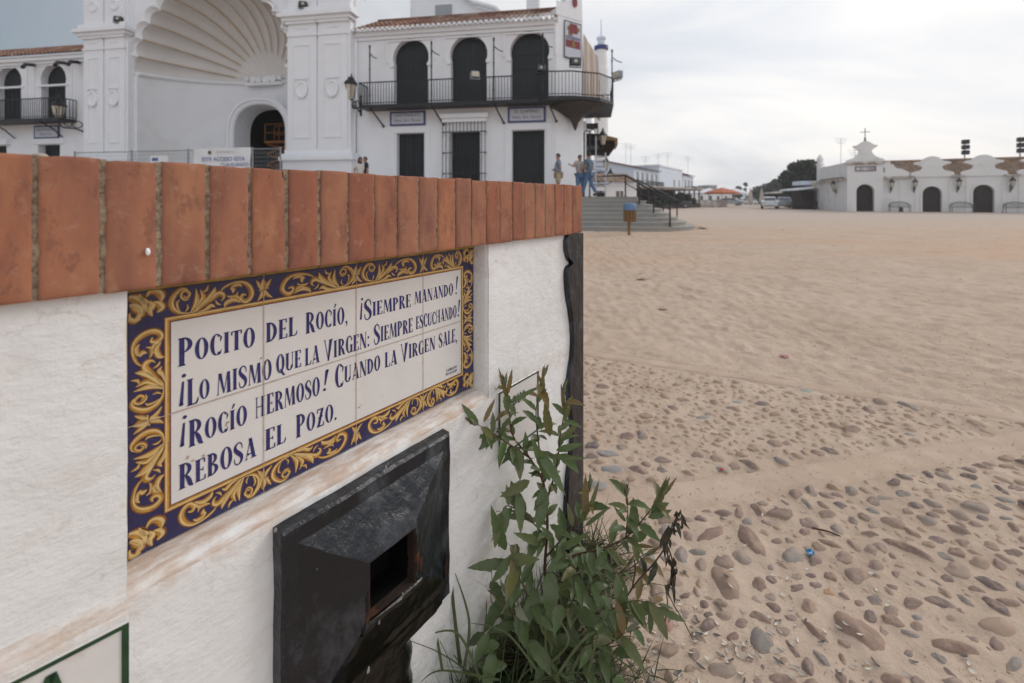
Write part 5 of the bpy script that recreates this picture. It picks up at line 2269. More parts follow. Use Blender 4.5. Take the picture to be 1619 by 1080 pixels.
# ---- sunflower husks: one mesh, many scattered things
M['husk'] = mat('seed_husk', (0.62, 0.57, 0.50), 0.7, 0.3, 0.12, 200, objvar=0.25)
M['husk_dark'] = mat('striped_seed_husk', (0.17, 0.16, 0.16), 0.7, 0.3, 0.3, 200, stretch=(.2, 6, 1), objvar=0.2)


def top_z(x, y):
    """surface height including sand drifts and any stone under the point"""
    z = gh(x, y) + .001
    for (sx, sy, L_, W_, ang, hg, *_r) in cobs:
        dx, dy = x - sx, y - sy
        if abs(dx) > L_ or abs(dy) > L_:
            continue
        a = (dx * cos(ang) + dy * sin(ang)) / (L_ / 2)
        b = (-dx * sin(ang) + dy * cos(ang)) / (W_ / 2)
        d = sqrt(a * a + b * b)
        if d < 1:
            z = max(z, gh(sx, sy) - .002 - _r[-1] + hg * sqrt(1 - d * d))
        elif d < 1.9:
            k = max(0, min(1, (1.9 - d) / 1.1))
            z = max(z, gh(x, y) + hg * .24 * k * k * (3 - 2 * k))
    return z


def husk_mesh(m_):
    mb = MB()
    n = 8
    vs = []
    for i in range(n + 1):
        t = i / n
        x = (t - .5) * .0135
        w = .0022 * sin(pi * t ** .8) ** .8 if 0 < t < 1 else .0002
        z = .0011 + .0016 * (2 * t - 1) ** 2
        vs += [(x, -w, z + .0016), (x, 0, z), (x, w, z + .0016)]
    fs = []
    for i in range(n):
        a = i * 3
        fs += [(a, a + 1, a + 4, a + 3), (a + 1, a + 2, a + 5, a + 4)]
    mb.add(vs, fs)
    o = mb.build('seed_husk', m_, smooth=True)
    return o


hk = [husk_mesh(M['husk']), husk_mesh(M['husk_dark'])]
spots = [(400, 449), (362, 545), (413, 588), (618, 557), (470, 494), (628, 692), (866, 661), (998, 692), (1010, 672), (1056, 733), (262, 737), (348, 810), (181, 812), (567, 788), (578, 852), (682, 870), (62, 903), (95, 845),
         (218, 905), (262, 886), (246, 942), (380, 898), (420, 896), (436, 936), (460, 956), (316, 962), (620, 914), (455, 1022), (20, 898), (912, 982), (975, 975), (982, 1002), (868, 1018), (1405, 1000), (1390, 968), (1136, 1022),
         (290, 272), (708, 347), (725, 582), (540, 365), (660, 745), (1130, 462), (950, 298), (990, 605), (700, 1010), (670, 982), (855, 830), (593, 345), (640, 362), (552, 188), (488, 172), (1108, 263)]
dark_s = [(265, 788), (281, 985), (187, 1012), (352, 855), (358, 740), (602, 803), (602, 965), (1165, 970), (1003, 975), (212, 598), (375, 372), (1370, 945)]
r = random.Random(8)
used = False
k = 0
first = [True, True]
husks = []
for kind, lst in ((0, spots), (1, dark_s)):
    for (zx, zy) in lst:
        X, Y = ground_at(*zc(zx, zy))
        o = hk[kind] if first[kind] else hk[kind].copy()
        if not first[kind]:
            COL.objects.link(o)
        first[kind] = False
        o.location = (X, Y, top_z(X, Y) + .001)
        o.rotation_euler = (r.uniform(-.5, .5), r.uniform(-.25, .25), r.uniform(-1.2, .4) if r.random() < .7 else r.uniform(0, pi))
        s = r.uniform(1.25, 1.7)
        o.scale = (s, s, s)
        husks.append((o, kind))
for k in range(75):
    zx = r.gauss(300, 230)
    zy = r.gauss(880, 140)
    if zx < 30 or zy > 1080 or zy < 420 or zx > 1500:
        continue
    X, Y = ground_at(*zc(zx, zy))
    if wall_side(X, Y) < .1:
        continue
    kind = 0 if r.random() < .7 else 1
    o = hk[kind].copy()
    COL.objects.link(o)
    o.location = (X, Y, top_z(X, Y) + .001)
    o.rotation_euler = (r.uniform(-.5, .5), r.uniform(-.25, .25), r.uniform(0, 2 * pi))
    s = r.uniform(1.1, 1.5)
    o.scale = (s, s, s)
    husks.append((o, kind))
for kind in (0, 1):
    rel = relate([(k, o.location.x, o.location.y) for k, (o, kd) in enumerate(husks) if kd == kind], ('cream seed husk', 'dark striped seed husk')[kind])
    for k, lab in rel.items():
        tag(husks[k][0], lab, 'husk', ('cream sunflower seed husks', 'striped sunflower seed husks')[kind])

# sweet wrapper, red and pink scraps, twig
def crumple(name, px, py, size, m_, label, cat, seed, hgt=.6, m2=None):
    rr_ = random.Random(seed)
    mb = MB()
    n = 7
    vs = []
    for j in range(n):
        for i in range(n):
            x = (i / (n - 1) - .5) * size * (1.0 if 0 < j < n - 1 else .7)
            y = (j / (n - 1) - .5) * size * .7
            vs.append((x + rr_.uniform(-1, 1) * size * .06, y + rr_.uniform(-1, 1) * size * .06, size * hgt * rr_.uniform(.0, .45) + .002))
    fs = [(j * n + i, j * n + i + 1, (j + 1) * n + i + 1, (j + 1) * n + i) for j in range(n - 1) for i in range(n - 1)]
    mb.add(vs, fs)
    if m2:
        for q in range(0, len(mb.m)):
            if (q % 6) in (2, 3) and 8 < q < 28:
                mb.m[q] = 1
    o = mb.build(name, [m_, m2 or m_])
    X, Y = ground_at(px, py)
    o.location = (X, Y, top_z(X, Y) - .001)
    o.rotation_euler = (0, 0, rr_.uniform(0, 3))
    return tag(o, label, cat)


M['wrapper'] = mat('bright_blue_foil', (0.02, 0.30, 0.52), 0.25, 0.6, 0.1, 50)
M['wrapper2'] = mat('lilac_foil', (0.62, 0.55, 0.80), 0.3, 0.6, 0.1, 50)
M['redbit'] = mat('red_plastic', (0.55, 0.02, 0.02), 0.4, 0.4, 0.1, 50)
M['pinkbit'] = mat('pink_paper', (0.62, 0.30, 0.32), 0.8, 0.2, 0.1, 50)
crumple('sweet_wrapper', 1282, 881, .033, M['wrapper'], 'crumpled bright blue sweet wrapper lying among the cobbles', 'wrapper', 2, .9, M['wrapper2'])
crumple('plastic_scrap', 1141, 746, .014, M['redbit'], 'tiny scrap of red plastic on the sand beyond the wide paving band', 'litter', 3)
crumple('paper_scrap', 1240, 566, .05, M['pinkbit'], 'small pink scrap of paper on the open sand beyond the cobbles', 'litter', 4)
mb = MB()
a, b = Vector((*ground_at(1285, 838), .006)), Vector((*ground_at(1330, 851), .006))
mid = (a + b) / 2 + Vector((0, 0, .004))
mb.tube(smoothpath([a, mid, b], 5), [.003, .003, .0028, .0026, .0026, .0025, .0024, .0024, .002, .0018, .0012], 6)
tag(mb.build('twig', M['stem'], smooth=True), 'short dark twig lying on the sand above the blue sweet wrapper', 'twig')
# dry weeds far out on the sand
for (px, py, w, lab) in ((1048, 489, .10, 'small dark scrap of dry weed on the open sand'), (1015, 443, .16, 'flat dry twig lying on the sand in front of the bin'), (1110, 362, .5, 'low dry weed growing at the corner of the lowest step'), (1036, 366, .6, 'dark weed growing along the foot of the steps')):
    X, Y = ground_at(px, py)
    mb = MB()
    for k in range(26):
        a = r.uniform(0, pi)
        mb.tube([(r.uniform(-w, w) * .5, r.uniform(-.03, .03), 0), (r.uniform(-w, w) * .6, r.uniform(-.05, .05), w * r.uniform(.05, .3))], [.004 * w * 4, .001], 4)
    o = mb.build('dry_weed', M['stem'])
    o.location = (X, Y, gh(X, Y))
    tag(o, lab, 'weed')
# ================================================================== CHURCH
CF = Frame(0.151 * 19.4, 19.4, atan2(-.172, .985))
PT = 1.20      # platform top


def cobj(parent_frame, name, label, cat, s, v, z, group=None):
    x, y, _ = parent_frame.world(s, v)
    return empty(name, (x, y, z), parent_frame.a, label, cat, group)


ch = empty('church', (CF.o[0], CF.o[1], 0), CF.a, 'white sanctuary with a giant scallop shell portal and two arcaded wings', 'church')
WING_L = -10.15


def tile_roof(mb, s0, s1, v0, z0, v1, z1, pitch=.24, r_=None, m=0):
    """pan tile roof: rows of half-round ridges running up the slope"""
    rr_ = r_ or random.Random(int(abs(s0 * 10)))
    n = int((s1 - s0) / pitch)
    w = (s1 - s0) / n
    for i in range(n):
        x = s0 + i * w
        rv = rr_.random()
        prof = [(x + .0, -.02), (x + .12 * w, .0), (x + .3 * w, .065), (x + .5 * w, .085), (x + .7 * w, .065), (x + .88 * w, .0), (x + w, -.02)]
        segs = max(2, int(math.hypot(v1 - v0, z1 - z0) / .45))
        for k in range(segs):
            ta, tb = k / segs, (k + 1) / segs
            rv2 = (rv + rr_.random()) / 2
            a = [(p[0], v0 + (v1 - v0) * ta, z0 + (z1 - z0) * ta + p[1] + .03) for p in prof]
            b = [(p[0], v0 + (v1 - v0) * tb, z0 + (z1 - z0) * tb + p[1] + .0) for p in prof]
            mb.add(a + b, [(q, q + 1, q + 8, q + 7) for q in range(6)], r=rv2, m=m)


def balcony_rail(mb, pts, z0, z1, step=.125, rad=.011):
    """iron railing along a polyline (local x,y)"""
    for a, b in zip(pts[:-1], pts[1:]):
        l = math.dist(a, b)
        n = max(1, int(l / step))
        for i in range(n + 1):
            t = i / n
            x, y = a[0] + (b[0] - a[0]) * t, a[1] + (b[1] - a[1]) * t
            mb.box(x - rad, x + rad, y - rad, y + rad, z0, z1)
        mb.tube([(a[0], a[1], z1), (b[0], b[1], z1)], .028, 6)
        mb.tube([(a[0], a[1], z0 + .08), (b[0], b[1], z0 + .08)], .018, 6)


def lattice_post(mb, x, y, z0, z1):
    mb.tube([(x, y, z0), (x, y, z1)], .03, 6)
    for k in range(4):
        z_ = z0 + (z1 - z0) * (.2 + .22 * k)
        mb.lathe([(.03, -.04), (.05, 0), (.03, .04)], (x, y, z_), 8)
    mb.tube([(x, y, z1 - .2), (x + .22, y - .12, z1 - .42), (x + .42, y - .2, z1 - .52)], .022, 6)
    mb.lathe([(.01, 0), (.05, .04), (.04, .12), (.0, .18)], (x, y, z1), 8)


# ---- right wing
arch_x = [(-8.35, -6.75), (-5.70, -4.09), (-3.02, -1.41)]
door_x = [(-8.22, -6.92), (-5.72, -4.38), (-2.98, -1.58)]
mb = MB()
outer = [(WING_L, PT - .5), (-1.08, PT - .5), (-1.08, 8.6), (WING_L, 8.6)]
holes = []
for a, b in arch_x:
    holes.append(arch_poly(a, b, 5.18, 7.16, 16, .05))
for i, (a, b) in enumerate(door_x):
    holes.append([(a, PT), (a, 4.05), (b, 4.05), (b, PT)])
mb.holed(outer, holes, 0, .35)
# chamfered corner and side wall
mb.add([(-1.08, 0, PT - .5), (-.02, 1.056, PT - .5), (-.02, 1.056, 9.5), (-1.08, 0, 9.5)], [(0, 1, 2, 3)])
mb.add([(-.02, 1.056, PT - .5), (-.02, 24, PT - .5), (-.02, 24, 9.0), (-.02, 1.056, 9.0)], [(0, 1, 2, 3)])
# corner gable rising above the eaves, with shoulders
gp = [(0, 8.9), (0, 9.15), (.30, 9.32), (.52, 9.55), (.62, 9.9), (.66, 11.2), (1.40, 11.2), (1.45, 9.9), (1.494, 9.5), (1.494, 8.9)]
c45, s45 = .709, .707
mb.add([(-1.08 + t * c45, t * s45 - .03, z) for t, z in gp] + [(-1.08 + t * c45 - .25, t * s45 + .22, z) for t, z in gp],
       [tuple(range(10)), tuple(range(19, 9, -1))] + [(i, (i + 1) % 10, (i + 1) % 10 + 10, i + 10) for i in range(10)])
mb.build('right_wing_wall', M['white'], ch)
# trims: cornice, alfiz frames around the arches, mouldings over doors
mb = MB()
mb.prism([(WING_L + .02, 8.27), (-1.15, 8.27), (-1.15, 8.42), (WING_L + .02, 8.42)], -.09, -.001)
mb.prism([(WING_L + .02, 8.425), (-1.15, 8.425), (-1.15, 8.60), (WING_L + .02, 8.60)], -.19, -.001)
for a, b in arch_x:
    x0, x1 = a - .33, b + .33
    mb.box(x0, x1, -.06, -.001, 8.15, 8.21)
    for x in (x0, x1 - .06):
        mb.box(x, x + .06, -.06, -.001, 7.2, 8.148)
    for x in (a - .16, b - .02):
        mb.box(x, x + .18, -.07, .1, 7.02, 7.14)
for i, (a, b) in enumerate(door_x):
    if i == 1:
        mb.box(a - .42, b + .42, -.30, -.001, 4.62, 4.80)
        mb.box(a - .32, b + .32, -.20, -.001, 4.45, 4.618)
    else:
        mb.box(a - .28, b + .28, -.05, -.001, 4.07, 4.32)
        for x in (a - .28, b + .10):
            mb.box(x, x + .18, -.05, -.001, PT, 4.068)
mb.build('moulding', M['white_trim'], ch)
# leaves of the doors
for (a, b), z0, z1 in [((a, b), 5.18, 8.06) for a, b in arch_x] + [((a, b), PT, 4.05) for a, b in door_x]:
    mb = MB()
    if z0 > 4:
        poly_ = arch_poly(a - .02, b + .02, z0, 7.16, 16, .05)
        mb.prism(poly_, .30, .36)
    else:
        mb.box(a - .02, b + .02, .30, .36, z0, z1 + .02)
    m_ = (a + b) / 2
    for k in range(7):
        x = a + .06 + (b - a - .12) * k / 6
        mb.box(x - .012, x + .012, .285, .30, z0 + .05, z1 - (.75 if z0 > 4 else .08))
    mb.box(m_ - .03, m_ + .03, .27, .285, z0 + .02, z1 - .05)
    for z_ in np.arange(z0 + .3, z1 - .3, .62):
        mb.box(a + .03, b - .03, .278, .2845, z_, z_ + .07)
    d_ = mb.build('door', M['greydoor'], ch)
# window grille on the middle door
mb = MB()
a, b = door_x[1]
for k in range(13):
    x = a - .28 + (b - a + .56) * k / 12
    mb.box(x - .012, x + .012, -.24, -.216, PT + .1, 4.45)
for z_ in (PT + .1, 2.2, 3.1, 4.0):
    mb.box(a - .30, b + .30, -.245, -.21, z_, z_ + .035)
    for x in (a - .30, b + .28):
        mb.box(x, x + .02, -.21, -.001, z_, z_ + .035)
mb.build('window_grille', M['iron'], ch)
# roof of the right wing
mb = MB()
tile_roof(mb, WING_L - .1, -1.0, -.36, 8.63, 2.2, 9.95, .23, m=0)
mb.box(WING_L - .1, -1.0, -.2, 2.2, 8.601, 8.64, m=1)
mb.tube([(WING_L, 2.2, 10.0), (-1.0, 2.2, 10.0)], .12, 8)
# whitewashed tile ends at the eave
n_ = 39
for i in range(n_):
    x = WING_L - .1 + (9.15) * (i + .5) / n_
    mb.lathe([(.0, 0), (.085, .0), (.085, .10)], (x, -.37, 8.60), 8, m=1)
mb.build('roof', [M['terracotta'], M['white_trim']], ch)
# balcony: long gallery wrapping the chamfered corner
BP = [(-9.6, -.02), (-9.6, -.8), (-1.75, -.8), (-1.30, -1.22), (-.35, -1.12), (.72, -.55), (1.28, .35), (1.28, 3.4), (.0, 3.4)]
mb = MB()
mb.slab([(-9.6, -.003), (-9.6, -.82), (-1.75, -.82), (-1.32, -1.24), (-.34, -1.14), (.74, -.56), (1.30, .35), (1.30, 3.42), (.0, 3.42), (.0, 1.06), (-1.09, -.003)], 5.07, 5.20)
bal = mb.build('balcony', M['iron'], ch)
tag(bal, 'long black iron balcony wrapping round the chamfered corner')
mb = MB()
balcony_rail(mb, BP, 5.2, 6.17)
for x, y in ((-9.1, -.8), (-6.3, -.8), (-3.6, -.8), (-1.55, -.95), (1.28, 1.6)):
    lattice_post(mb, x, y, 5.1, 7.65)
mb.build('railing', M['iron'], bal)
for x in (-9.1, -6.3, -3.6, -1.35):
    mb = MB()
    mb.tube([(x, -.75, 5.07), (x + .12, -.4, 4.75), (x + .28, -.03, 4.38)], .035, 6)
    mb.lathe([(.0, -.06), (.06, -.03), (.06, .03), (.0, .06)], (x + .28, -.05, 4.38), 8)
    mb.build('bracket', M['iron'], bal)
mb = MB()
mb.lathe([(.02, 4.02), (.08, 4.15), (.14, 4.34), (.27, 4.52), (.52, 4.70), (.86, 4.84), (1.12, 4.95), (1.18, 5.06)], (-.30, .30, 0), 10, r=.4)
mb.build('corbel', M['corbel'], bal)
# tile plaques above the doors, a small poster on the chamfer
def text_mesh(txt, size, name, m_, parent, loc_, rot=(pi / 2, 0, 0), align='CENTER'):
    cu = bpy.data.curves.new(name, 'FONT')
    cu.body = txt
    cu.size = size
    cu.align_x = align
    cu.extrude = 0
    o = bpy.data.objects.new(name, cu)
    me = bpy.data.meshes.new_from_object(o)
    bpy.data.objects.remove(o)
    me.materials.clear()
    me.materials.append(m_)
    o = bpy.data.objects.new(name, me)
    COL.objects.link(o)
    o.location = loc_
    o.rotation_euler = rot
    o.parent = parent
    return o


def plaque(s0, s1, z0, z1, t1, t2):
    mb = MB()
    mb.cbox(s0, s1, -.06, -.001, z0, z1, .01, m=0)
    mb.box(s0 + .09, s1 - .09, -.064, -.0605, z0 + .08, z1 - .08, m=1)
    p = mb.build('tile_plaque', [M['blue'], M['palewhite']], ch)
    text_mesh(t1, .20, 'lettering', M['text_dark'], p, ((s0 + s1) / 2, -.068, z0 + .40))
    text_mesh(t2, .19, 'lettering', M['text_dark'], p, ((s0 + s1) / 2, -.068, z0 + .17))
    return p


tag(plaque(-8.52, -6.85, 4.38, 5.02, 'HERMANDAD', 'Ntra. Sra. Rocio'), 'blue bordered tile plaque above the first door of the right wing')
tag(plaque(-3.15, -1.52, 4.37, 5.04, 'EL CAMINO', 'Ntra. Sra. Rocio'), 'blue bordered tile plaque above the door nearest the corner')
# poster
ps = empty('poster', (0, 0, 0))
bpy.data.objects.remove(ps)
mb = MB()


def chq(t0, t1, z0, z1, off, m):
    mb.add([(-1.08 + t * c45 + off * .707, t * s45 - off * .709 - .03, z) for t, z in ((t0, z0), (t1, z0), (t1, z1), (t0, z1))], [(0, 1, 2, 3)], m=m)


chq(.42, 1.42, 7.15, 8.75, .03, 0)
chq(.46, 1.38, 7.20, 8.70, .034, 1)
chq(.50, 1.34, 7.62, 7.95, .037, 2)
chq(.50, 1.34, 7.97, 8.12, .037, 3)
for k in range(9):
    rr_ = random.Random(k)
    t = rr_.uniform(.5, 1.15)
    z = rr_.uniform(8.1, 8.4)
    chq(t, t + .18, z, z + .16, .040 + k * .0006, 4)
chq(.72, 1.16, 8.25, 8.66, .048, 2)
mb.add([(-1.08 + t * c45 + .047 * .707, t * s45 - .047 * .709 - .03, z) for t, z in ((.80, 7.66), (1.06, 7.66), (.93, 8.10))], [(0, 1, 2)], m=4)
M['crimson'] = mat('crimson_print', (0.22, 0.05, 0.06), .6, .2, .2, 3)
M['bluegrey'] = mat('blue_grey_print', (0.20, 0.21, 0.30), .6, .2, .2, 3)
tag(mb.build('framed_poster', [M['iron'], M['palewhite'], M['crimson'], M['bluegrey'], M['gold']], ch), 'framed poster in crimson and gold on the corner gable')
mb = MB()
mb.lathe([(0, 0), (.14, 0), (.14, .03), (0, .03)], (0, 0, 0), 16)
o = mb.build('round_emblem', M['crimson'], ch)
o.location = (-1.08 + 1.02 * c45 + .03, 1.02 * s45 - .07, 9.05)
o.location = (-1.08 + 1.05 * c45, 1.05 * s45 - .06, 9.62)
o.rotation_euler = (pi / 2, 0, radians(45))
o.scale = (1, 1.5, 1)

# ---- portal block with the giant shell
PF = -.5     # front of the pillars
NF = -.15    # plane of the shell arch
PCX, PR, PZS = -17.66, 4.12, 7.3
NL = 15


def scallop(phi, rad=PR, amp=.07):
    u_ = (phi * NL / pi) % 1.0
    return rad * (1 + amp * abs(sin(pi * u_)) ** .75)


outline = []
NP = NL * 8
for i in range(NP + 1):
    phi = pi - pi * i / NP
    rr_ = scallop(phi)
    outline.append((PCX + rr_ * cos(phi), PZS + rr_ * sin(phi)))
mb = MB()
x0, x1 = -21.45, -13.30
hole = [(PCX - PR, PT)] + outline + [(PCX + PR, PT)]
hole[0] = (PCX - PR, PT + .001)
hole[-1] = (PCX + PR, PT + .001)
mb.holed([(-24.6, PT), (-10.1, PT), (-10.1, 18), (-24.6, 18)], [hole], NF, .0)
n = len(outline)
# white rolled lip around the scallops
lip = [(PCX + (p[0] - PCX) * 1.0, NF, PZS + (p[1] - PZS) * 1.0) for p in outline]
lp2 = [(PCX + (p[0] - PCX) * 1.035, NF - .20, PZS + (p[1] - PZS) * 1.035) for p in outline]
lp3 = [(PCX + (p[0] - PCX) * 1.065, NF - .20, PZS + (p[1] - PZS) * 1.065) for p in outline]
lp4 = [(PCX + (p[0] - PCX) * 1.085, NF + .001, PZS + (p[1] - PZS) * 1.085) for p in outline]
mb.add(lip + lp2 + lp3 + lp4, [(j * n + i, j * n + i + 1, (j + 1) * n + i + 1, (j + 1) * n + i) for j in range(3) for i in range(n - 1)])
# side edges of the niche
for sx in (-1, 1):
    mb.add([(PCX + sx * PR, NF, PT), (PCX + sx * PR, NF, PZS), (PCX + sx * PR, .2, PZS), (PCX + sx * PR, .2, PT)], [(0, 1, 2, 3)])
mb.build('portal_wall', M['white'], ch)
# shell: flutes running from the scalloped edge to the hinge at the back
DEP = 4.05
mb = MB()
NT = 26
rows = []
for j in range(NT + 1):
    al = (pi / 2) * (0.06 + .94 * j / NT)
    row = []
    for i in range(NP + 1):
        phi = pi - pi * i / NP
        amp = .06 + .05 * (1 - j / NT)
        rr_ = scallop(phi, PR, amp) * sin(al)
        row.append((PCX + rr_ * cos(phi), NF + DEP * cos(al), PZS + rr_ * sin(phi) + .35 * cos(al)))
    rows.append(row)
loft(mb, rows, False)
M['shell'] = mat('shell_plaster', (0.74, 0.73, 0.72), 0.9, 0.15, 0.05, 1.0, 0.2, 6, bdist=.02)
mb.build('shell', M['shell'], ch, smooth=True)
# golden thin ribs and the scrolled hinge
mb = MB()
for i in range(1, NL):
    phi = pi - pi * i / NL
    pts = []
    for j in range(6, NT + 1, 2):
        al = (pi / 2) * (0.06 + .94 * j / NT)
        rr_ = PR * sin(al) * .995
        pts.append((PCX + rr_ * cos(phi), NF + DEP * cos(al) - .02, PZS + rr_ * sin(phi) + .35 * cos(al)))
    mb.tube(pts, .034 if i < 7 else .016, 5)
M['rib'] = mat('ochre_rib_line', (0.55, 0.42, 0.28), .9, .1, .15, 2)
mb.build('rib', M['rib'], ch)
mb = MB()
for sx in (-1, 1):
    for k, (dx, rr_) in enumerate(((.28, .17), (.62, .20), (1.0, .13))):
        b0_ = len(mb.v)
        mb.lathe([(.0, -.1), (rr_, -.1), (rr_, .1), (.0, .1)], (0, 0, 0), 12)
        mb.v[b0_:] = [(PCX + sx * dx + a, NF + DEP - .35 + c, PZS + .45 + .05 * k + b) for a, b, c in mb.v[b0_:]]
mb.box(PCX - 1.1, PCX + 1.1, NF + DEP - .42, NF + DEP - .15, PZS + .18, PZS + .32)
mb.tube([(PCX + (PR - .05) * cos(pi * t / 40), NF + (DEP - .05) * sin(pi * t / 40), PZS + .02 + .35 * sin(pi * t / 40)) for t in range(41)], .10, 6)
mb.build('shell_hinge', M['white_trim'], ch)
# curved wall under the shell with the arched doorway
mb = MB()
NA = 72
dw = 1.62
dt = 6.35
rows = []


def apse(t, z, off=0.0):
    th = pi - pi * t
    return (PCX + (PR - off) * cos(th), NF + (DEP - off) * sin(th), z)


rowz = [PT, 2.2, 3.2, 4.2, 4.7]
door_ts = .5
for i in range(NA):
    t0, t1 = i / NA, (i + 1) / NA
    xm = PCX + PR * cos(pi - pi * (t0 + t1) / 2)
    depth_ok = sin(pi * (t0 + t1) / 2) > .5
    top = PZS + .01 + .35 * sin(pi * t0)
    top1 = PZS + .01 + .35 * sin(pi * t1)
    z_lo = PT
    if depth_ok and abs(xm - PCX) < dw:
        k_ = abs(xm - PCX) / dw
        z_lo = 4.75 + 1.60 * sqrt(max(0, 1 - k_ ** 2.4))
    a, b = apse(t0, z_lo), apse(t1, z_lo)
    mb.add([a, b, (b[0], b[1], top1), (a[0], a[1], top)], [(0, 1, 2, 3)])
mb.build('apse_wall', M['white'], ch, smooth=True)
mb = MB()
# moulded architrave and reveals of the doorway
prof = []
for i in range(41):
    t = pi - pi * i / 40
    prof.append((cos(t), sin(t)))
ring_o = [(-1, PT)] + []


def arch_line(w, h0, h):
    L_ = [(PCX - w, PT)]
    for c_, s_ in prof:
        L_.append((PCX + w * (abs(c_) ** .83) * (1 if c_ > 0 else -1), h0 + h * s_ ** .83 if s_ > 0 else h0))
    L_.append((PCX + w, PT))
    return L_


yb = NF + DEP
seqs = [(arch_line(1.98, 4.75, 1.98), yb - .75), (arch_line(1.93, 4.75, 1.93), yb - .86), (arch_line(1.80, 4.75, 1.80), yb - .86), (arch_line(1.76, 4.75, 1.76), yb - .78), (arch_line(1.66, 4.75, 1.67), yb - .78), (arch_line(1.58, 4.75, 1.58), yb - .70),
        (arch_line(1.50, 4.75, 1.50), yb + .45)]
rows = [[(p[0], y_, p[1]) for p in L_] for L_, y_ in seqs]
loft(mb, rows, False)
mb.build('architrave', M['white_trim'], ch)
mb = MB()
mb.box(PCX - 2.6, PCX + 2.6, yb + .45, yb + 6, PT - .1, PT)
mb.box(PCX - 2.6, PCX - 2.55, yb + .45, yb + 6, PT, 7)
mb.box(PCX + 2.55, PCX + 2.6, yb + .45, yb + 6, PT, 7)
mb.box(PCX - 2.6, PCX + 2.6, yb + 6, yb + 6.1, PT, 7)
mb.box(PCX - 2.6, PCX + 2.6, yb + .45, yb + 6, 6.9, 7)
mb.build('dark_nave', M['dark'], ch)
# pillars: two panelled pilasters each, base cornice and capital
def pillar(s0, s1):
    mb = MB()
    w = s1 - s0
    mb.box(s0, s1, PF, NF + .0 if False else -.151, PT, 9.05)
    mb.box(s0 + .003, s1 - .003, PF + .003, -.151, 9.05, 18)
    # pedestal
    mb.box(s0 - .14, s1 + .14, PF - .16, -.152, PT - .002, 2.85)
    mb.box(s0 - .26, s1 + .26, PF - .28, -.153, 2.853, 3.02)
    mb.box(s0 - .20, s1 + .20, PF - .22, -.154, 3.023, 3.16)
    mb.box(s0 - .08, s1 + .08, PF - .10, -.155, 3.163, 3.35)
    for k in (0, 1):
        a = s0 + .10 + k * (w - .10) / 2
        b = a + (w - .30) / 2
        mb.box(a, b, PF - .09, PF - .001, 3.353, 9.0)
        # panel frame on the shaft
        for (p, q, c_, d_) in ((a + .26, b - .26, 8.02, 8.08), (a + .26, b - .26, 3.86, 3.92), (a + .26, a + .31, 3.92, 8.02), (b - .31, b - .26, 3.92, 8.02)):
            mb.box(p, q, PF - .125, PF - .0905, c_, d_)
        m_ = (a + b) / 2
        mb.lathe([(.30, 0), (.30, .05), (.22, .06), (.20, .02), (.0, .02)], (0, 0, 0), 18)
        nv = 5 * 18
        for i in range(len(mb.v) - nv, len(mb.v)):
            x, y, z = mb.v[i]
            mb.v[i] = (m_ + x, PF - .128 - z, 6.05 + y * 1.35)
        mb.box(m_ - .32, m_ + .32, PF - .16, PF - .126, 6.50, 6.56)
        # capital
        mb.box(a - .04, b + .04, PF - .14, PF - .001, 8.45, 8.55)
        mb.box(m_ - .26, m_ + .26, PF - .12, PF - .0905, 8.78, 8.86)
        mb.box(a - .08, b + .08, PF - .20, PF - .001, 9.003, 9.12)
        mb.box(a + .0, b - .0, PF - .09, PF - .001, 9.72, 18)
        mb.lathe([(.27, 0), (.27, .05), (.18, .06), (.16, .02), (.0, .02)], (0, 0, 0), 18)
        for i in range(len(mb.v) - nv, len(mb.v)):
            x, y, z = mb.v[i]
            mb.v[i] = (m_ + x, PF - .092 - z, 10.6 + y)
    mb.box(s0 - .12, s1 + .12, PF - .26, -.156, 9.123, 9.28)
    mb.box(s0 - .26, s1 + .26, PF - .40, -.157, 9.283, 9.45)
    mb.box(s0 - .10, s1 + .10, PF - .22, -.158, 9.453, 9.71)
    return mb


for (a, b) in ((-13.28, -10.18), (-24.50, -21.90)):
    pillar(a, b).build('pillar', M['white_trim'], ch)
# ---- left wing
LW0, LW1 = -36.0, -24.55
mb = MB()
la = [(-27.85, -26.30), (-30.75, -29.15), (-33.7, -32.1)]
ld = [(-28.05, -26.65), (-31.6, -30.1), (-34.6, -33.2)]
holes = [arch_poly(a, b, 5.18, 7.05, 14, .05) for a, b in la] + [[(a, PT), (a, 3.95), (b, 3.95), (b, PT)] for a, b in ld]
mb.holed([(LW0, PT - .3), (LW1, PT - .3), (LW1, 8.45), (LW0, 8.45)], holes, 0, .4)
mb.build('left_wing_wall', M['white'], ch)
mb = MB()
mb.box(LW0, LW1 - .02, -.10, -.001, 8.12, 8.27)
mb.box(LW0, LW1 - .02, -.22, -.001, 8.273, 8.45)
for a, b in la:
    for x in (a - .45, b + .37):
        mb.box(x, x + .08, -.05, -.001, 5.2, 8.1)
    mb.box(a - .5, b + .5, -.05, -.001, 8.02, 8.09)
    mb.box(a - .2, b + .2, -.06, .05, 6.95, 7.05)
for k, (a, b) in enumerate(ld):
    mb.box(a - .3, b + .3, -.22 if k == 1 else -.06, -.001, 3.98, 4.25)
mb.build('moulding', M['white_trim'], ch)
for (a, b), z0, z1 in [((a, b), 5.18, 8.0) for a, b in la] + [((a, b), PT, 3.95) for a, b in ld]:
    mb = MB()
    if z0 > 4:
        mb.prism(arch_poly(a - .02, b + .02, z0, 7.05, 14, .05), .34, .40)
    else:
        mb.box(a - .02, b + .02, .34, .40, z0, z1 + .02)
    for k in range(6):
        x = a + .06 + (b - a - .12) * k / 5
        mb.box(x - .012, x + .012, .322, .34, z0 + .05, z1 - (.8 if z0 > 4 else .1))
    mb.build('door', M['greydoor'], ch)
mb = MB()
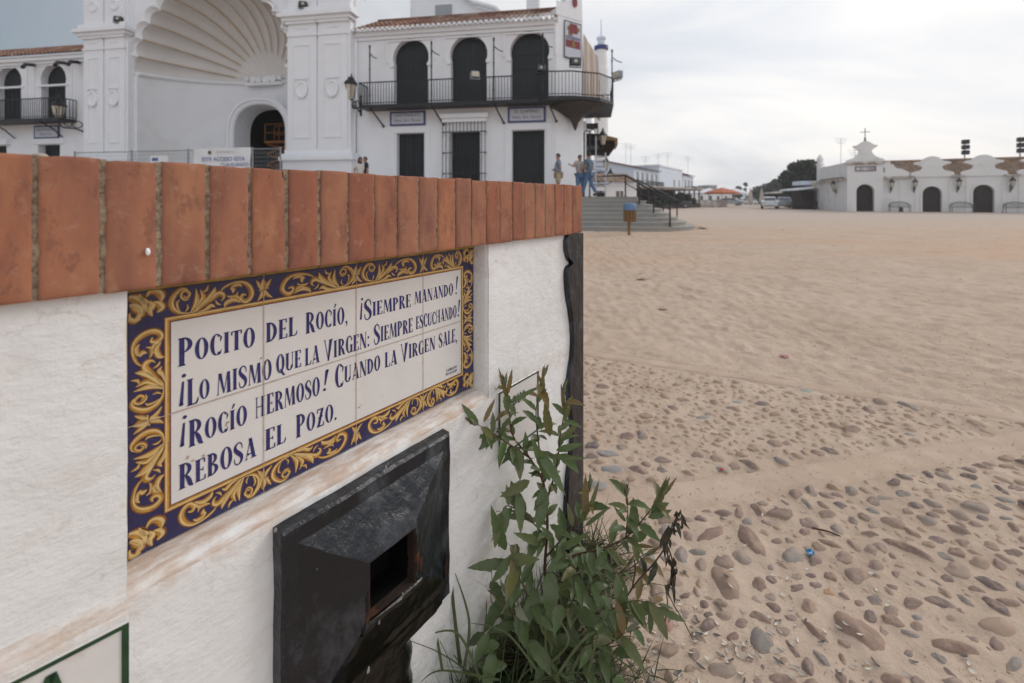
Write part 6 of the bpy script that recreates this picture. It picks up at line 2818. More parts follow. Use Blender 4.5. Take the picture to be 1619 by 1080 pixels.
tile_roof(mb, LW0, LW1, -.36, 8.50, 2.0, 9.75, .24)
mb.box(LW0, LW1, -.3, 2.0, 8.455, 8.50, m=1)
mb.build('roof', [M['terracotta'], M['white_trim']], ch)
mb = MB()
mb.box(LW0, -25.6, -.82, -.003, 5.02, 5.16)
bal2 = mb.build('balcony', M['iron'], ch)
mb = MB()
balcony_rail(mb, [(LW0, -.8), (-25.6, -.8), (-25.6, -.02)], 5.16, 6.15, .135)
mb.build('railing', M['iron'], bal2)
for x in (-29.6, -26.55, -33):
    mb = MB()
    mb.tube([(x - .3, -.75, 5.02), (x, -.4, 4.7), (x + .1, -.04, 4.3)], .035, 6)
    mb.build('bracket', M['iron'], bal2)
for x in (-28.2, -26.2, -25.4):
    mb = MB()
    mb.tube([(x, -.02, 8.1), (x + .1, -.5, 8.0), (x + .35, -.8, 7.75)], .09, 6)
    mb.build('hook', M['iron'], ch)
tag(plaque(-28.25, -26.65, 4.25, 4.93, 'HERMANDAD', 'Ntra. Sra.'), 'small blue bordered tile plaque on the left wing')
# ---- upper church volumes behind the right wing (transept and drum)
mb = MB()
mb.box(-10.15, -2.2, 6.5, 18, 5, 11.0)
mb.prism([(-10.15, 11.0), (-4.4, 11.0), (-4.9, 11.75), (-6.2, 12.2), (-7.0, 12.9), (-8.5, 13.6), (-10.15, 14.0)], 6.3, 18)
mb.box(-9.9, -4.2, 6.2, 6.3, 10.9, 11.08)
mb.tube([(-4.2, 6.1, 11.12), (-5.0, 6.1, 11.9), (-6.3, 6.1, 12.35), (-7.1, 6.1, 13.05), (-8.6, 6.1, 13.8)], .16, 8)
mb.build('transept_wall', M['white'], ch)
mb = MB()
mb.box(-8.6, -7.6, 6.25, 6.3, 11.35, 12.4)
mb.build('window', M['galv'], ch)
mb = MB()
mb.box(-2.95, -2.3, 4.2, 5.0, 9.6, 12.2)
mb.build('chimney', M['white_trim'], ch)
mb = MB()
mb.tube([(-10.05, -.4, 14), (-10.02, -.4, 10.6), (-9.9, -.35, 10.2), (-9.6, -.2, 10.05)], .03, 6)
mb.build('cable', M['iron'], ch)

# ---- side elevation seen edge-on: window cage, door hood
mb = MB()
for k in range(9):
    y = 4.3 + .22 * k
    mb.box(.68, .70, y, y + .02, 3.85, 4.95)
for z_ in (3.85, 4.4, 4.93):
    mb.box(.0, .70, 4.28, 6.1, z_, z_ + .03)
for k in range(5):
    mb.box(.1 + .14 * k, .12 + .14 * k, 4.28, 4.30, 3.85, 4.95)
mb.box(.0, .72, 4.25, 6.1, 3.78, 3.85)
mb.build('window_cage', M['iron'], ch)
mb = MB()
mb.box(-.02, .25, 9, 9.6, PT, 7.4)
mb.box(-.02, .35, 13, 13.8, PT, 7.9)
mb.box(-.02, .12, 3.3, 3.6, PT, 4.9)
mb.build('buttress', M['white_trim'], ch)

# ---- things hung on the church
def lantern(name, frame, s, v, z, label, group, scale=1.0, arm=(0.0, 1.0), post=None):
    """wall lantern: scrolled bracket and tapered glass lantern; arm = direction from wall"""
    x, y, _ = frame.world(s, v)
    t = empty(name, (x, y, z), frame.a, label, 'lantern', group)
    k = scale
    ax, ay = arm
    mb = MB()
    mb.box(-.03 * k, .03 * k, -.03 * k, .0, -.35 * k, .35 * k)
    P_ = [(0, 0, -.25), (.25, .25, -.12), (.50, .50, -.10), (.62, .62, .04), (.62, .62, .16)]
    mb.tube([(ax * p[0] * k, -ay * p[0] * k, p[2] * k) for p in smoothpath(P_, 4)], .028 * k, 6)
    for (c_, rr_) in ((.20, .12), (.40, .09)):
        mb.tube([(ax * (c_ + rr_ * cos(a)) * k, -ay * (c_ + rr_ * cos(a)) * k, (.03 + rr_ * sin(a)) * k) for a in np.linspace(0, 6.6, 14)], .018 * k, 5)
    mb.build('bracket', M['iron'], t)
    c = (ax * .62 * k, -ay * .62 * k, .16 * k)
    mb = MB()
    mb.lathe([(.07 * k, 0), (.11 * k, .04 * k), (.19 * k, .48 * k), (.17 * k, .49 * k)], c, 6)
    mb.build('glass', M['glass'], t)
    mb = MB()
    mb.lathe([(.03 * k, -.05 * k), (.09 * k, -.02 * k), (.09 * k, .0)], c, 6)
    mb.lathe([(.23 * k, .48 * k), (.24 * k, .52 * k), (.13 * k, .66 * k), (.10 * k, .72 * k), (.05 * k, .76 * k), (.06 * k, .80 * k), (.01 * k, .92 * k)], c, 6)
    for a in range(6):
        an = a * pi / 3
        mb.tube([(c[0] + .11 * k * cos(an), c[1] + .11 * k * sin(an), c[2] + .04 * k), (c[0] + .195 * k * cos(an), c[1] + .195 * k * sin(an), c[2] + .48 * k)], .010 * k, 4)
    mb.build('lantern_cap', M['iron'], t)
    return t


lantern('wall_lantern', CF, -9.92, -.02, 5.35, 'black wall lantern on the church between the right pillar and the balcony end', 'lanterns on the church', 1.35, (-.36, .45))
lantern('wall_lantern', CF, -25.0, -.02, 4.85, 'black wall lantern beside the end of the left wing balcony', 'lanterns on the church', 1.4, (-1.0, .7))
lantern('wall_lantern', CF, .0, 4.6, 3.75, 'upper black lantern on the side wall, above the brown and gold hood', 'lanterns on the church', .95, (1.6, 0))
lantern('wall_lantern', CF, .0, 8.2, 2.75, 'lantern on the side wall directly under the brown and gold hood', 'lanterns on the church', .85, (2.3, 0))
lantern('wall_lantern', CF, .0, 9.5, 2.1, 'lowest lantern on the side wall, left of the far houses', 'lanterns on the church', .9, (2.7, 0))
# projecting hood with gilt scalloped trim on the side wall
hd = empty('door_hood', (*CF.world(0, 6.0)[:2], .9), CF.a, 'dark hood with a gilded scalloped roof projecting from the church side wall', 'hood')
mb = MB()
mb.prism([(0, 3.80), (.8, 3.76), (1.75, 3.50), (1.75, 3.15), (1.62, 3.12), (1.58, 3.38), (.0, 3.48)], 0, 2.2)
mb.build('gilded_roof', M['gold'], hd)
mb = MB()
mb.prism([(.0, 2.8), (1.35, 2.72), (1.62, 3.10), (1.57, 3.37), (0, 3.47)], .1, 2.1)
mb.build('underside', M['dark'], hd)
# tan curtain hanging at the balcony corner
mb = MB()
P_ = []
for i in range(40):
    t = i / 39
    P_.append((.02 + .62 * t, 1.15 + 2.6 * t + .10 * sin(i * 1.7), t))
rows = []
for (z_, k) in ((8.42, 0), (8.2, .2), (6.5, .9), (5.22, 1.0)):
    rows.append([(p[0] + .05 * sin(i * 1.7) + .14 * k * t_, p[1], z_ - .9 * (1 - k) * 0 - .25 * p[2]) for i, (p, t_) in enumerate(zip(P_, np.linspace(0, 1, 40)))])
vs = [p for row in rows for p in row]
for j in range(3):
    for i in range(39):
        mb.add([rows[j][i], rows[j][i + 1], rows[j + 1][i + 1], rows[j + 1][i]], [(0, 1, 2, 3)], r=.5 + .5 * sin(i * 1.3))
o = mb.build('curtain', M['tan'])
o.location = (CF.o[0], CF.o[1], 0)
o.rotation_euler = (0, 0, CF.a)
tag(o, 'tan striped canvas curtain hanging beside the corner gable above the balcony', 'curtain')


def floodlight(s, v, z, w, label, yaw=0.0, lens=True):
    x, y, _ = CF.world(s, v)
    t = empty('floodlight', (x, y, z), CF.a + yaw, label, 'floodlight', 'floodlights on the balcony')
    mb = MB()
    mb.cbox(-w / 2, w / 2, -.10, .12, -w * .36, w * .36, .02)
    mb.box(-w / 2 - .03, -w / 2 - .005, -.02, .02, -w * .5, .05)
    mb.box(w / 2 + .005, w / 2 + .03, -.02, .02, -w * .5, .05)
    mb.box(-w / 2 - .03, w / 2 + .03, -.02, .02, -w * .5 - .03, -w * .5)
    mb.build('housing', M['galv'] if not lens else M['iron'], t)
    mb = MB()
    mb.box(-w * .42, w * .42, -.108, -.1005, -w * .29, w * .29)
    mb.build('lens', M['darkglass'] if lens else M['glass'], t)
    mb = MB()
    mb.lathe([(0, 0), (w * .17, 0), (w * .15, .02), (0, .03)], (0, 0, 0), 12)
    mb.v = [(a, -.109 - c, b) for a, b, c in mb.v]
    mb.build('bulb', M['glass'], t)
    return t


floodlight(-1.62, -.85, 6.42, .36, 'floodlight on the balcony rail against the edge of the third arch', .2)
floodlight(-.25, -1.05, 6.55, .42, 'floodlight above the rail in the middle of the chamfered corner', .3)
floodlight(1.45, .1, 6.25, .42, 'pale floodlight at the outermost corner of the balcony, seen against the sky', -.9, False)
floodlight(-4.35, -1.0, 6.25, .34, 'pale floodlight on the balcony rail in front of the middle arch', .5, False)
floodlight(-29.5, -1.0, 6.30, .5, 'yellowish floodlight on the left wing balcony in front of the far left arch', .4, False)
for s_, z_, lab in ((-12.35, 9.83, 'small dark floodlight perched on the right pillar cornice'), (-22.2, 9.83, 'small dark floodlight perched on the left pillar cornice')):
    floodlight(s_, -.72, z_, .34, lab, .5)
# ladder and poles leaning at the side wall
ld_ = empty('lattice_stand', (*CF.world(.55, 1.6)[:2], PT), CF.a, 'tall metal lattice stand with rungs standing at the church side wall', 'stand')
mb = MB()
for x in (0, .42):
    mb.box(x, x + .05, 0, .05, 0, 2.75 if x == 0 else 2.0)
mb.build('upright', M['palewhite'], ld_)
mb = MB()
for k in range(8):
    mb.box(.052, .418, .01, .04, .25 + k * .22, .28 + k * .22)
mb.box(.052, .418, .0, .05, .0, .22)
mb.build('rung', M['iron'], ld_)
for (s_, h_, lab) in ((.30, 2.95, 'dark metal pole standing left of the lattice stand'), (.05, 2.9, 'dark metal pole standing closest to the church corner')):
    x, y, _ = CF.world(s_, 1.5)
    mb = MB()
    mb.tube([(0, 0, 0), (0, 0, h_)], .035, 8)
    mb.lathe([(.10, 0), (.10, .03), (.04, .05)], (0, 0, 0), 10)
    mb.tube([(0, 0, h_), (.08, 0, h_ + .1), (.2, 0, h_ + .05)], .03, 6)
    o = mb.build('metal_pole', M['iron'])
    o.location = (x, y, PT)
    tag(o, lab, 'pole')

# ---- platform and steps
st = empty('stone_steps', (CF.o[0], CF.o[1], 0), CF.a, 'broad grey stone steps with a rounded corner leading up to the church platform', 'steps')
for j in range(8):
    off = .285 * j
    r_ = .12 + off
    c0 = (2.05, -1.32)
    pts = [(-42, c0[1] - r_), (c0[0], c0[1] - r_)]
    for k in range(1, 13):
        a = -pi / 2 + (pi / 2) * k / 12
        pts.append((c0[0] + r_ * cos(a), c0[1] + r_ * sin(a)))
    pts += [(c0[0] + r_, 26), (-42, 26)]
    mb = MB()
    zt_ = PT - .15 * j
    mb.slab(pts, zt_ - .035, zt_)
    ins = .03
    pts2 = [(-42, c0[1] - r_ + ins), (c0[0], c0[1] - r_ + ins)]
    for k in range(1, 13):
        a = -pi / 2 + (pi / 2) * k / 12
        pts2.append((c0[0] + (r_ - ins) * cos(a), c0[1] + (r_ - ins) * sin(a)))
    pts2 += [(c0[0] + r_ - ins, 25.9), (-42, 25.9)]
    mb.slab(pts2, -.2 - .01 * j, zt_ - .0355)
    mb.build('step', M['concrete'], st)
# handrails


def handrail(P0, P1, label, extra=None):
    t = empty('handrail', (P0[0], P0[1], 0), 0, label, 'handrail', 'black handrails on the steps')
    dx, dy = P1[0] - P0[0], P1[1] - P0[1]
    mb = MB()
    mb.tube([(0, 0, P0[3]), (dx, dy, P1[3])], .035, 8)
    mb.tube([(0, 0, P0[3] - .30), (dx, dy, P1[3] - .30)], .018, 6)
    if extra:
        mb.tube([(0, 0, P0[3]), extra], .03, 8)
    mb.build('rail', M['iron'], t)
    for (x, y, z0, z1) in ((0, 0, P0[2], P0[3]), (dx, dy, P1[2], P1[3]), (dx * .33, dy * .33, P0[2] + (P1[2] - P0[2]) * .33, P0[3] + (P1[3] - P0[3]) * .33), (dx * .66, dy * .66, P0[2] + (P1[2] - P0[2]) * .66, P0[3] + (P1[3] - P0[3]) * .66)):
        mb = MB()
        mb.tube([(x, y, z0), (x, y, z1)], .03, 8)
        mb.lathe([(.07, 0), (.07, .02), (.03, .03)], (x, y, z0), 8)
        mb.build('post', M['iron'], t)


handrail((4.38, 17.95, PT, 2.02), (5.42, 15.95, .14, 1.04), 'black iron handrail descending the front corner of the steps above the bin', (-.75, .6, 2.02))
handrail((5.55, 20.6, PT - .1, 1.98), (7.10, 20.0, .14, 1.04), 'second black iron handrail farther back, behind the corner of the steps')

# fence with banner in front of the portal
fb = empty('construction_fence', (-13.0, 19.6, PT), CF.a, 'wire mesh site fence with a printed banner standing before the portal', 'fence')
mb = MB()
for x in (-6.6, -3.6, -.75, 2.32, 3.6):
    mb.tube([(x, 0, 0), (x, 0, 2.05)], .035, 8)
for x0_, x1_ in ((-6.6, -3.6), (-3.6, -.75), (-.75, 2.32), (2.32, 3.6)):
    for z_ in (.1, 1.98):
        mb.tube([(x0_, 0, z_), (x1_, 0, z_)], .02, 6)
mb.build('fence_frame', M['galv'], fb)
mb = MB()
for i in range(100):
    x = -6.6 + 10.2 * i / 99
    mb.box(x - .004, x + .004, -.004, .004, .1, 1.98)
for i in range(12):
    z_ = .1 + 1.88 * i / 11
    mb.box(-6.6, 3.6, -.003, .003, z_ - .004, z_ + .004)
mb.build('mesh', M['galv'], fb)
mb = MB()
rows = [[(-.45 + 2.72 * i / 20, -.05 - .02 * sin(i * .9 + j), .95 + 1.08 * j / 6 + (.02 * i / 20)) for i in range(21)] for j in range(7)]
loft(mb, rows, False)
bn = mb.build('banner', M['banner'], fb, smooth=True)
text_mesh('ESTE ACCESO ESTA', .235, 'lettering', M['bannerblue'], bn, (1.0, -.085, 1.50))
text_mesh('CLAUSURADO', .20, 'lettering', M['bannerblue'], bn, (1.55, -.085, 1.27))
text_mesh('AYUNTAMIENTO', .11, 'lettering', M['galv'], bn, (1.1, -.085, 1.83))
mb = MB()
mb.lathe([(0, 0), (.07, 0)], (0, 0, 0), 12)
o = mb.build('emblem', M['gold'], bn)
o.location = (.36, -.09, 1.86)
o.rotation_euler = (pi / 2, 0, 0)
o.scale = (1, 1.3, 1)
mb = MB()
mb.box(-2.6, -1.7, -.05, -.03, 1.45, 1.78)
o = mb.build('notice', M['banner'], fb)
mb = MB()
mb.box(-2.5, -2.2, -.056, -.051, 1.55, 1.68)
mb.build('notice_print', M['bannerblue'], o)
# orange scissor lift inside the doorway
sl = cobj(CF, 'scissor_lift', 'orange scissor lift standing in the dark church doorway', 'lift', PCX + .1, NF + DEP + 1.2, PT)
mb = MB()
mb.cbox(-.9, .9, -.4, .4, .25, .65, .03)
for x in (-.6, .6):
    for y in (-.4, .4):
        mb.lathe([(.0, -.05), (.2, -.05), (.2, .05), (.0, .05)], (0, 0, 0), 12)
        nv = 4 * 12
        for i in range(len(mb.v) - nv, len(mb.v)):
            a, b, c = mb.v[i]
            mb.v[i] = (x + a, y + c, .2 + b)
mb.build('chassis', M['orange'], sl)
mb = MB()
for k in range(4):
    z0_ = .7 + k * .62
    for y in (-.35, .35):
        mb.tube([(-.8, y, z0_), (.8, y, z0_ + .6)], .045, 6)
        mb.tube([(.8, y, z0_), (-.8, y, z0_ + .6)], .045, 6)
mb.build('scissor_arms', M['orange'], sl)
mb = MB()
mb.box(-.95, .95, -.42, .42, 3.2, 3.32)
for z_ in (3.8, 4.3):
    for y in (-.4, .4):
        mb.tube([(-.9, y, z_), (.9, y, z_)], .03, 6)
for x in (-.9, 0, .9):
    for y in (-.4, .4):
        mb.tube([(x, y, 3.3), (x, y, 4.3)], .03, 6)
mb.build('platform', M['orange'], sl)

# bin in front of the steps
X, Y = ground_at(995, 371)
bn_ = empty('litter_bin', (X, Y, 0), radians(-4), 'wooden slatted litter bin with a faded blue lid on a post before the steps', 'bin')
mb = MB()
mb.box(-.035, .035, -.035, .035, -.05, .62)
mb.build('post', M['wood'], bn_)
mb = MB()
r = random.Random(6)
for k in range(12):
    a = 2 * pi * k / 12
    x, y = .02 + .16 * cos(a), -.02 + .16 * sin(a)
    mb.tube([(x, y, .40), (x * 1.04, y * 1.04, .78)], .036, 6, r=r.random())
mb.lathe([(.0, .40), (.165, .40), (.165, .43)], (.02, -.02, 0), 12)
mb.build('slat_basket', M['wood'], bn_)
mb = MB()
mb.lathe([(.20, .76), (.205, .80), (.19, .93), (.15, .97), (.0, .98)], (.02, -.02, 0), 16)
mb.build('lid', M['bluelid'], bn_)
# ================================================================== HALL ON THE RIGHT
M['hallwhite'] = mat('hall_limewash', (0.78, 0.77, 0.76), 0.9, 0.15, 0.05, 0.5, 0.2, 3, col2=(0.60, 0.57, 0.53), c2scale=.6, c2lo=.55, c2hi=.8, bdist=.03)
M['cornice'] = mat('weathered_cornice', (0.38, 0.33, 0.29), 0.9, 0.15, 0.25, 2, col2=(0.62, 0.58, 0.55), c2scale=1.5, c2lo=.45, c2hi=.6)
M['darkwood'] = mat('dark_wooden_gate', (0.045, 0.032, 0.030), 0.7, 0.3, 0.3, 3)
BF = Frame(29.4, 45, atan2(-6.5, 13))
hall = empty('hall', (BF.o[0], BF.o[1], 0), BF.a, 'long white hall with curved gables, arched dark gates and a cross on the portal', 'hall')
HS0, HS1 = 2.9, 24.0
gates = [(3.15, 4.50, 1.85), (8.02, 9.32, 1.62), (11.38, 12.72, 1.70), (14.9, 16.3, 1.7), (18.5, 19.9, 1.7)]
mb = MB()
holes = [arch_poly(a, b, .0, z, 14) for a, b, z in gates]
outer = [(HS0, -.3), (HS1, -.3), (HS1, 3.2), (HS0, 3.2)]
holes = [[(p[0], max(p[1], -.1)) for p in h] for h in holes]
mb.holed(outer, holes, 0, .45)
mb.box(HS0 + .01, HS1, 8.0, 8.1, -.3, 3.1)
mb.add([(HS0, 0, -.3), (HS0, 8, -.3), (HS0, 8, 3.1), (HS0, 0, 3.2)], [(0, 1, 2, 3)])
# curved gables over the gates


def gable(cx, sc=1.0):
    R_ = [(1.50, 3.12), (1.55, 3.35), (1.45, 3.52), (1.15, 3.60), (.80, 3.72), (.68, 3.92), (.76, 4.08), (1.05, 4.20), (1.28, 4.26), (1.32, 4.38), (1.10, 4.46), (.78, 4.52), (.64, 4.66), (.48, 4.80), (.25, 4.90), (0, 4.94)]
    R_ = [(a * sc, b) for a, b in R_]
    L_ = [(-a, b) for a, b in R_[:-1]][::-1]
    return [(cx + a, b) for a, b in R_ + L_]


for cx_ in (8.67, 12.05, 15.6, 19.2):
    mb.prism(gable(cx_, .96), -.12, .22)
mb.build('wall', M['hallwhite'], hall)
mb = MB()
for cx_ in (8.67, 12.05, 15.6, 19.2):
    for i in range(15):
        a0, a1 = pi * i / 14, pi * (i + 1) / 14
    mb.prism([(cx_ + .36 * cos(t), 4.02 + .36 * sin(t)) for t in np.linspace(0, pi, 12)], -.15, -.121)
# arch surrounds
for a, b, z in gates:
    c_ = (a + b) / 2
    r0, r1 = (b - a) / 2 + .02, (b - a) / 2 + .16
    pts = [(c_ - r1, 0)] + [(c_ + r1 * cos(t), z + r1 * sin(t)) for t in np.linspace(pi, 0, 14)] + [(c_ + r1, 0), (c_ + r0, 0)] + [(c_ + r0 * cos(t), z + r0 * sin(t)) for t in np.linspace(0, pi, 14)] + [(c_ - r0, 0)]
    mb.prism(pts, -.05, -.001)
for x in (5.0, 6.4, 7.5, 9.8, 10.9, 13.2, 14.2, 17.0, 18.0):
    mb.box(x, x + .16, -.04, -.001, 0, 3.0)
mb.build('moulding', M['hallwhite'], hall)
mb = MB()
cur = [(5.0, 7.25), (10.1, 10.6), (13.5, 14.1), (17.1, 17.7)]
for a, b in cur:
    mb = MB()
    mb.prism([(a, 3.02), (b, 3.02), (b + .12, 3.10), (b + .2, 3.22), (a - .2, 3.22), (a - .12, 3.10)], -.28, .1)
    mb.build('cornice', M['cornice'], hall)
mb = MB()
mb.box(2.3, 5.35, -.55, .1, 4.42, 4.60)
mb.box(2.45, 5.2, -.42, .1, 4.32, 4.418)
mb.build('cornice', M['cornice'], hall)
mb = MB()
tile_roof(mb, 4.9, HS1, -.05, 3.2, 3.4, 4.72, .22, random.Random(3))
mb.tube([(4.9, 3.4, 4.78), (HS1, 3.4, 4.78)], .12, 8)
tile_roof(mb, 4.9, HS1, 8.2, 3.1, 3.4, 4.70, .3, random.Random(4))
mb.build('roof', M['roof_tan'], hall)
for a, b, z in gates:
    mb = MB()
    mb.prism(arch_poly(a - .01, b + .01, -.1, z, 14), .30, .36)
    for k in range(7):
        x = a + .08 + (b - a - .16) * k / 6
        mb.box(x - .015, x + .015, .28, .30, .02, z + .3)
    for z_ in (.5, 1.1, 1.6):
        mb.box(a + .03, b - .03, .27, .279, z_, z_ + .06)
    mb.build('gate', M['darkwood'], hall)
# portal block with belfry-like crest and cross
mb = MB()
mb.holed([(2.45, -.3), (5.15, -.3), (5.15, 4.32), (2.45, 4.32)], [[(p[0], max(p[1], -.1)) for p in arch_poly(3.15, 4.50, .0, 1.85, 14)]], -.35, .35)
mb.add([(2.45, -.35, -.3), (2.45, 3, -.3), (2.45, 3, 4.32), (2.45, -.35, 4.32)], [(3, 2, 1, 0)])
mb.add([(5.15, -.35, -.3), (5.15, 3, -.3), (5.15, 3, 4.32), (5.15, -.35, 4.32)], [(0, 1, 2, 3)])
cres = [(1.42, 4.60), (1.42, 4.78), (1.25, 4.86), (.98, 4.96), (.72, 5.14), (.52, 5.40), (.46, 5.60), (.60, 5.78), (.86, 5.96), (.95, 6.10), (.66, 6.16), (.50, 6.26), (.32, 6.42), (.14, 6.5), (0, 6.52)]
cx_ = 3.85
mb.prism([(cx_ + a, b) for a, b in cres] + [(cx_ - a, b) for a, b in cres[:-1]][::-1], -.30, .15)
mb.prism([(cx_ + a * .36, 5.30 + b) for a, b in [(1, 0), (1, .25), (.7, .52), (0, .62), (-.7, .52), (-1, .25), (-1, 0)]], -.34, -.301)
mb.box(5.15, 7.1, -.06, .3, 3.225, 3.6)
mb.prism([(5.4, 3.6), (7.0, 3.6), (6.6, 3.85), (6.1, 4.0), (5.9, 4.35), (5.4, 4.1)], -.05, .3)
mb.build('portal', M['hallwhite'], hall)
mb = MB()
mb.box(3.05, 4.62, -.40, -.351, 3.72, 4.18, m=0)
mb.box(3.13, 4.54, -.404, -.4005, 3.79, 4.11, m=1)
mb.build('tile_plaque', [M['blue'], M['cornice']], hall)
mb = MB()
mb.tube([(cx_, -.1, 6.5), (cx_, -.1, 7.75)], .035, 6)
mb.tube([(cx_ - .36, -.1, 7.38), (cx_ + .36, -.1, 7.38)], .03, 6)
mb.lathe([(.0, 6.5), (.12, 6.55), (.05, 6.7), (.09, 6.8), (.0, 6.95)], (cx_, -.1, 0), 8)
mb.build('cross', M['iron'], hall)
# side wing turning away to the left
ax = BF.world(2.45, 0)[:2]
bx = (34.9, 53.6)
SF = Frame(bx[0], bx[1], atan2(ax[1] - bx[1], ax[0] - bx[0]))
LS = math.dist(ax, bx)
sg = empty('side_pavilion', (SF.o[0], SF.o[1], 0), SF.a, 'lower white pavilion with a slim corner pinnacle joined to the left of the hall', 'building')
mb = MB()
mb.box(0, LS - 1.6, 0, 4, -.2, 2.95)
mb.box(LS - 1.6, LS + .02, 0, .25, -.2, 2.949)
mb.box(.2, LS - 1.5, .35, 4, 2.95, 4.7)
mb.box(LS - 1.5, LS - .1, .2, .8, 2.95, 3.6)
for x in (.0, 2.2, 4.4, 6.6):
    mb.box(x, x + .3, -.12, -.001, 0, 2.9)
mb.build('wall', M['hallwhite'], sg)
mb = MB()
mb.prism([(-.15, 2.951), (LS - .05, 2.951), (LS - .05, 3.12), (-.15, 3.12)], -.3, .34)
mb.build('cornice', M['cornice'], sg)
mb = MB()
mb.lathe([(.32, 2.9), (.32, 5.0), (.42, 5.05), (.42, 5.2), (.26, 5.25), (.30, 5.6), (.36, 5.7), (.2, 6.0), (.0, 6.3)], (.5, .4, 0), 10)
mb.build('pinnacle', M['hallwhite'], sg)
mb = MB()
mb.box(.3, LS - 3, .3, .34, 3.2, 3.35)
tile_roof(mb, LS - 2.6, LS - .1, .1, 3.15, 1.9, 3.9, .3)
mb.build('roof', M['roof_tan'], sg)
# wall lanterns of the hall
for s_, lab in ((5.75, 'lantern on the hall wall between the portal and the first bench'), (7.4, 'lantern on the hall wall left of the second gate'), (10.35, 'lantern between the second and third gates of the hall'), (13.7, 'lantern on the hall wall right of the third gate')):
    lantern('wall_lantern', BF, s_, -.02, 2.05, lab, 'lanterns on the hall', .95, (.0, .7))
lantern('wall_lantern', SF, LS - 2.8, -.02, 2.0, 'lantern on the pavilion wall left of the hall portal', 'lanterns on the hall', 1.0, (.6, .6))
x, y, _ = SF.world(3.2, -.8)
t = empty('street_lamp', (x, y, 0), 0, 'dark lamp post standing in front of the side pavilion', 'street lamp')
mb = MB()
mb.lathe([(.14, 0), (.12, .5), (.06, .6), (.05, 2.3), (.08, 2.35)], (0, 0, 0), 10)
mb.build('post', M['iron'], t)
mb = MB()
mb.lathe([(.08, 2.36), (.20, 2.85), (.24, 2.9), (.08, 3.12), (.0, 3.2)], (0, 0, 0), 8)
mb.build('lamp_head', M['glass'], t)


def bench(s0, s1, lab):
    c_ = (s0 + s1) / 2
    t = cobj(BF, 'iron_bench', lab, 'bench', c_, -.7, 0, 'iron benches along the hall')
    w = (s1 - s0) / 2
    mb = MB()
    for k in range(4):
        mb.box(-w, w, -.45 + k * .11, -.37 + k * .11, .42, .45)
    mb.build('seat', M['iron'], t)
    mb = MB()
    mb.tube([(-w, .04, .55), (-w * .6, .06, .84), (0, .06, .90), (w * .6, .06, .84), (w, .04, .55)], .03, 6)
    for k in range(14):
        x = -w * .9 + 1.8 * w * k / 13
        mb.box(x - .012, x + .012, .035, .06, .45, .84)
    mb.build('backrest', M['iron'], t)
    for x in (-w + .03, w - .03):
        mb = MB()
        mb.tube([(x, -.44, 0), (x, -.44, .42), (x, .03, .44), (x, .05, .6)], .022, 6)
        mb.tube([(x, .08, 0), (x, .02, .43)], .022, 6)
        mb.tube([(x, -.44, .42), (x, -.44, .64), (x, .03, .66)], .018, 6)
        mb.build('leg', M['iron'], t)


bench(5.45, 6.95, 'black iron bench between the hall portal and the second gate')
bench(9.65, 11.15, 'black iron bench between the second and third gates')
bench(13.0, 14.5, 'black iron bench right of the third gate, cut by the picture edge')
# small bollard in front of the first bench
t = cobj(BF, 'stone_post', 'short brown post in front of the first bench', 'post', 6.2, -1.3, 0)
mb = MB()
mb.lathe([(.16, 0), (.15, .35), (.10, .42), (.0, .45)], (0, 0, 0), 8)
mb.build('shaft', M['corbel'], t)


def speaker(s_, lab, v=4.5):
    t = cobj(BF, 'loudspeaker_column', lab, 'loudspeaker', s_, v, 4.2, 'loudspeaker columns behind the hall roof')
    mb = MB()
    mb.tube([(0, .2, 0), (0, .2, 2.6)], .05, 6)
    mb.build('mast', M['galv'], t)
    for k in range(3):
        mb = MB()
        mb.cbox(-.26, .26, -.2, .2, 1.15 + k * .50, 1.55 + k * .50, .03)
        mb.box(-.22, .22, -.215, -.2005, 1.2 + k * .50, 1.5 + k * .50)
        mb.build('speaker_box', M['iron'], t)


speaker(BF.img(1527, 240, 5.0)[0], 'three stacked black loudspeakers above the hall roof between two gables', 5.0)
speaker(BF.img(1615, 240, 5.0)[0], 'stack of black loudspeakers above the hall roof at the right picture edge', 5.0)

# ================================================================== FAR STREET
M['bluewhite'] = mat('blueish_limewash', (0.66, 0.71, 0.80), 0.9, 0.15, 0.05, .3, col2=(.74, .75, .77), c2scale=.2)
M['shade'] = mat('brown_shutter', (0.16, 0.12, 0.10), 0.8, 0.2, 0.2, 2)


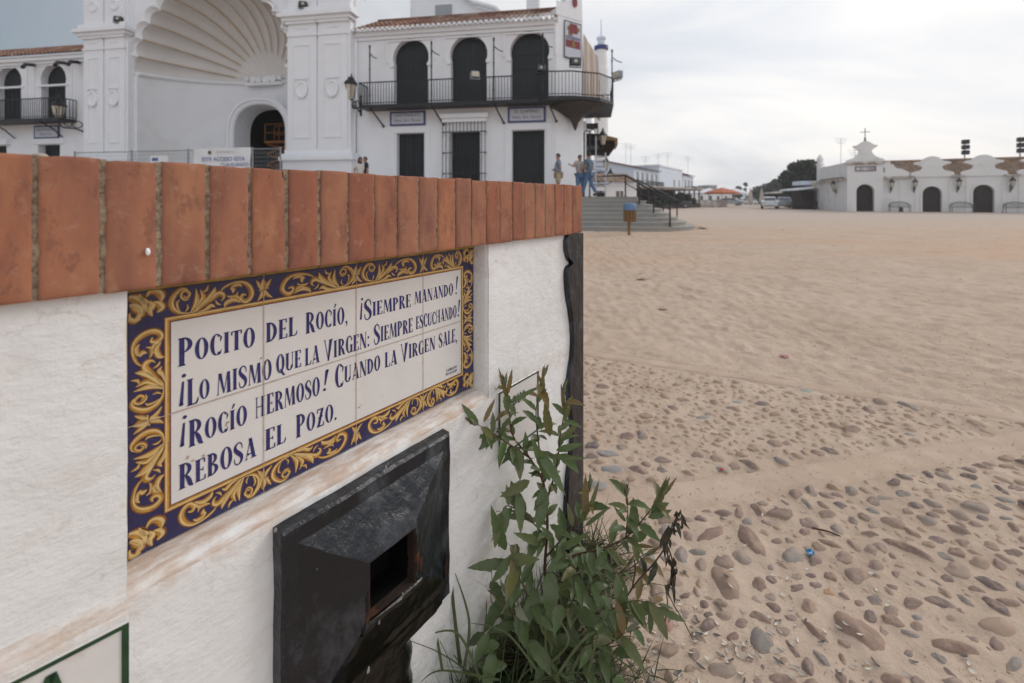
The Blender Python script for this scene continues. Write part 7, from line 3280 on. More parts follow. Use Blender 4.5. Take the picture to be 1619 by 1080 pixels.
def house(name, lab, fr, w, d, h, wall_m, roof=None, wins=(), group=None, balcony=None, block=0):
    """front along +x of the frame, depth along +y"""
    t = empty(name, (fr.o[0], fr.o[1], 0), fr.a, lab, 'house', group)
    mb = MB()
    mb.box(0, w, 0, d, -.5, h)
    mb.build('wall', wall_m, t)
    mb = MB()
    if roof is None:
        mb.box(-.08, w + .08, -.12, d + .1, h + .003, h + .25)
        mb.build('parapet', M['white_trim'], t)
    else:
        tile_roof(mb, -.3, w + .3, -.4, h + .02, d * .5, h + roof, .5, random.Random(int(w * 10)))
        mb.build('roof', M['terracotta'], t)
        mb = MB()
        mb.box(0.002, w - .002, d * .5 - .1, d + block, h - .3, h + roof + .15)
        for x in (0, w - .2):
            mb.add([(x, 0, h), (x, d, h), (x, d / 2, h + roof - .05), (x + .2, 0, h), (x + .2, d, h), (x + .2, d / 2, h + roof - .05)], [(0, 2, 1), (3, 4, 5), (0, 1, 4, 3), (1, 2, 5, 4), (2, 0, 3, 5)])
        mb.build('gable_end', wall_m, t)
    for (x0, x1, z0, z1) in wins:
        mb = MB()
        mb.box(x0, x1, -.04, .02, z0, z1, m=0)
        mb.box(x0 - .1, x1 + .1, -.08, -.001, z1 + .003, z1 + .12, m=1)
        mb.box((x0 + x1) / 2 - .03, (x0 + x1) / 2 + .03, -.06, -.041, z0, z1, m=1)
        mb.build('window', [M['darkglass'] if z0 > 2 else M['shade'], M['white_trim']], t)
    if balcony:
        x0, x1, z = balcony
        mb = MB()
        mb.box(x0, x1, -.9, -.001, z - .12, z)
        balcony_rail(mb, [(x0, -.02), (x0, -.88), (x1, -.88), (x1, -.02)], z, z + 1.0, .25, .02)
        mb.build('balcony', M['iron'], t)
    return t


def line_frame(p0, p1):
    return Frame(p0[0], p0[1], atan2(p1[1] - p0[1], p1[0] - p0[0]))


# first house: plain gable wall towards the church, front receding to the right
f1 = Frame(16.3, 62, atan2(10, 6.4))
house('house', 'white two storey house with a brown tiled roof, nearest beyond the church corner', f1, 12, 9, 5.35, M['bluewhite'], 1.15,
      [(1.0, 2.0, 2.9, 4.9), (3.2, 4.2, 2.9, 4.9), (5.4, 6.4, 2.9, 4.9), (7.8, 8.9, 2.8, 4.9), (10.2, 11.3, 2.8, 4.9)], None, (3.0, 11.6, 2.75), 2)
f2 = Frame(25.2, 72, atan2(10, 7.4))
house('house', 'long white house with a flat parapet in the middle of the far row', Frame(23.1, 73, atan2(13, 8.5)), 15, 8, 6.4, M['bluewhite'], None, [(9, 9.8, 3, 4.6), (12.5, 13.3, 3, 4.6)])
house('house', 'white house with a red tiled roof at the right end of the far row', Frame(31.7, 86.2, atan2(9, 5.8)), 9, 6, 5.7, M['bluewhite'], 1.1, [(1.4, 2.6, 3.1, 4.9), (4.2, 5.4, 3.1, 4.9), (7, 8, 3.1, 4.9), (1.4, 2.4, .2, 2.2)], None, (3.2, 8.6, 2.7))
house('house', 'white block with a parapet behind the first house of the far row', Frame(19.2, 78, atan2(-3, 9)), 5, 7, 6.6, M['bluewhite'], None, [])
# low building with tan roof behind the steps
lb = line_frame((7.2, 43.0), (17.0, 56.0))
t = house('low_house', 'low whitewashed house with a tan tiled roof directly behind the steps', Frame(7.0, 47, atan2(2.2, 8)), 6.3, 5, 2.5, M['hallwhite'], None, [(1.5, 2.3, .9, 2.0), (3.9, 4.7, .9, 2.0)])
mb = MB()
tile_roof(mb, -.4, 6.7, -.5, 2.78, 2.8, 3.9, .35, random.Random(9))
mb.build('roof', M['roof_tan'], t)
# dark roofed terrace running behind the handrails
tc_ = line_frame((13.4, 50.5), (27.0, 66.0))
tr = empty('terrace_canopy', (tc_.o[0], tc_.o[1], 0), tc_.a, 'long dark timber terrace canopy in front of the far houses', 'canopy')
mb = MB()
mb.box(-1, 20, -.2, 4.2, 2.35, 2.5)
mb.prism([(-1.2, 2.52), (20.2, 2.52), (20.2, 2.66), (-1.2, 2.66)], -.5, 4.4)
mb.build('roof', M['cornice'], tr)
mb = MB()
for k in range(12):
    x = -.6 + 1.8 * k
    mb.box(x, x + .14, -.1, .04, 0, 2.35)
mb.box(-1, 20, 3.6, 3.7, 0, 2.34)
mb.box(-1, 20, -.05, -.01, .0, .5)
mb.build('timber_frame', M['darkwood'], tr)


# ---- cars
def car(name, X, Y, rz, paint, lab, kind='hatch', sc=1.0):
    t = empty(name, (X, Y, 0), rz, lab, 'car')
    t.scale = (sc, sc, sc)
    Ls = 4.1
    side = [(-2.05, .38), (-2.05, .72), (-1.95, .90), (-1.15, .98), (-.45, 1.02), (1.35, 1.04), (1.85, .98), (2.03, .72), (2.05, .40), (1.7, .27), (-1.7, .27)]
    mb = MB()
    n = len(side)
    ys = [-.84, -.80, -.62, .62, .80, .84]
    hs = [0.0, .35, 1.0, 1.0, .35, 0.0]
    rows = []
    for y, h_ in zip(ys, hs):
        rows.append([(x * (1 - .03 * (1 - h_)), y, z - (.05 * (1 - h_) if z > .8 else 0)) for x, z in side])
    vs = [p for r__ in rows for p in r__]
    fs = [(j * n + i, j * n + (i + 1) % n, (j + 1) * n + (i + 1) % n, (j + 1) * n + i) for j in range(5) for i in range(n)]
    fs += [tuple(range(n - 1, -1, -1)), tuple(5 * n + i for i in range(n))]
    mb.add(vs, fs)
    roof = [(-.50, 1.36), (-.30, 1.44), (.9, 1.46), (1.45, 1.38), (1.50, 1.34), (-.52, 1.33)]
    mb.prism([(a, b) for a, b in roof], -.60, .60)
    for (x0, z0, x1, z1) in ((-1.12, .98, -.50, 1.35), (1.95, .95, 1.48, 1.36), (.25, 1.0, .25, 1.4)):
        for y in (-.69, .64):
            yy = y
            mb.add([(x0, yy, z0), (x0 + .10, yy, z0), (x1 + .10, yy * .9, z1), (x1, yy * .9, z1), (x0, yy + .05, z0), (x0 + .10, yy + .05, z0), (x1 + .10, yy * .9 + .05, z1), (x1, yy * .9 + .05, z1)],
                   [(0, 1, 2, 3), (7, 6, 5, 4), (0, 4, 5, 1), (1, 5, 6, 2), (2, 6, 7, 3), (3, 7, 4, 0)])
    mb.build('body', paint, t, smooth='auto')
    mb = MB()
    g0 = [(-1.10, .985), (-.50, 1.34), (1.45, 1.35), (1.90, .97)]
    mb.add([(x, y * (1 if z < 1.1 else .88), z) for y in (-.66, .66) for x, z in g0], [(0, 1, 2, 3), (7, 6, 5, 4), (0, 4, 5, 1), (2, 6, 7, 3)])
    mb.build('windows', M['darkglass'], t)
    for x in (-1.28, 1.26):
        for y in (-.80, .80):
            mb = MB()
            mb.lathe([(.0, -.1), (.27, -.1), (.31, -.06), (.31, .06), (.27, .1), (.0, .1)], (0, 0, 0), 18)
            mb.v = [(x + a, y + c, .31 + b) for a, b, c in mb.v]
            w_ = mb.build('wheel', M['tyre'], t, smooth='auto')
            mb = MB()
            mb.lathe([(.0, -.115), (.17, -.115), (.18, -.10), (.18, .10), (.17, .115), (.0, .115)], (0, 0, 0), 12)
            mb.v = [(x + a, y + c, .31 + b) for a, b, c in mb.v]
            mb.build('rim', M['galv'], w_)
    for x, m_, nm in ((-2.0, M['glass'], 'headlight'), (1.99, M['redlamp'], 'tail_light')):
        for y in (-.62, .48):
            mb = MB()
            mb.cbox(x - .06, x + .05, y, y + .2, .68, .84, .01)
            mb.build(nm, m_, t)
    for x in (-2.08, 2.07):
        mb = MB()
        mb.box(x - .02, x + .02, -.3, .3, .45, .56)
        mb.build('number_plate', M['palewhite'], t)
    return t


M['tyre'] = mat('tyre', (0.02, 0.02, 0.02), .8, .2, .1, 5)
M['redlamp'] = mat('red_lamp', (0.35, 0.02, 0.02), .3, .5, .1, 5)
M['car_white'] = mat('white_car_paint', (0.62, 0.64, 0.67), .3, .5, .03, 1, coat=.4)
M['car_dark'] = mat('dark_car_paint', (0.03, 0.035, 0.045), .3, .5, .03, 1, coat=.4)
M['car_silver'] = mat('silver_car_paint', (0.33, 0.35, 0.38), .3, .5, .03, 1, metal=.3, coat=.4)
X, Y = ground_at(1066, 329)
car('parked_car', X, Y, radians(172), M['car_dark'], 'dark car parked beyond the handrails in front of the terrace canopy')
X, Y = ground_at(1038, 327.5)
car('parked_car', X + .6, Y + 4, radians(165), M['car_silver'], 'pale silver car parked left of the dark car, partly hidden by the steps')
for (px, py, rz, m_, lab, kd) in ((1217, 330, 63, 'car_white', 'white hatchback parked facing away, left of the timber kiosk', 1), (1240, 329.5, 66, 'car_silver', 'silver car parked between the white hatchback and the kiosk', 1),
                                  (1255, 328, 66, 'car_white', 'white car mostly hidden beside the timber kiosk', 1), (1156, 325, 170, 'car_silver', 'silver car by the orange parasol', 1),
                                  (1177, 323.2, 15, 'car_white', 'far white car in the gap left of the closed parasols', 1), (1190, 323.0, 8, 'car_white', 'far white car right beside the other far white car', 1)):
    X, Y = ground_at(px, py)
    car('parked_car', X, Y, radians(rz), M[m_], lab)


# ---- parasols
M['orange_cloth'] = mat('orange_canvas', (0.50, 0.17, 0.09), .8, .2, .08, 2)
M['white_cloth'] = mat('white_canvas', (0.75, 0.76, 0.80), .8, .2, .05, 2)
M['cream_cloth'] = mat('cream_canvas', (0.55, 0.48, 0.42), .8, .2, .08, 2)


def parasol(px, py, w, h, m_, lab, group):
    X, Y = ground_at(px, py)
    t = empty('parasol', (X, Y, 0), .4, lab, 'parasol', group)
    mb = MB()
    mb.tube([(0, 0, 0), (0, 0, h)], .05, 8)
    mb.build('pole', M['palewhite'], t)
    mb = MB()
    n = 8
    prof = [(w, h - .95), (w, h - .72), (w * .55, h - .32), (0, h)]
    mb.lathe(prof, (0, 0, 0), n)
    mb.f.pop()
    mb.f.pop(0) if False else None
    mb.r.pop()
    mb.m.pop()
    mb.build('canopy', m_, t)
    return t


parasol(1142, 327.5, 2.4, 2.9, M['orange_cloth'], 'open bright orange parasol in the far terrace', 'open parasols of the far terrace')
for px, lab in ((1108, 'open white parasol nearest the row of houses'), (1121, 'open white parasol touching the orange one on its left'), (1092, 'open white parasol at the left end of the terrace'), (1162, 'pale open parasol right of the orange one')):
    parasol(px, 327, 1.9, 2.9, M['white_cloth'], lab, 'open parasols of the far terrace')
for px, lab in ((1205.5, 'closed cream parasol left of the white hatchback'), (1224, 'closed cream parasol behind the white hatchback')):
    X, Y = ground_at(px, 329)
    t = empty('closed_parasol', (X, Y + 3, 0), 0, lab, 'parasol', 'closed parasols')
    mb = MB()
    mb.lathe([(.30, .7), (.34, 1.0), (.22, 1.9), (.10, 2.5), (.02, 2.75)], (0, 0, 0), 8)
    mb.build('canopy', M['cream_cloth'], t)
    mb = MB()
    mb.tube([(0, 0, 0), (0, 0, 2.8)], .03, 6)
    mb.build('pole', M['palewhite'], t)
# terrace wall and hedge below the parasols
X0, Y0 = ground_at(1086, 328)
X1, Y1 = ground_at(1150, 327.4)
tf = line_frame((X0, Y0), (X1, Y1))
t = empty('terrace_railing', (X0, Y0, 0), tf.a, 'low pale slatted railing enclosing the far parasol terrace', 'railing')
mb = MB()
L__ = math.dist((X0, Y0), (X1, Y1))
mb.box(0, L__, 0, .1, 0, .25)
for k in range(46):
    x = L__ * k / 45
    mb.box(x - .06, x + .06, -.02, .0, .26, 1.0)
mb.box(0, L__, -.05, .02, 1.0, 1.08)
mb.build('slats', M['cornice'], t)

# timber kiosk left of the hall
X, Y = ground_at(1268, 331)
kf = Frame(X, Y, radians(-8))
t = empty('kiosk', (X, Y, 0), kf.a, 'dark timber kiosk with a sloping white roof edge beside the side pavilion', 'kiosk')
mb = MB()
mb.box(.3, 2.5, .4, 3.2, 0, 2.1)
for x in (-.7, .25, 1.3, 2.4):
    mb.box(x, x + .12, -.1, .02, 0, 2.1)
mb.box(-.7, 2.5, -.08, .0, .0, .9)
mb.build('timber_wall', M['darkwood'], t)
mb = MB()
mb.prism([(-1.0, 2.12), (2.9, 2.55), (2.9, 2.75), (-1.0, 2.28)], -.5, 3.4)
mb.build('roof', M['white_trim'], t)
mb = MB()
mb.box(.2, 2.6, .5, 2.8, 2.8, 3.25)
mb.build('roof_box', M['bluewhite'], t)
X, Y = ground_at(1245, 326)
t = empty('market_shelter', (X, Y, 0), 0, 'long low shelter with a tan roof behind the parked cars at right', 'shelter')
mb = MB()
mb.box(-2.5, 5, 1.5, 1.6, 0, 2.1)
for x in (-2.4, 0, 2.4, 4.9):
    mb.box(x, x + .15, -1.5, -1.35, 0, 2.1)
mb.build('timber_frame', M['darkwood'], t)
mb = MB()
mb.prism([(-3.4, 2.1), (5.4, 2.9), (5.4, 3.05), (-3.4, 2.25)], -2, 2)
mb.build('roof', M['cornice'], t)

# ---- distant buildings and antennas
for (px, py, w, h_, m_, lab, z_) in ((1127, 322, 1.6, 5.2, 'galv', 'small grey tower far behind the orange parasol', 150), (1142, 322, 5.0, 3.6, 'hallwhite', 'low white building beyond the orange parasol', 140), (1176, 321.5, 8, 2.6, 'bluewhite', 'low white building in the distance beyond the square', 150),
                                     (1110, 322, 4, 3.4, 'hallwhite', 'distant white house just right of the row', 130), (1160, 321.5, 4, 2.4, 'hallwhite', 'tiny far white house under the palms', 160)):
    X = (px - CX) / FPX * z_
    t = empty('distant_building', (X, z_, 0), .15, lab, 'building')
    mb = MB()
    mb.box(-w, w, 0, 6, -.5, h_ + .4)
    mb.build('wall', M[m_], t)
    mb = MB()
    mb.box(-w - .1, w + .1, -.1, 6.1, h_ + .403, h_ + .65)
    mb.build('parapet', M['cornice'], t)
    mb = MB()
    for k in range(max(1, int(w / 1.2))):
        x = -w + w * 2 * (k + .5) / max(1, int(w / 1.2))
        mb.box(x - .35, x + .35, -.03, -.001, 1.0, 2.2)
    mb.build('window', M['darkglass'], t)


def antenna(px, y0, y1, z_, lab, arms=3):
    p0 = at(px, y0, z_)
    h_ = (y0 - y1) / FPX * z_
    mb = MB()
    mb.tube([(0, 0, -1.2), (0, 0, h_)], .024, 5)
    for k in range(arms):
        z__ = h_ - .12 - k * .3
        w = .75 - .15 * k
        mb.tube([(-w, 0, z__), (w, .1, z__)], .013, 4)
        for q in range(5):
            x = -w + 2 * w * q / 4
            mb.tube([(x, -.2, z__), (x, .2, z__)], .015, 4)
    o = mb.build('tv_antenna', M['galv'])
    o.location = p0
    tag(o, lab, 'antenna')


for px, y0, y1, z_, lab in ((990, 258, 226, 68, 'tall television antenna above the left end of the first house'), (998, 258, 229, 69, 'thin television antenna right beside the tallest one'), (1041, 262, 243, 78, 'television antenna on the long flat house'),
                            (1056, 263, 241, 80, 'antenna in the middle of the far roofs'), (1088, 268, 247, 84, 'antenna above the red tiled roof of the last house'), (1021, 256, 247, 70, 'small antenna on the ridge of the brown roof'),
                            (1330, 262, 218, 60, 'thin antenna mast above the side pavilion'), (1352, 262, 236, 56, 'antenna with a dish left of the hall cross')):
    antenna(px, y0, y1, z_, lab)
# turret of a building behind the church corner
tx = (951 - CX) / FPX * 34
t = empty('turret', (tx, 34, 0), 0, 'slim white turret with a blue cornice and spike behind the church balcony', 'tower')
mb = MB()
mb.lathe([(.50, 4), (.50, 10.6), (.44, 10.7), (.40, 12.0)], (0, 0, 0), 12)
mb.build('shaft', M['hallwhite'], t)
mb = MB()
mb.lathe([(.44, 12.0), (.52, 12.06), (.52, 12.3), (.40, 12.34)], (0, 0, 0), 12)
mb.build('cornice', M['blue'], t)
mb = MB()
mb.lathe([(.26, 12.34), (.26, 12.75), (.34, 12.8), (.34, 12.95), (.05, 13.1), (.03, 14.2), (.0, 14.3)], (0, 0, 0), 10)
mb.build('spire', M['bluewhite'], t)

# ---- trees
def crown_mat(name, c):
    m = mat(name, c, .7, .25, .35, 1.2, rvar=.45)
    return m


M['tree1'] = crown_mat('dark_foliage', (0.050, 0.062, 0.040))
M['tree2'] = crown_mat('grey_green_foliage', (0.085, 0.098, 0.070))
M['bark'] = mat('bark', (0.09, 0.07, 0.055), .9, .1, .3, 4)


def tree(name, X, Y, h_, rad, m_, lab, seed, lobes=9, size=.22, n=1500, base=.25, flat=1.0):
    r = random.Random(seed)
    t = empty(name, (X, Y, 0), 0, lab, 'tree')
    mb = MB()
    mb.tube([(0, 0, -.2), (.1, 0, h_ * .3), (0, .1, h_ * .6)], [rad * .10, rad * .08, rad * .04], 8)
    cl = []
    for k in range(lobes):
        a = r.uniform(0, 2 * pi)
        q = r.uniform(.15, .8)
        z = h_ * r.uniform(base + .12, .88)
        rr_ = rad * r.uniform(.34, .55) * (1.05 - .3 * q)
        c_ = (rad * q * cos(a), rad * q * sin(a) * .8, z)
        cl.append((c_, rr_))
        mb.tube([(0, 0, h_ * .28), (c_[0] * .5, c_[1] * .5, z * .75), c_], [rad * .05, rad * .035, rad * .012], 5)
    cl.append(((0, 0, h_ - rad * .45), rad * .5))
    mb.build('trunk', M['bark'], t)
    mb = MB()
    for k in range(n):
        c_, rr_ = r.choice(cl)
        d = Vector((r.gauss(0, 1), r.gauss(0, 1), r.gauss(0, 1))).normalized()
        rad_ = rr_ * (1 - abs(r.gauss(0, .16))) * (1 + .12 * noise.noise(Vector(d) * 3 + Vector((seed, 0, 0))))
        p = Vector(c_) + Vector((d.x, d.y, d.z * .8 * flat)) * rad_
        a1 = Vector((r.gauss(0, 1), r.gauss(0, 1), r.gauss(0, 1))).normalized()
        a2 = a1.cross(Vector((r.gauss(0, 1), r.gauss(0, 1), r.gauss(0, 1)))).normalized()
        s_ = size * r.uniform(.5, 1.4)
        mb.add([p - a1 * s_, p + a2 * s_ * .6, p + a1 * s_, p - a2 * s_ * .6], [(0, 1, 2, 3)], r=r.random())
    mb.build('crown', m_, t)
    return t


def tree_at(px, ytop, z_, wpx, m_, lab, seed, **k):
    X = (px - CX) / FPX * z_
    h_ = H + (CY - ytop) / FPX * z_
    tree('tree', X, z_, h_, wpx / 2 / FPX * z_, m_, lab, seed, **k)


tree_at(1266, 252, 62, 62, M['tree1'], 'big dark green tree rising directly left of the side pavilion', 1, lobes=30, size=.24, n=9000, base=.12)
tree_at(1296, 262, 66, 40, M['tree1'], 'dark tree crown showing behind the side pavilion pinnacle', 2, lobes=9, size=.24, n=2200, base=.0)
tree_at(1232, 286, 90, 44, M['tree2'], 'grey green tree below and left of the big dark tree', 3, lobes=12, size=.3, n=3200, base=.0)
tree_at(1208, 292, 104, 44, M['tree2'], 'rounded grey green tree at the left end of the far tree line', 4, lobes=12, size=.3, n=2800, base=.0)
tree_at(1250, 300, 78, 34, M['tree1'], 'low dark tree behind the long shelter', 5, lobes=8, size=.28, n=1800, base=.0)
tree_at(1196, 304, 120, 34, M['tree2'], 'low hazy tree closing the street left of the tree line', 6, lobes=8, size=.35, n=1500, base=.0)
tree_at(1168, 294, 135, 17, M['tree2'], 'small round tree beyond the orange parasol', 7, lobes=6, size=.3, n=900, base=.3)
tree_at(1179, 289, 138, 10, M['tree2'], 'slim tall tree next to the small round one', 8, lobes=4, size=.3, n=600, base=.4)
tree_at(1067, 305, 60, 40, M['tree1'], 'dark bushy shrub under the terrace canopy', 9, lobes=9, size=.16, n=2000, base=.0)
tree_at(1040, 312, 52, 30, M['tree1'], 'low dark shrub behind the second handrail', 10, lobes=8, size=.13, n=1400, base=.0)
tree_at(1088, 306, 66, 28, M['tree1'], 'dark shrub between the canopy and the white parasols', 12, lobes=8, size=.16, n=1400, base=.0)
# hazy line of vegetation closing the horizon
mb = MB()
r = random.Random(41)
for k in range(7000):
    x = r.uniform(60, 400)
    y = 260 + r.uniform(-8, 8)
    top = 3.0 + 2.5 * noise.noise(Vector((x * .03, 0, 0))) + 1.2 * noise.noise(Vector((x * .12, 3, 0)))
    z = r.uniform(0, max(1.5, top))
    a1 = Vector((r.gauss(0, 1), r.gauss(0, 1), r.gauss(0, 1))).normalized()
    a2 = a1.cross(Vector((0, .3, 1))).normalized()
    p = Vector((x, y, z))
    mb.add([p - a1 * .9, p + a2 * .6, p + a1 * .9, p - a2 * .6], [(0, 1, 2, 3)], r=r.random())
o = mb.build('far_vegetation', M['tree2'])
tag(o, 'low hazy line of far trees along the horizon', 'vegetation', kind='stuff')
# ================================================================== PEOPLE
M['skin'] = mat('skin', (0.36, 0.20, 0.14), .6, .3, .06, 8)
M['hair'] = mat('dark_hair', (0.025, 0.018, 0.014), .7, .3, .2, 30)
M['hair_brown'] = mat('brown_hair', (0.10, 0.05, 0.03), .7, .3, .2, 30)
M['polo'] = mat('grey_blue_polo', (0.20, 0.25, 0.34), .9, .1, .08, 10)
M['shorts'] = mat('beige_shorts', (0.42, 0.34, 0.25), .9, .1, .08, 10)
M['greyshirt'] = mat('pale_grey_shirt', (0.36, 0.34, 0.34), .9, .1, .08, 10)
M['denim'] = mat('blue_denim', (0.10, 0.17, 0.29), .9, .1, .12, 14)
M['tealshirt'] = mat('slate_shirt', (0.11, 0.16, 0.21), .9, .1, .08, 10)
M['whitetop'] = mat('white_top', (0.60, 0.57, 0.56), .9, .1, .05, 10)
M['navy'] = mat('navy_jacket', (0.03, 0.035, 0.06), .9, .1, .1, 10)
M['shoe'] = mat('dark_shoe', (0.03, 0.025, 0.02), .7, .2, .1, 10)


def skin_obj(name, joints, edges, radii, m_, parent, root=0, sub=2):
    me = bpy.data.meshes.new(name)
    me.from_pydata(joints, edges, [])
    o = bpy.data.objects.new(name, me)
    COL.objects.link(o)
    sk = o.modifiers.new('skin', 'SKIN')
    sk.use_smooth_shade = True
    sv = me.skin_vertices[0] if me.skin_vertices else None
    if sv is None:
        bpy.context.view_layer.objects.active = o
        bpy.ops.mesh.customdata_skin_add()
        sv = me.skin_vertices[0]
    for i, r_ in enumerate(radii):
        sv.data[i].radius = r_ if isinstance(r_, tuple) else (r_, r_)
        sv.data[i].use_root = (i == root)
    ss_ = o.modifiers.new('sub', 'SUBSURF')
    ss_.levels = sub
    ss_.render_levels = sub
    dg = bpy.context.evaluated_depsgraph_get()
    me2 = bpy.data.meshes.new_from_object(o.evaluated_get(dg))
    bpy.data.objects.remove(o)
    me2.materials.clear()
    me2.materials.append(m_)
    me2.polygons.foreach_set('use_smooth', [True] * len(me2.polygons))
    o = bpy.data.objects.new(name, me2)
    COL.objects.link(o)
    o.parent = parent
    return o


def person(X, Y, z0, rz, h_, label, pose, top, bottom, hair, shorts=False, shoe='shoe', long_hair=False, group=None, fat=1.0):
    """faces -Y at rz=0. pose: dict of joint overrides in units of height"""
    t = empty('person', (X, Y, z0), rz, label, 'person', group)
    J = dict(pelvis=(0, 0, .53), waist=(0, .0, .60), chest=(0, .005, .72), neck=(0, .0, .825), headb=(0, -.012, .875), headt=(0, -.005, .955),
             shl=(.105, .0, .795), shr=(-.105, .0, .795), ell=(.135, .02, .64), elr=(-.135, .02, .64), wrl=(.14, -.02, .50), wrr=(-.14, -.02, .50), hal=(.14, -.035, .455), har=(-.14, -.035, .455),
             hil=(.052, 0, .50), hir=(-.052, 0, .50), knl=(.06, -.01, .285), knr=(-.06, -.01, .285), anl=(.062, .015, .045), anr=(-.062, .015, .045), tol=(.068, -.085, .018), tor=(-.068, -.085, .018))
    J.update(pose)
    names = list(J)
    R_ = dict(pelvis=(.085, .065), waist=(.080, .060), chest=(.092, .062), neck=.034, headb=(.044, .050), headt=(.040, .048), shl=.040, shr=.040, ell=.026, elr=.026, wrl=.018, wrr=.018, hal=(.024, .014), har=(.024, .014),
              hil=.058, hir=.058, knl=.036, knr=.036, anl=.023, anr=.023, tol=.022, tor=.022)
    E_ = [('pelvis', 'waist'), ('waist', 'chest'), ('chest', 'neck'), ('neck', 'headb'), ('headb', 'headt'), ('chest', 'shl'), ('chest', 'shr'), ('shl', 'ell'), ('shr', 'elr'), ('ell', 'wrl'), ('elr', 'wrr'), ('wrl', 'hal'), ('wrr', 'har'),
          ('pelvis', 'hil'), ('pelvis', 'hir'), ('hil', 'knl'), ('hir', 'knr'), ('knl', 'anl'), ('knr', 'anr'), ('anl', 'tol'), ('anr', 'tor')]

    def S(p):
        return (p[0] * h_, p[1] * h_, p[2] * h_)

    def rr(x, k=1.0):
        return tuple(a * h_ * k for a in x) if isinstance(x, tuple) else (x * h_ * k, x * h_ * k)
    skin_obj('body', [S(J[n]) for n in names], [(names.index(a), names.index(b)) for a, b in E_], [rr(R_[n], .92) for n in names], M['skin'], t)

    def sub_skin(nm, ns, es, rads, m_):
        k_ = fat if nm == 'shirt' else 1.0 + (fat - 1) * .25
        rads = [tuple(a * k_ for a in x) if isinstance(x, tuple) else x for x in rads]
        return skin_obj(nm, [S(p) for p in ns], es, [rr(x) for x in rads], m_, t)

    def mid(a, b, f):
        return tuple(a[i] + (b[i] - a[i]) * f for i in range(3))
    # shirt
    ns = [J['pelvis'], J['waist'], J['chest'], mid(J['chest'], J['neck'], .6), J['shl'], J['shr'], mid(J['shl'], J['ell'], .7), mid(J['shr'], J['elr'], .7)]
    sub_skin('shirt', ns, [(0, 1), (1, 2), (2, 3), (2, 4), (2, 5), (4, 6), (5, 7)], [(.094, .078), (.090, .072), (.100, .072), .050, .050, .050, .042, .042], M[top])
    # trousers or shorts
    f = .95 if shorts else 1.9
    if shorts:
        kl, kr = mid(J['hil'], J['knl'], .85), mid(J['hir'], J['knr'], .85)
        ns = [J['pelvis'], J['hil'], J['hir'], kl, kr]
        sub_skin('shorts', ns, [(0, 1), (0, 2), (1, 3), (2, 4)], [(.092, .076), .068, .068, .056, .056], M[bottom])
    else:
        al, ar = mid(J['knl'], J['anl'], .93), mid(J['knr'], J['anr'], .93)
        ns = [J['pelvis'], J['hil'], J['hir'], J['knl'], J['knr'], al, ar]
        sub_skin('trousers', ns, [(0, 1), (0, 2), (1, 3), (2, 4), (3, 5), (4, 6)], [(.092, .074), .066, .066, .046, .046, .036, .036], M[bottom])
    for s_ in ('l', 'r'):
        sub_skin('shoe', [J['an' + s_], J['to' + s_]], [(0, 1)], [.030, .030], M[shoe])
    # hair and face
    hb, ht = Vector(S(J['headb'])), Vector(S(J['headt']))
    c = (hb + ht) / 2
    mb = MB()
    vs, fs = [], []
    for j in range(9):
        ph = pi / 2 - j / 8 * (pi * .62)
        for i in range(16):
            th = 2 * pi * i / 16
            lim = 1.0
            y = sin(th)
            zz = sin(ph)
            if y < -.2 and zz < .42:      # leave the face free
                zz = .42
            rad = cos(math.asin(max(-1, min(1, zz)))) if zz > 0 else 1
            vs.append((c.x + cos(th) * rad * .050 * h_, c.y + y * rad * .056 * h_, c.z + .006 * h_ + zz * .062 * h_))
    fs = [(j * 16 + i, j * 16 + (i + 1) % 16, (j + 1) * 16 + (i + 1) % 16, (j + 1) * 16 + i) for j in range(8) for i in range(16)]
    mb.add(vs, fs)
    if long_hair:
        mb.lathe([(.052 * h_, -.10 * h_), (.056 * h_, -.04 * h_), (.05 * h_, .02 * h_)], (c.x, c.y + .018 * h_, c.z), 12)
    mb.build('hair', M[hair], t, smooth=True)
    mb = MB()
    for dx in (-.018, .018):
        mb.lathe([(0, -.004 * h_), (.005 * h_, 0), (0, .004 * h_)], (c.x + dx * h_, c.y - .047 * h_, c.z + .004 * h_), 6)
    mb.box(c.x - .012 * h_, c.x + .012 * h_, c.y - .050 * h_, c.y - .040 * h_, c.z - .030 * h_, c.z - .026 * h_)
    mb.build('eyes_and_mouth', M['hair'], t)
    mb = MB()
    mb.add([(c.x, c.y - .044 * h_, c.z + .006 * h_), (c.x - .008 * h_, c.y - .044 * h_, c.z - .014 * h_), (c.x + .008 * h_, c.y - .044 * h_, c.z - .014 * h_), (c.x, c.y - .062 * h_, c.z - .012 * h_)], [(0, 1, 3), (0, 3, 2), (1, 2, 3)])
    for dx in (-.047, .047):
        mb.lathe([(0, -.014 * h_), (.006 * h_, -.006 * h_), (.008 * h_, .006 * h_), (0, .014 * h_)], (c.x + dx * h_, c.y + .002 * h_, c.z - .002 * h_), 6)
    mb.build('nose_and_ears', M['skin'], t)
    # hands: fingers and thumb
    for s_, sg in (('l', 1), ('r', -1)):
        w_, ha = Vector(S(J['wr' + s_])), Vector(S(J['ha' + s_]))
        d = (ha - w_).normalized()
        sx = d.cross(Vector((0, 0, 1)) if abs(d.z) < .8 else Vector((0, 1, 0))).normalized()
        nn = d.cross(sx)
        mb = MB()
        for k in range(4):
            o_ = ha + sx * (k - 1.5) * .011 * h_
            L_ = (.040, .046, .044, .034)[k] * h_
            p1 = o_ + d * L_ * .55
            p2 = p1 + (d * .8 + nn * .5 * sg).normalized() * L_ * .5
            mb.tube([o_, p1, p2], [.0055 * h_, .005 * h_, .0035 * h_], 6)
        o_ = w_ + d * .015 * h_ + sx * .018 * h_
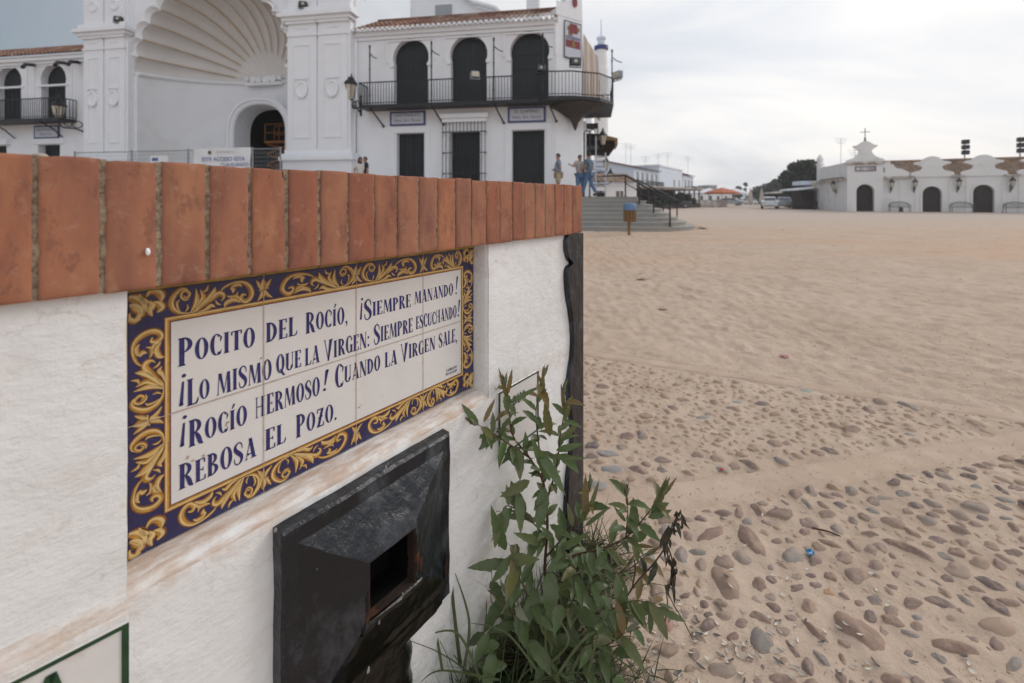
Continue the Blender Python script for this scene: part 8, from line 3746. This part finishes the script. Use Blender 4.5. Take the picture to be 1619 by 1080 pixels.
        mb.tube([o_, o_ + (d * .7 + sx * .7) * .022 * h_, o_ + (d * 1.5 + sx * .8) * .026 * h_], [.006 * h_, .0055 * h_, .004 * h_], 6)
        mb.build('hand', M['skin'], t, smooth=True)
    return t


# facing the picture's left with folded arms
person(1.83, 18.35, PT, radians(-90), 1.75, 'stout person in grey blue polo shirt and beige shorts standing alone in profile',
       dict(ell=(.135, .03, .64), elr=(-.135, .03, .64), wrl=(.02, -.10, .615), wrr=(-.02, -.11, .60), hal=(-.04, -.11, .625), har=(.04, -.12, .59), waist=(0, -.02, .60), chest=(0, .0, .72),
            knl=(.055, .0, .285), anl=(.055, .02, .045)), 'polo', 'shorts', 'hair', shorts=True, fat=1.25)
# pair talking
person(2.66, 18.25, PT, radians(25), 1.68, 'person in pale grey shirt and jeans pointing left beside the one in slate blue',
       dict(elr=(-.20, -.05, .70), wrr=(-.30, -.10, .72), har=(-.345, -.11, .735), ell=(.12, -.02, .64), wrl=(.02, -.13, .64), hal=(-.03, -.14, .65)), 'greyshirt', 'denim', 'hair')
person(3.00, 18.15, PT, radians(-125), 1.76, 'person in slate blue shirt and blue jeans striding at the church corner',
       dict(knl=(.055, -.07, .29), anl=(.058, -.13, .05), tol=(.06, -.22, .03), knr=(-.05, .03, .29), anr=(-.055, .16, .075), tor=(-.058, .08, .03), ell=(.13, -.02, .65), wrl=(.12, -.13, .60), hal=(.11, -.17, .60),
            elr=(-.13, .04, .64), wrr=(-.12, -.06, .56), har=(-.12, -.09, .54)), 'tealshirt', 'denim', 'hair')
# two women behind the coping
X = (570 - CX) / FPX * 18.6
person(X, 18.6, PT, radians(40), 1.63, 'long haired person in a white top close to the right pillar', dict(), 'whitetop', 'denim', 'hair_brown', long_hair=True)
X = (578.5 - CX) / FPX * 18.8
person(X, 18.8, PT, radians(-60), 1.66, 'person in a dark navy jacket standing right beside the long haired one', dict(), 'navy', 'denim', 'hair_brown')
# ================================================================== HAZE
m = bpy.data.materials.new('thin_haze')
m.use_nodes = True
nt = m.node_tree
nt.nodes.clear()
o_ = nt.nodes.new('ShaderNodeOutputMaterial')
pv = nt.nodes.new('ShaderNodeVolumePrincipled')
pv.inputs['Color'].default_value = (0.93, 0.95, 1.0, 1)
pv.inputs['Density'].default_value = 0.0010
pv.inputs['Anisotropy'].default_value = 0.2
nt.links.new(pv.outputs[0], o_.inputs['Volume'])
mb = MB()
mb.box(-60, 420, -40, 300, -1.5, 22)
hz = mb.build('haze', m)
tag(hz, kind='stuff')
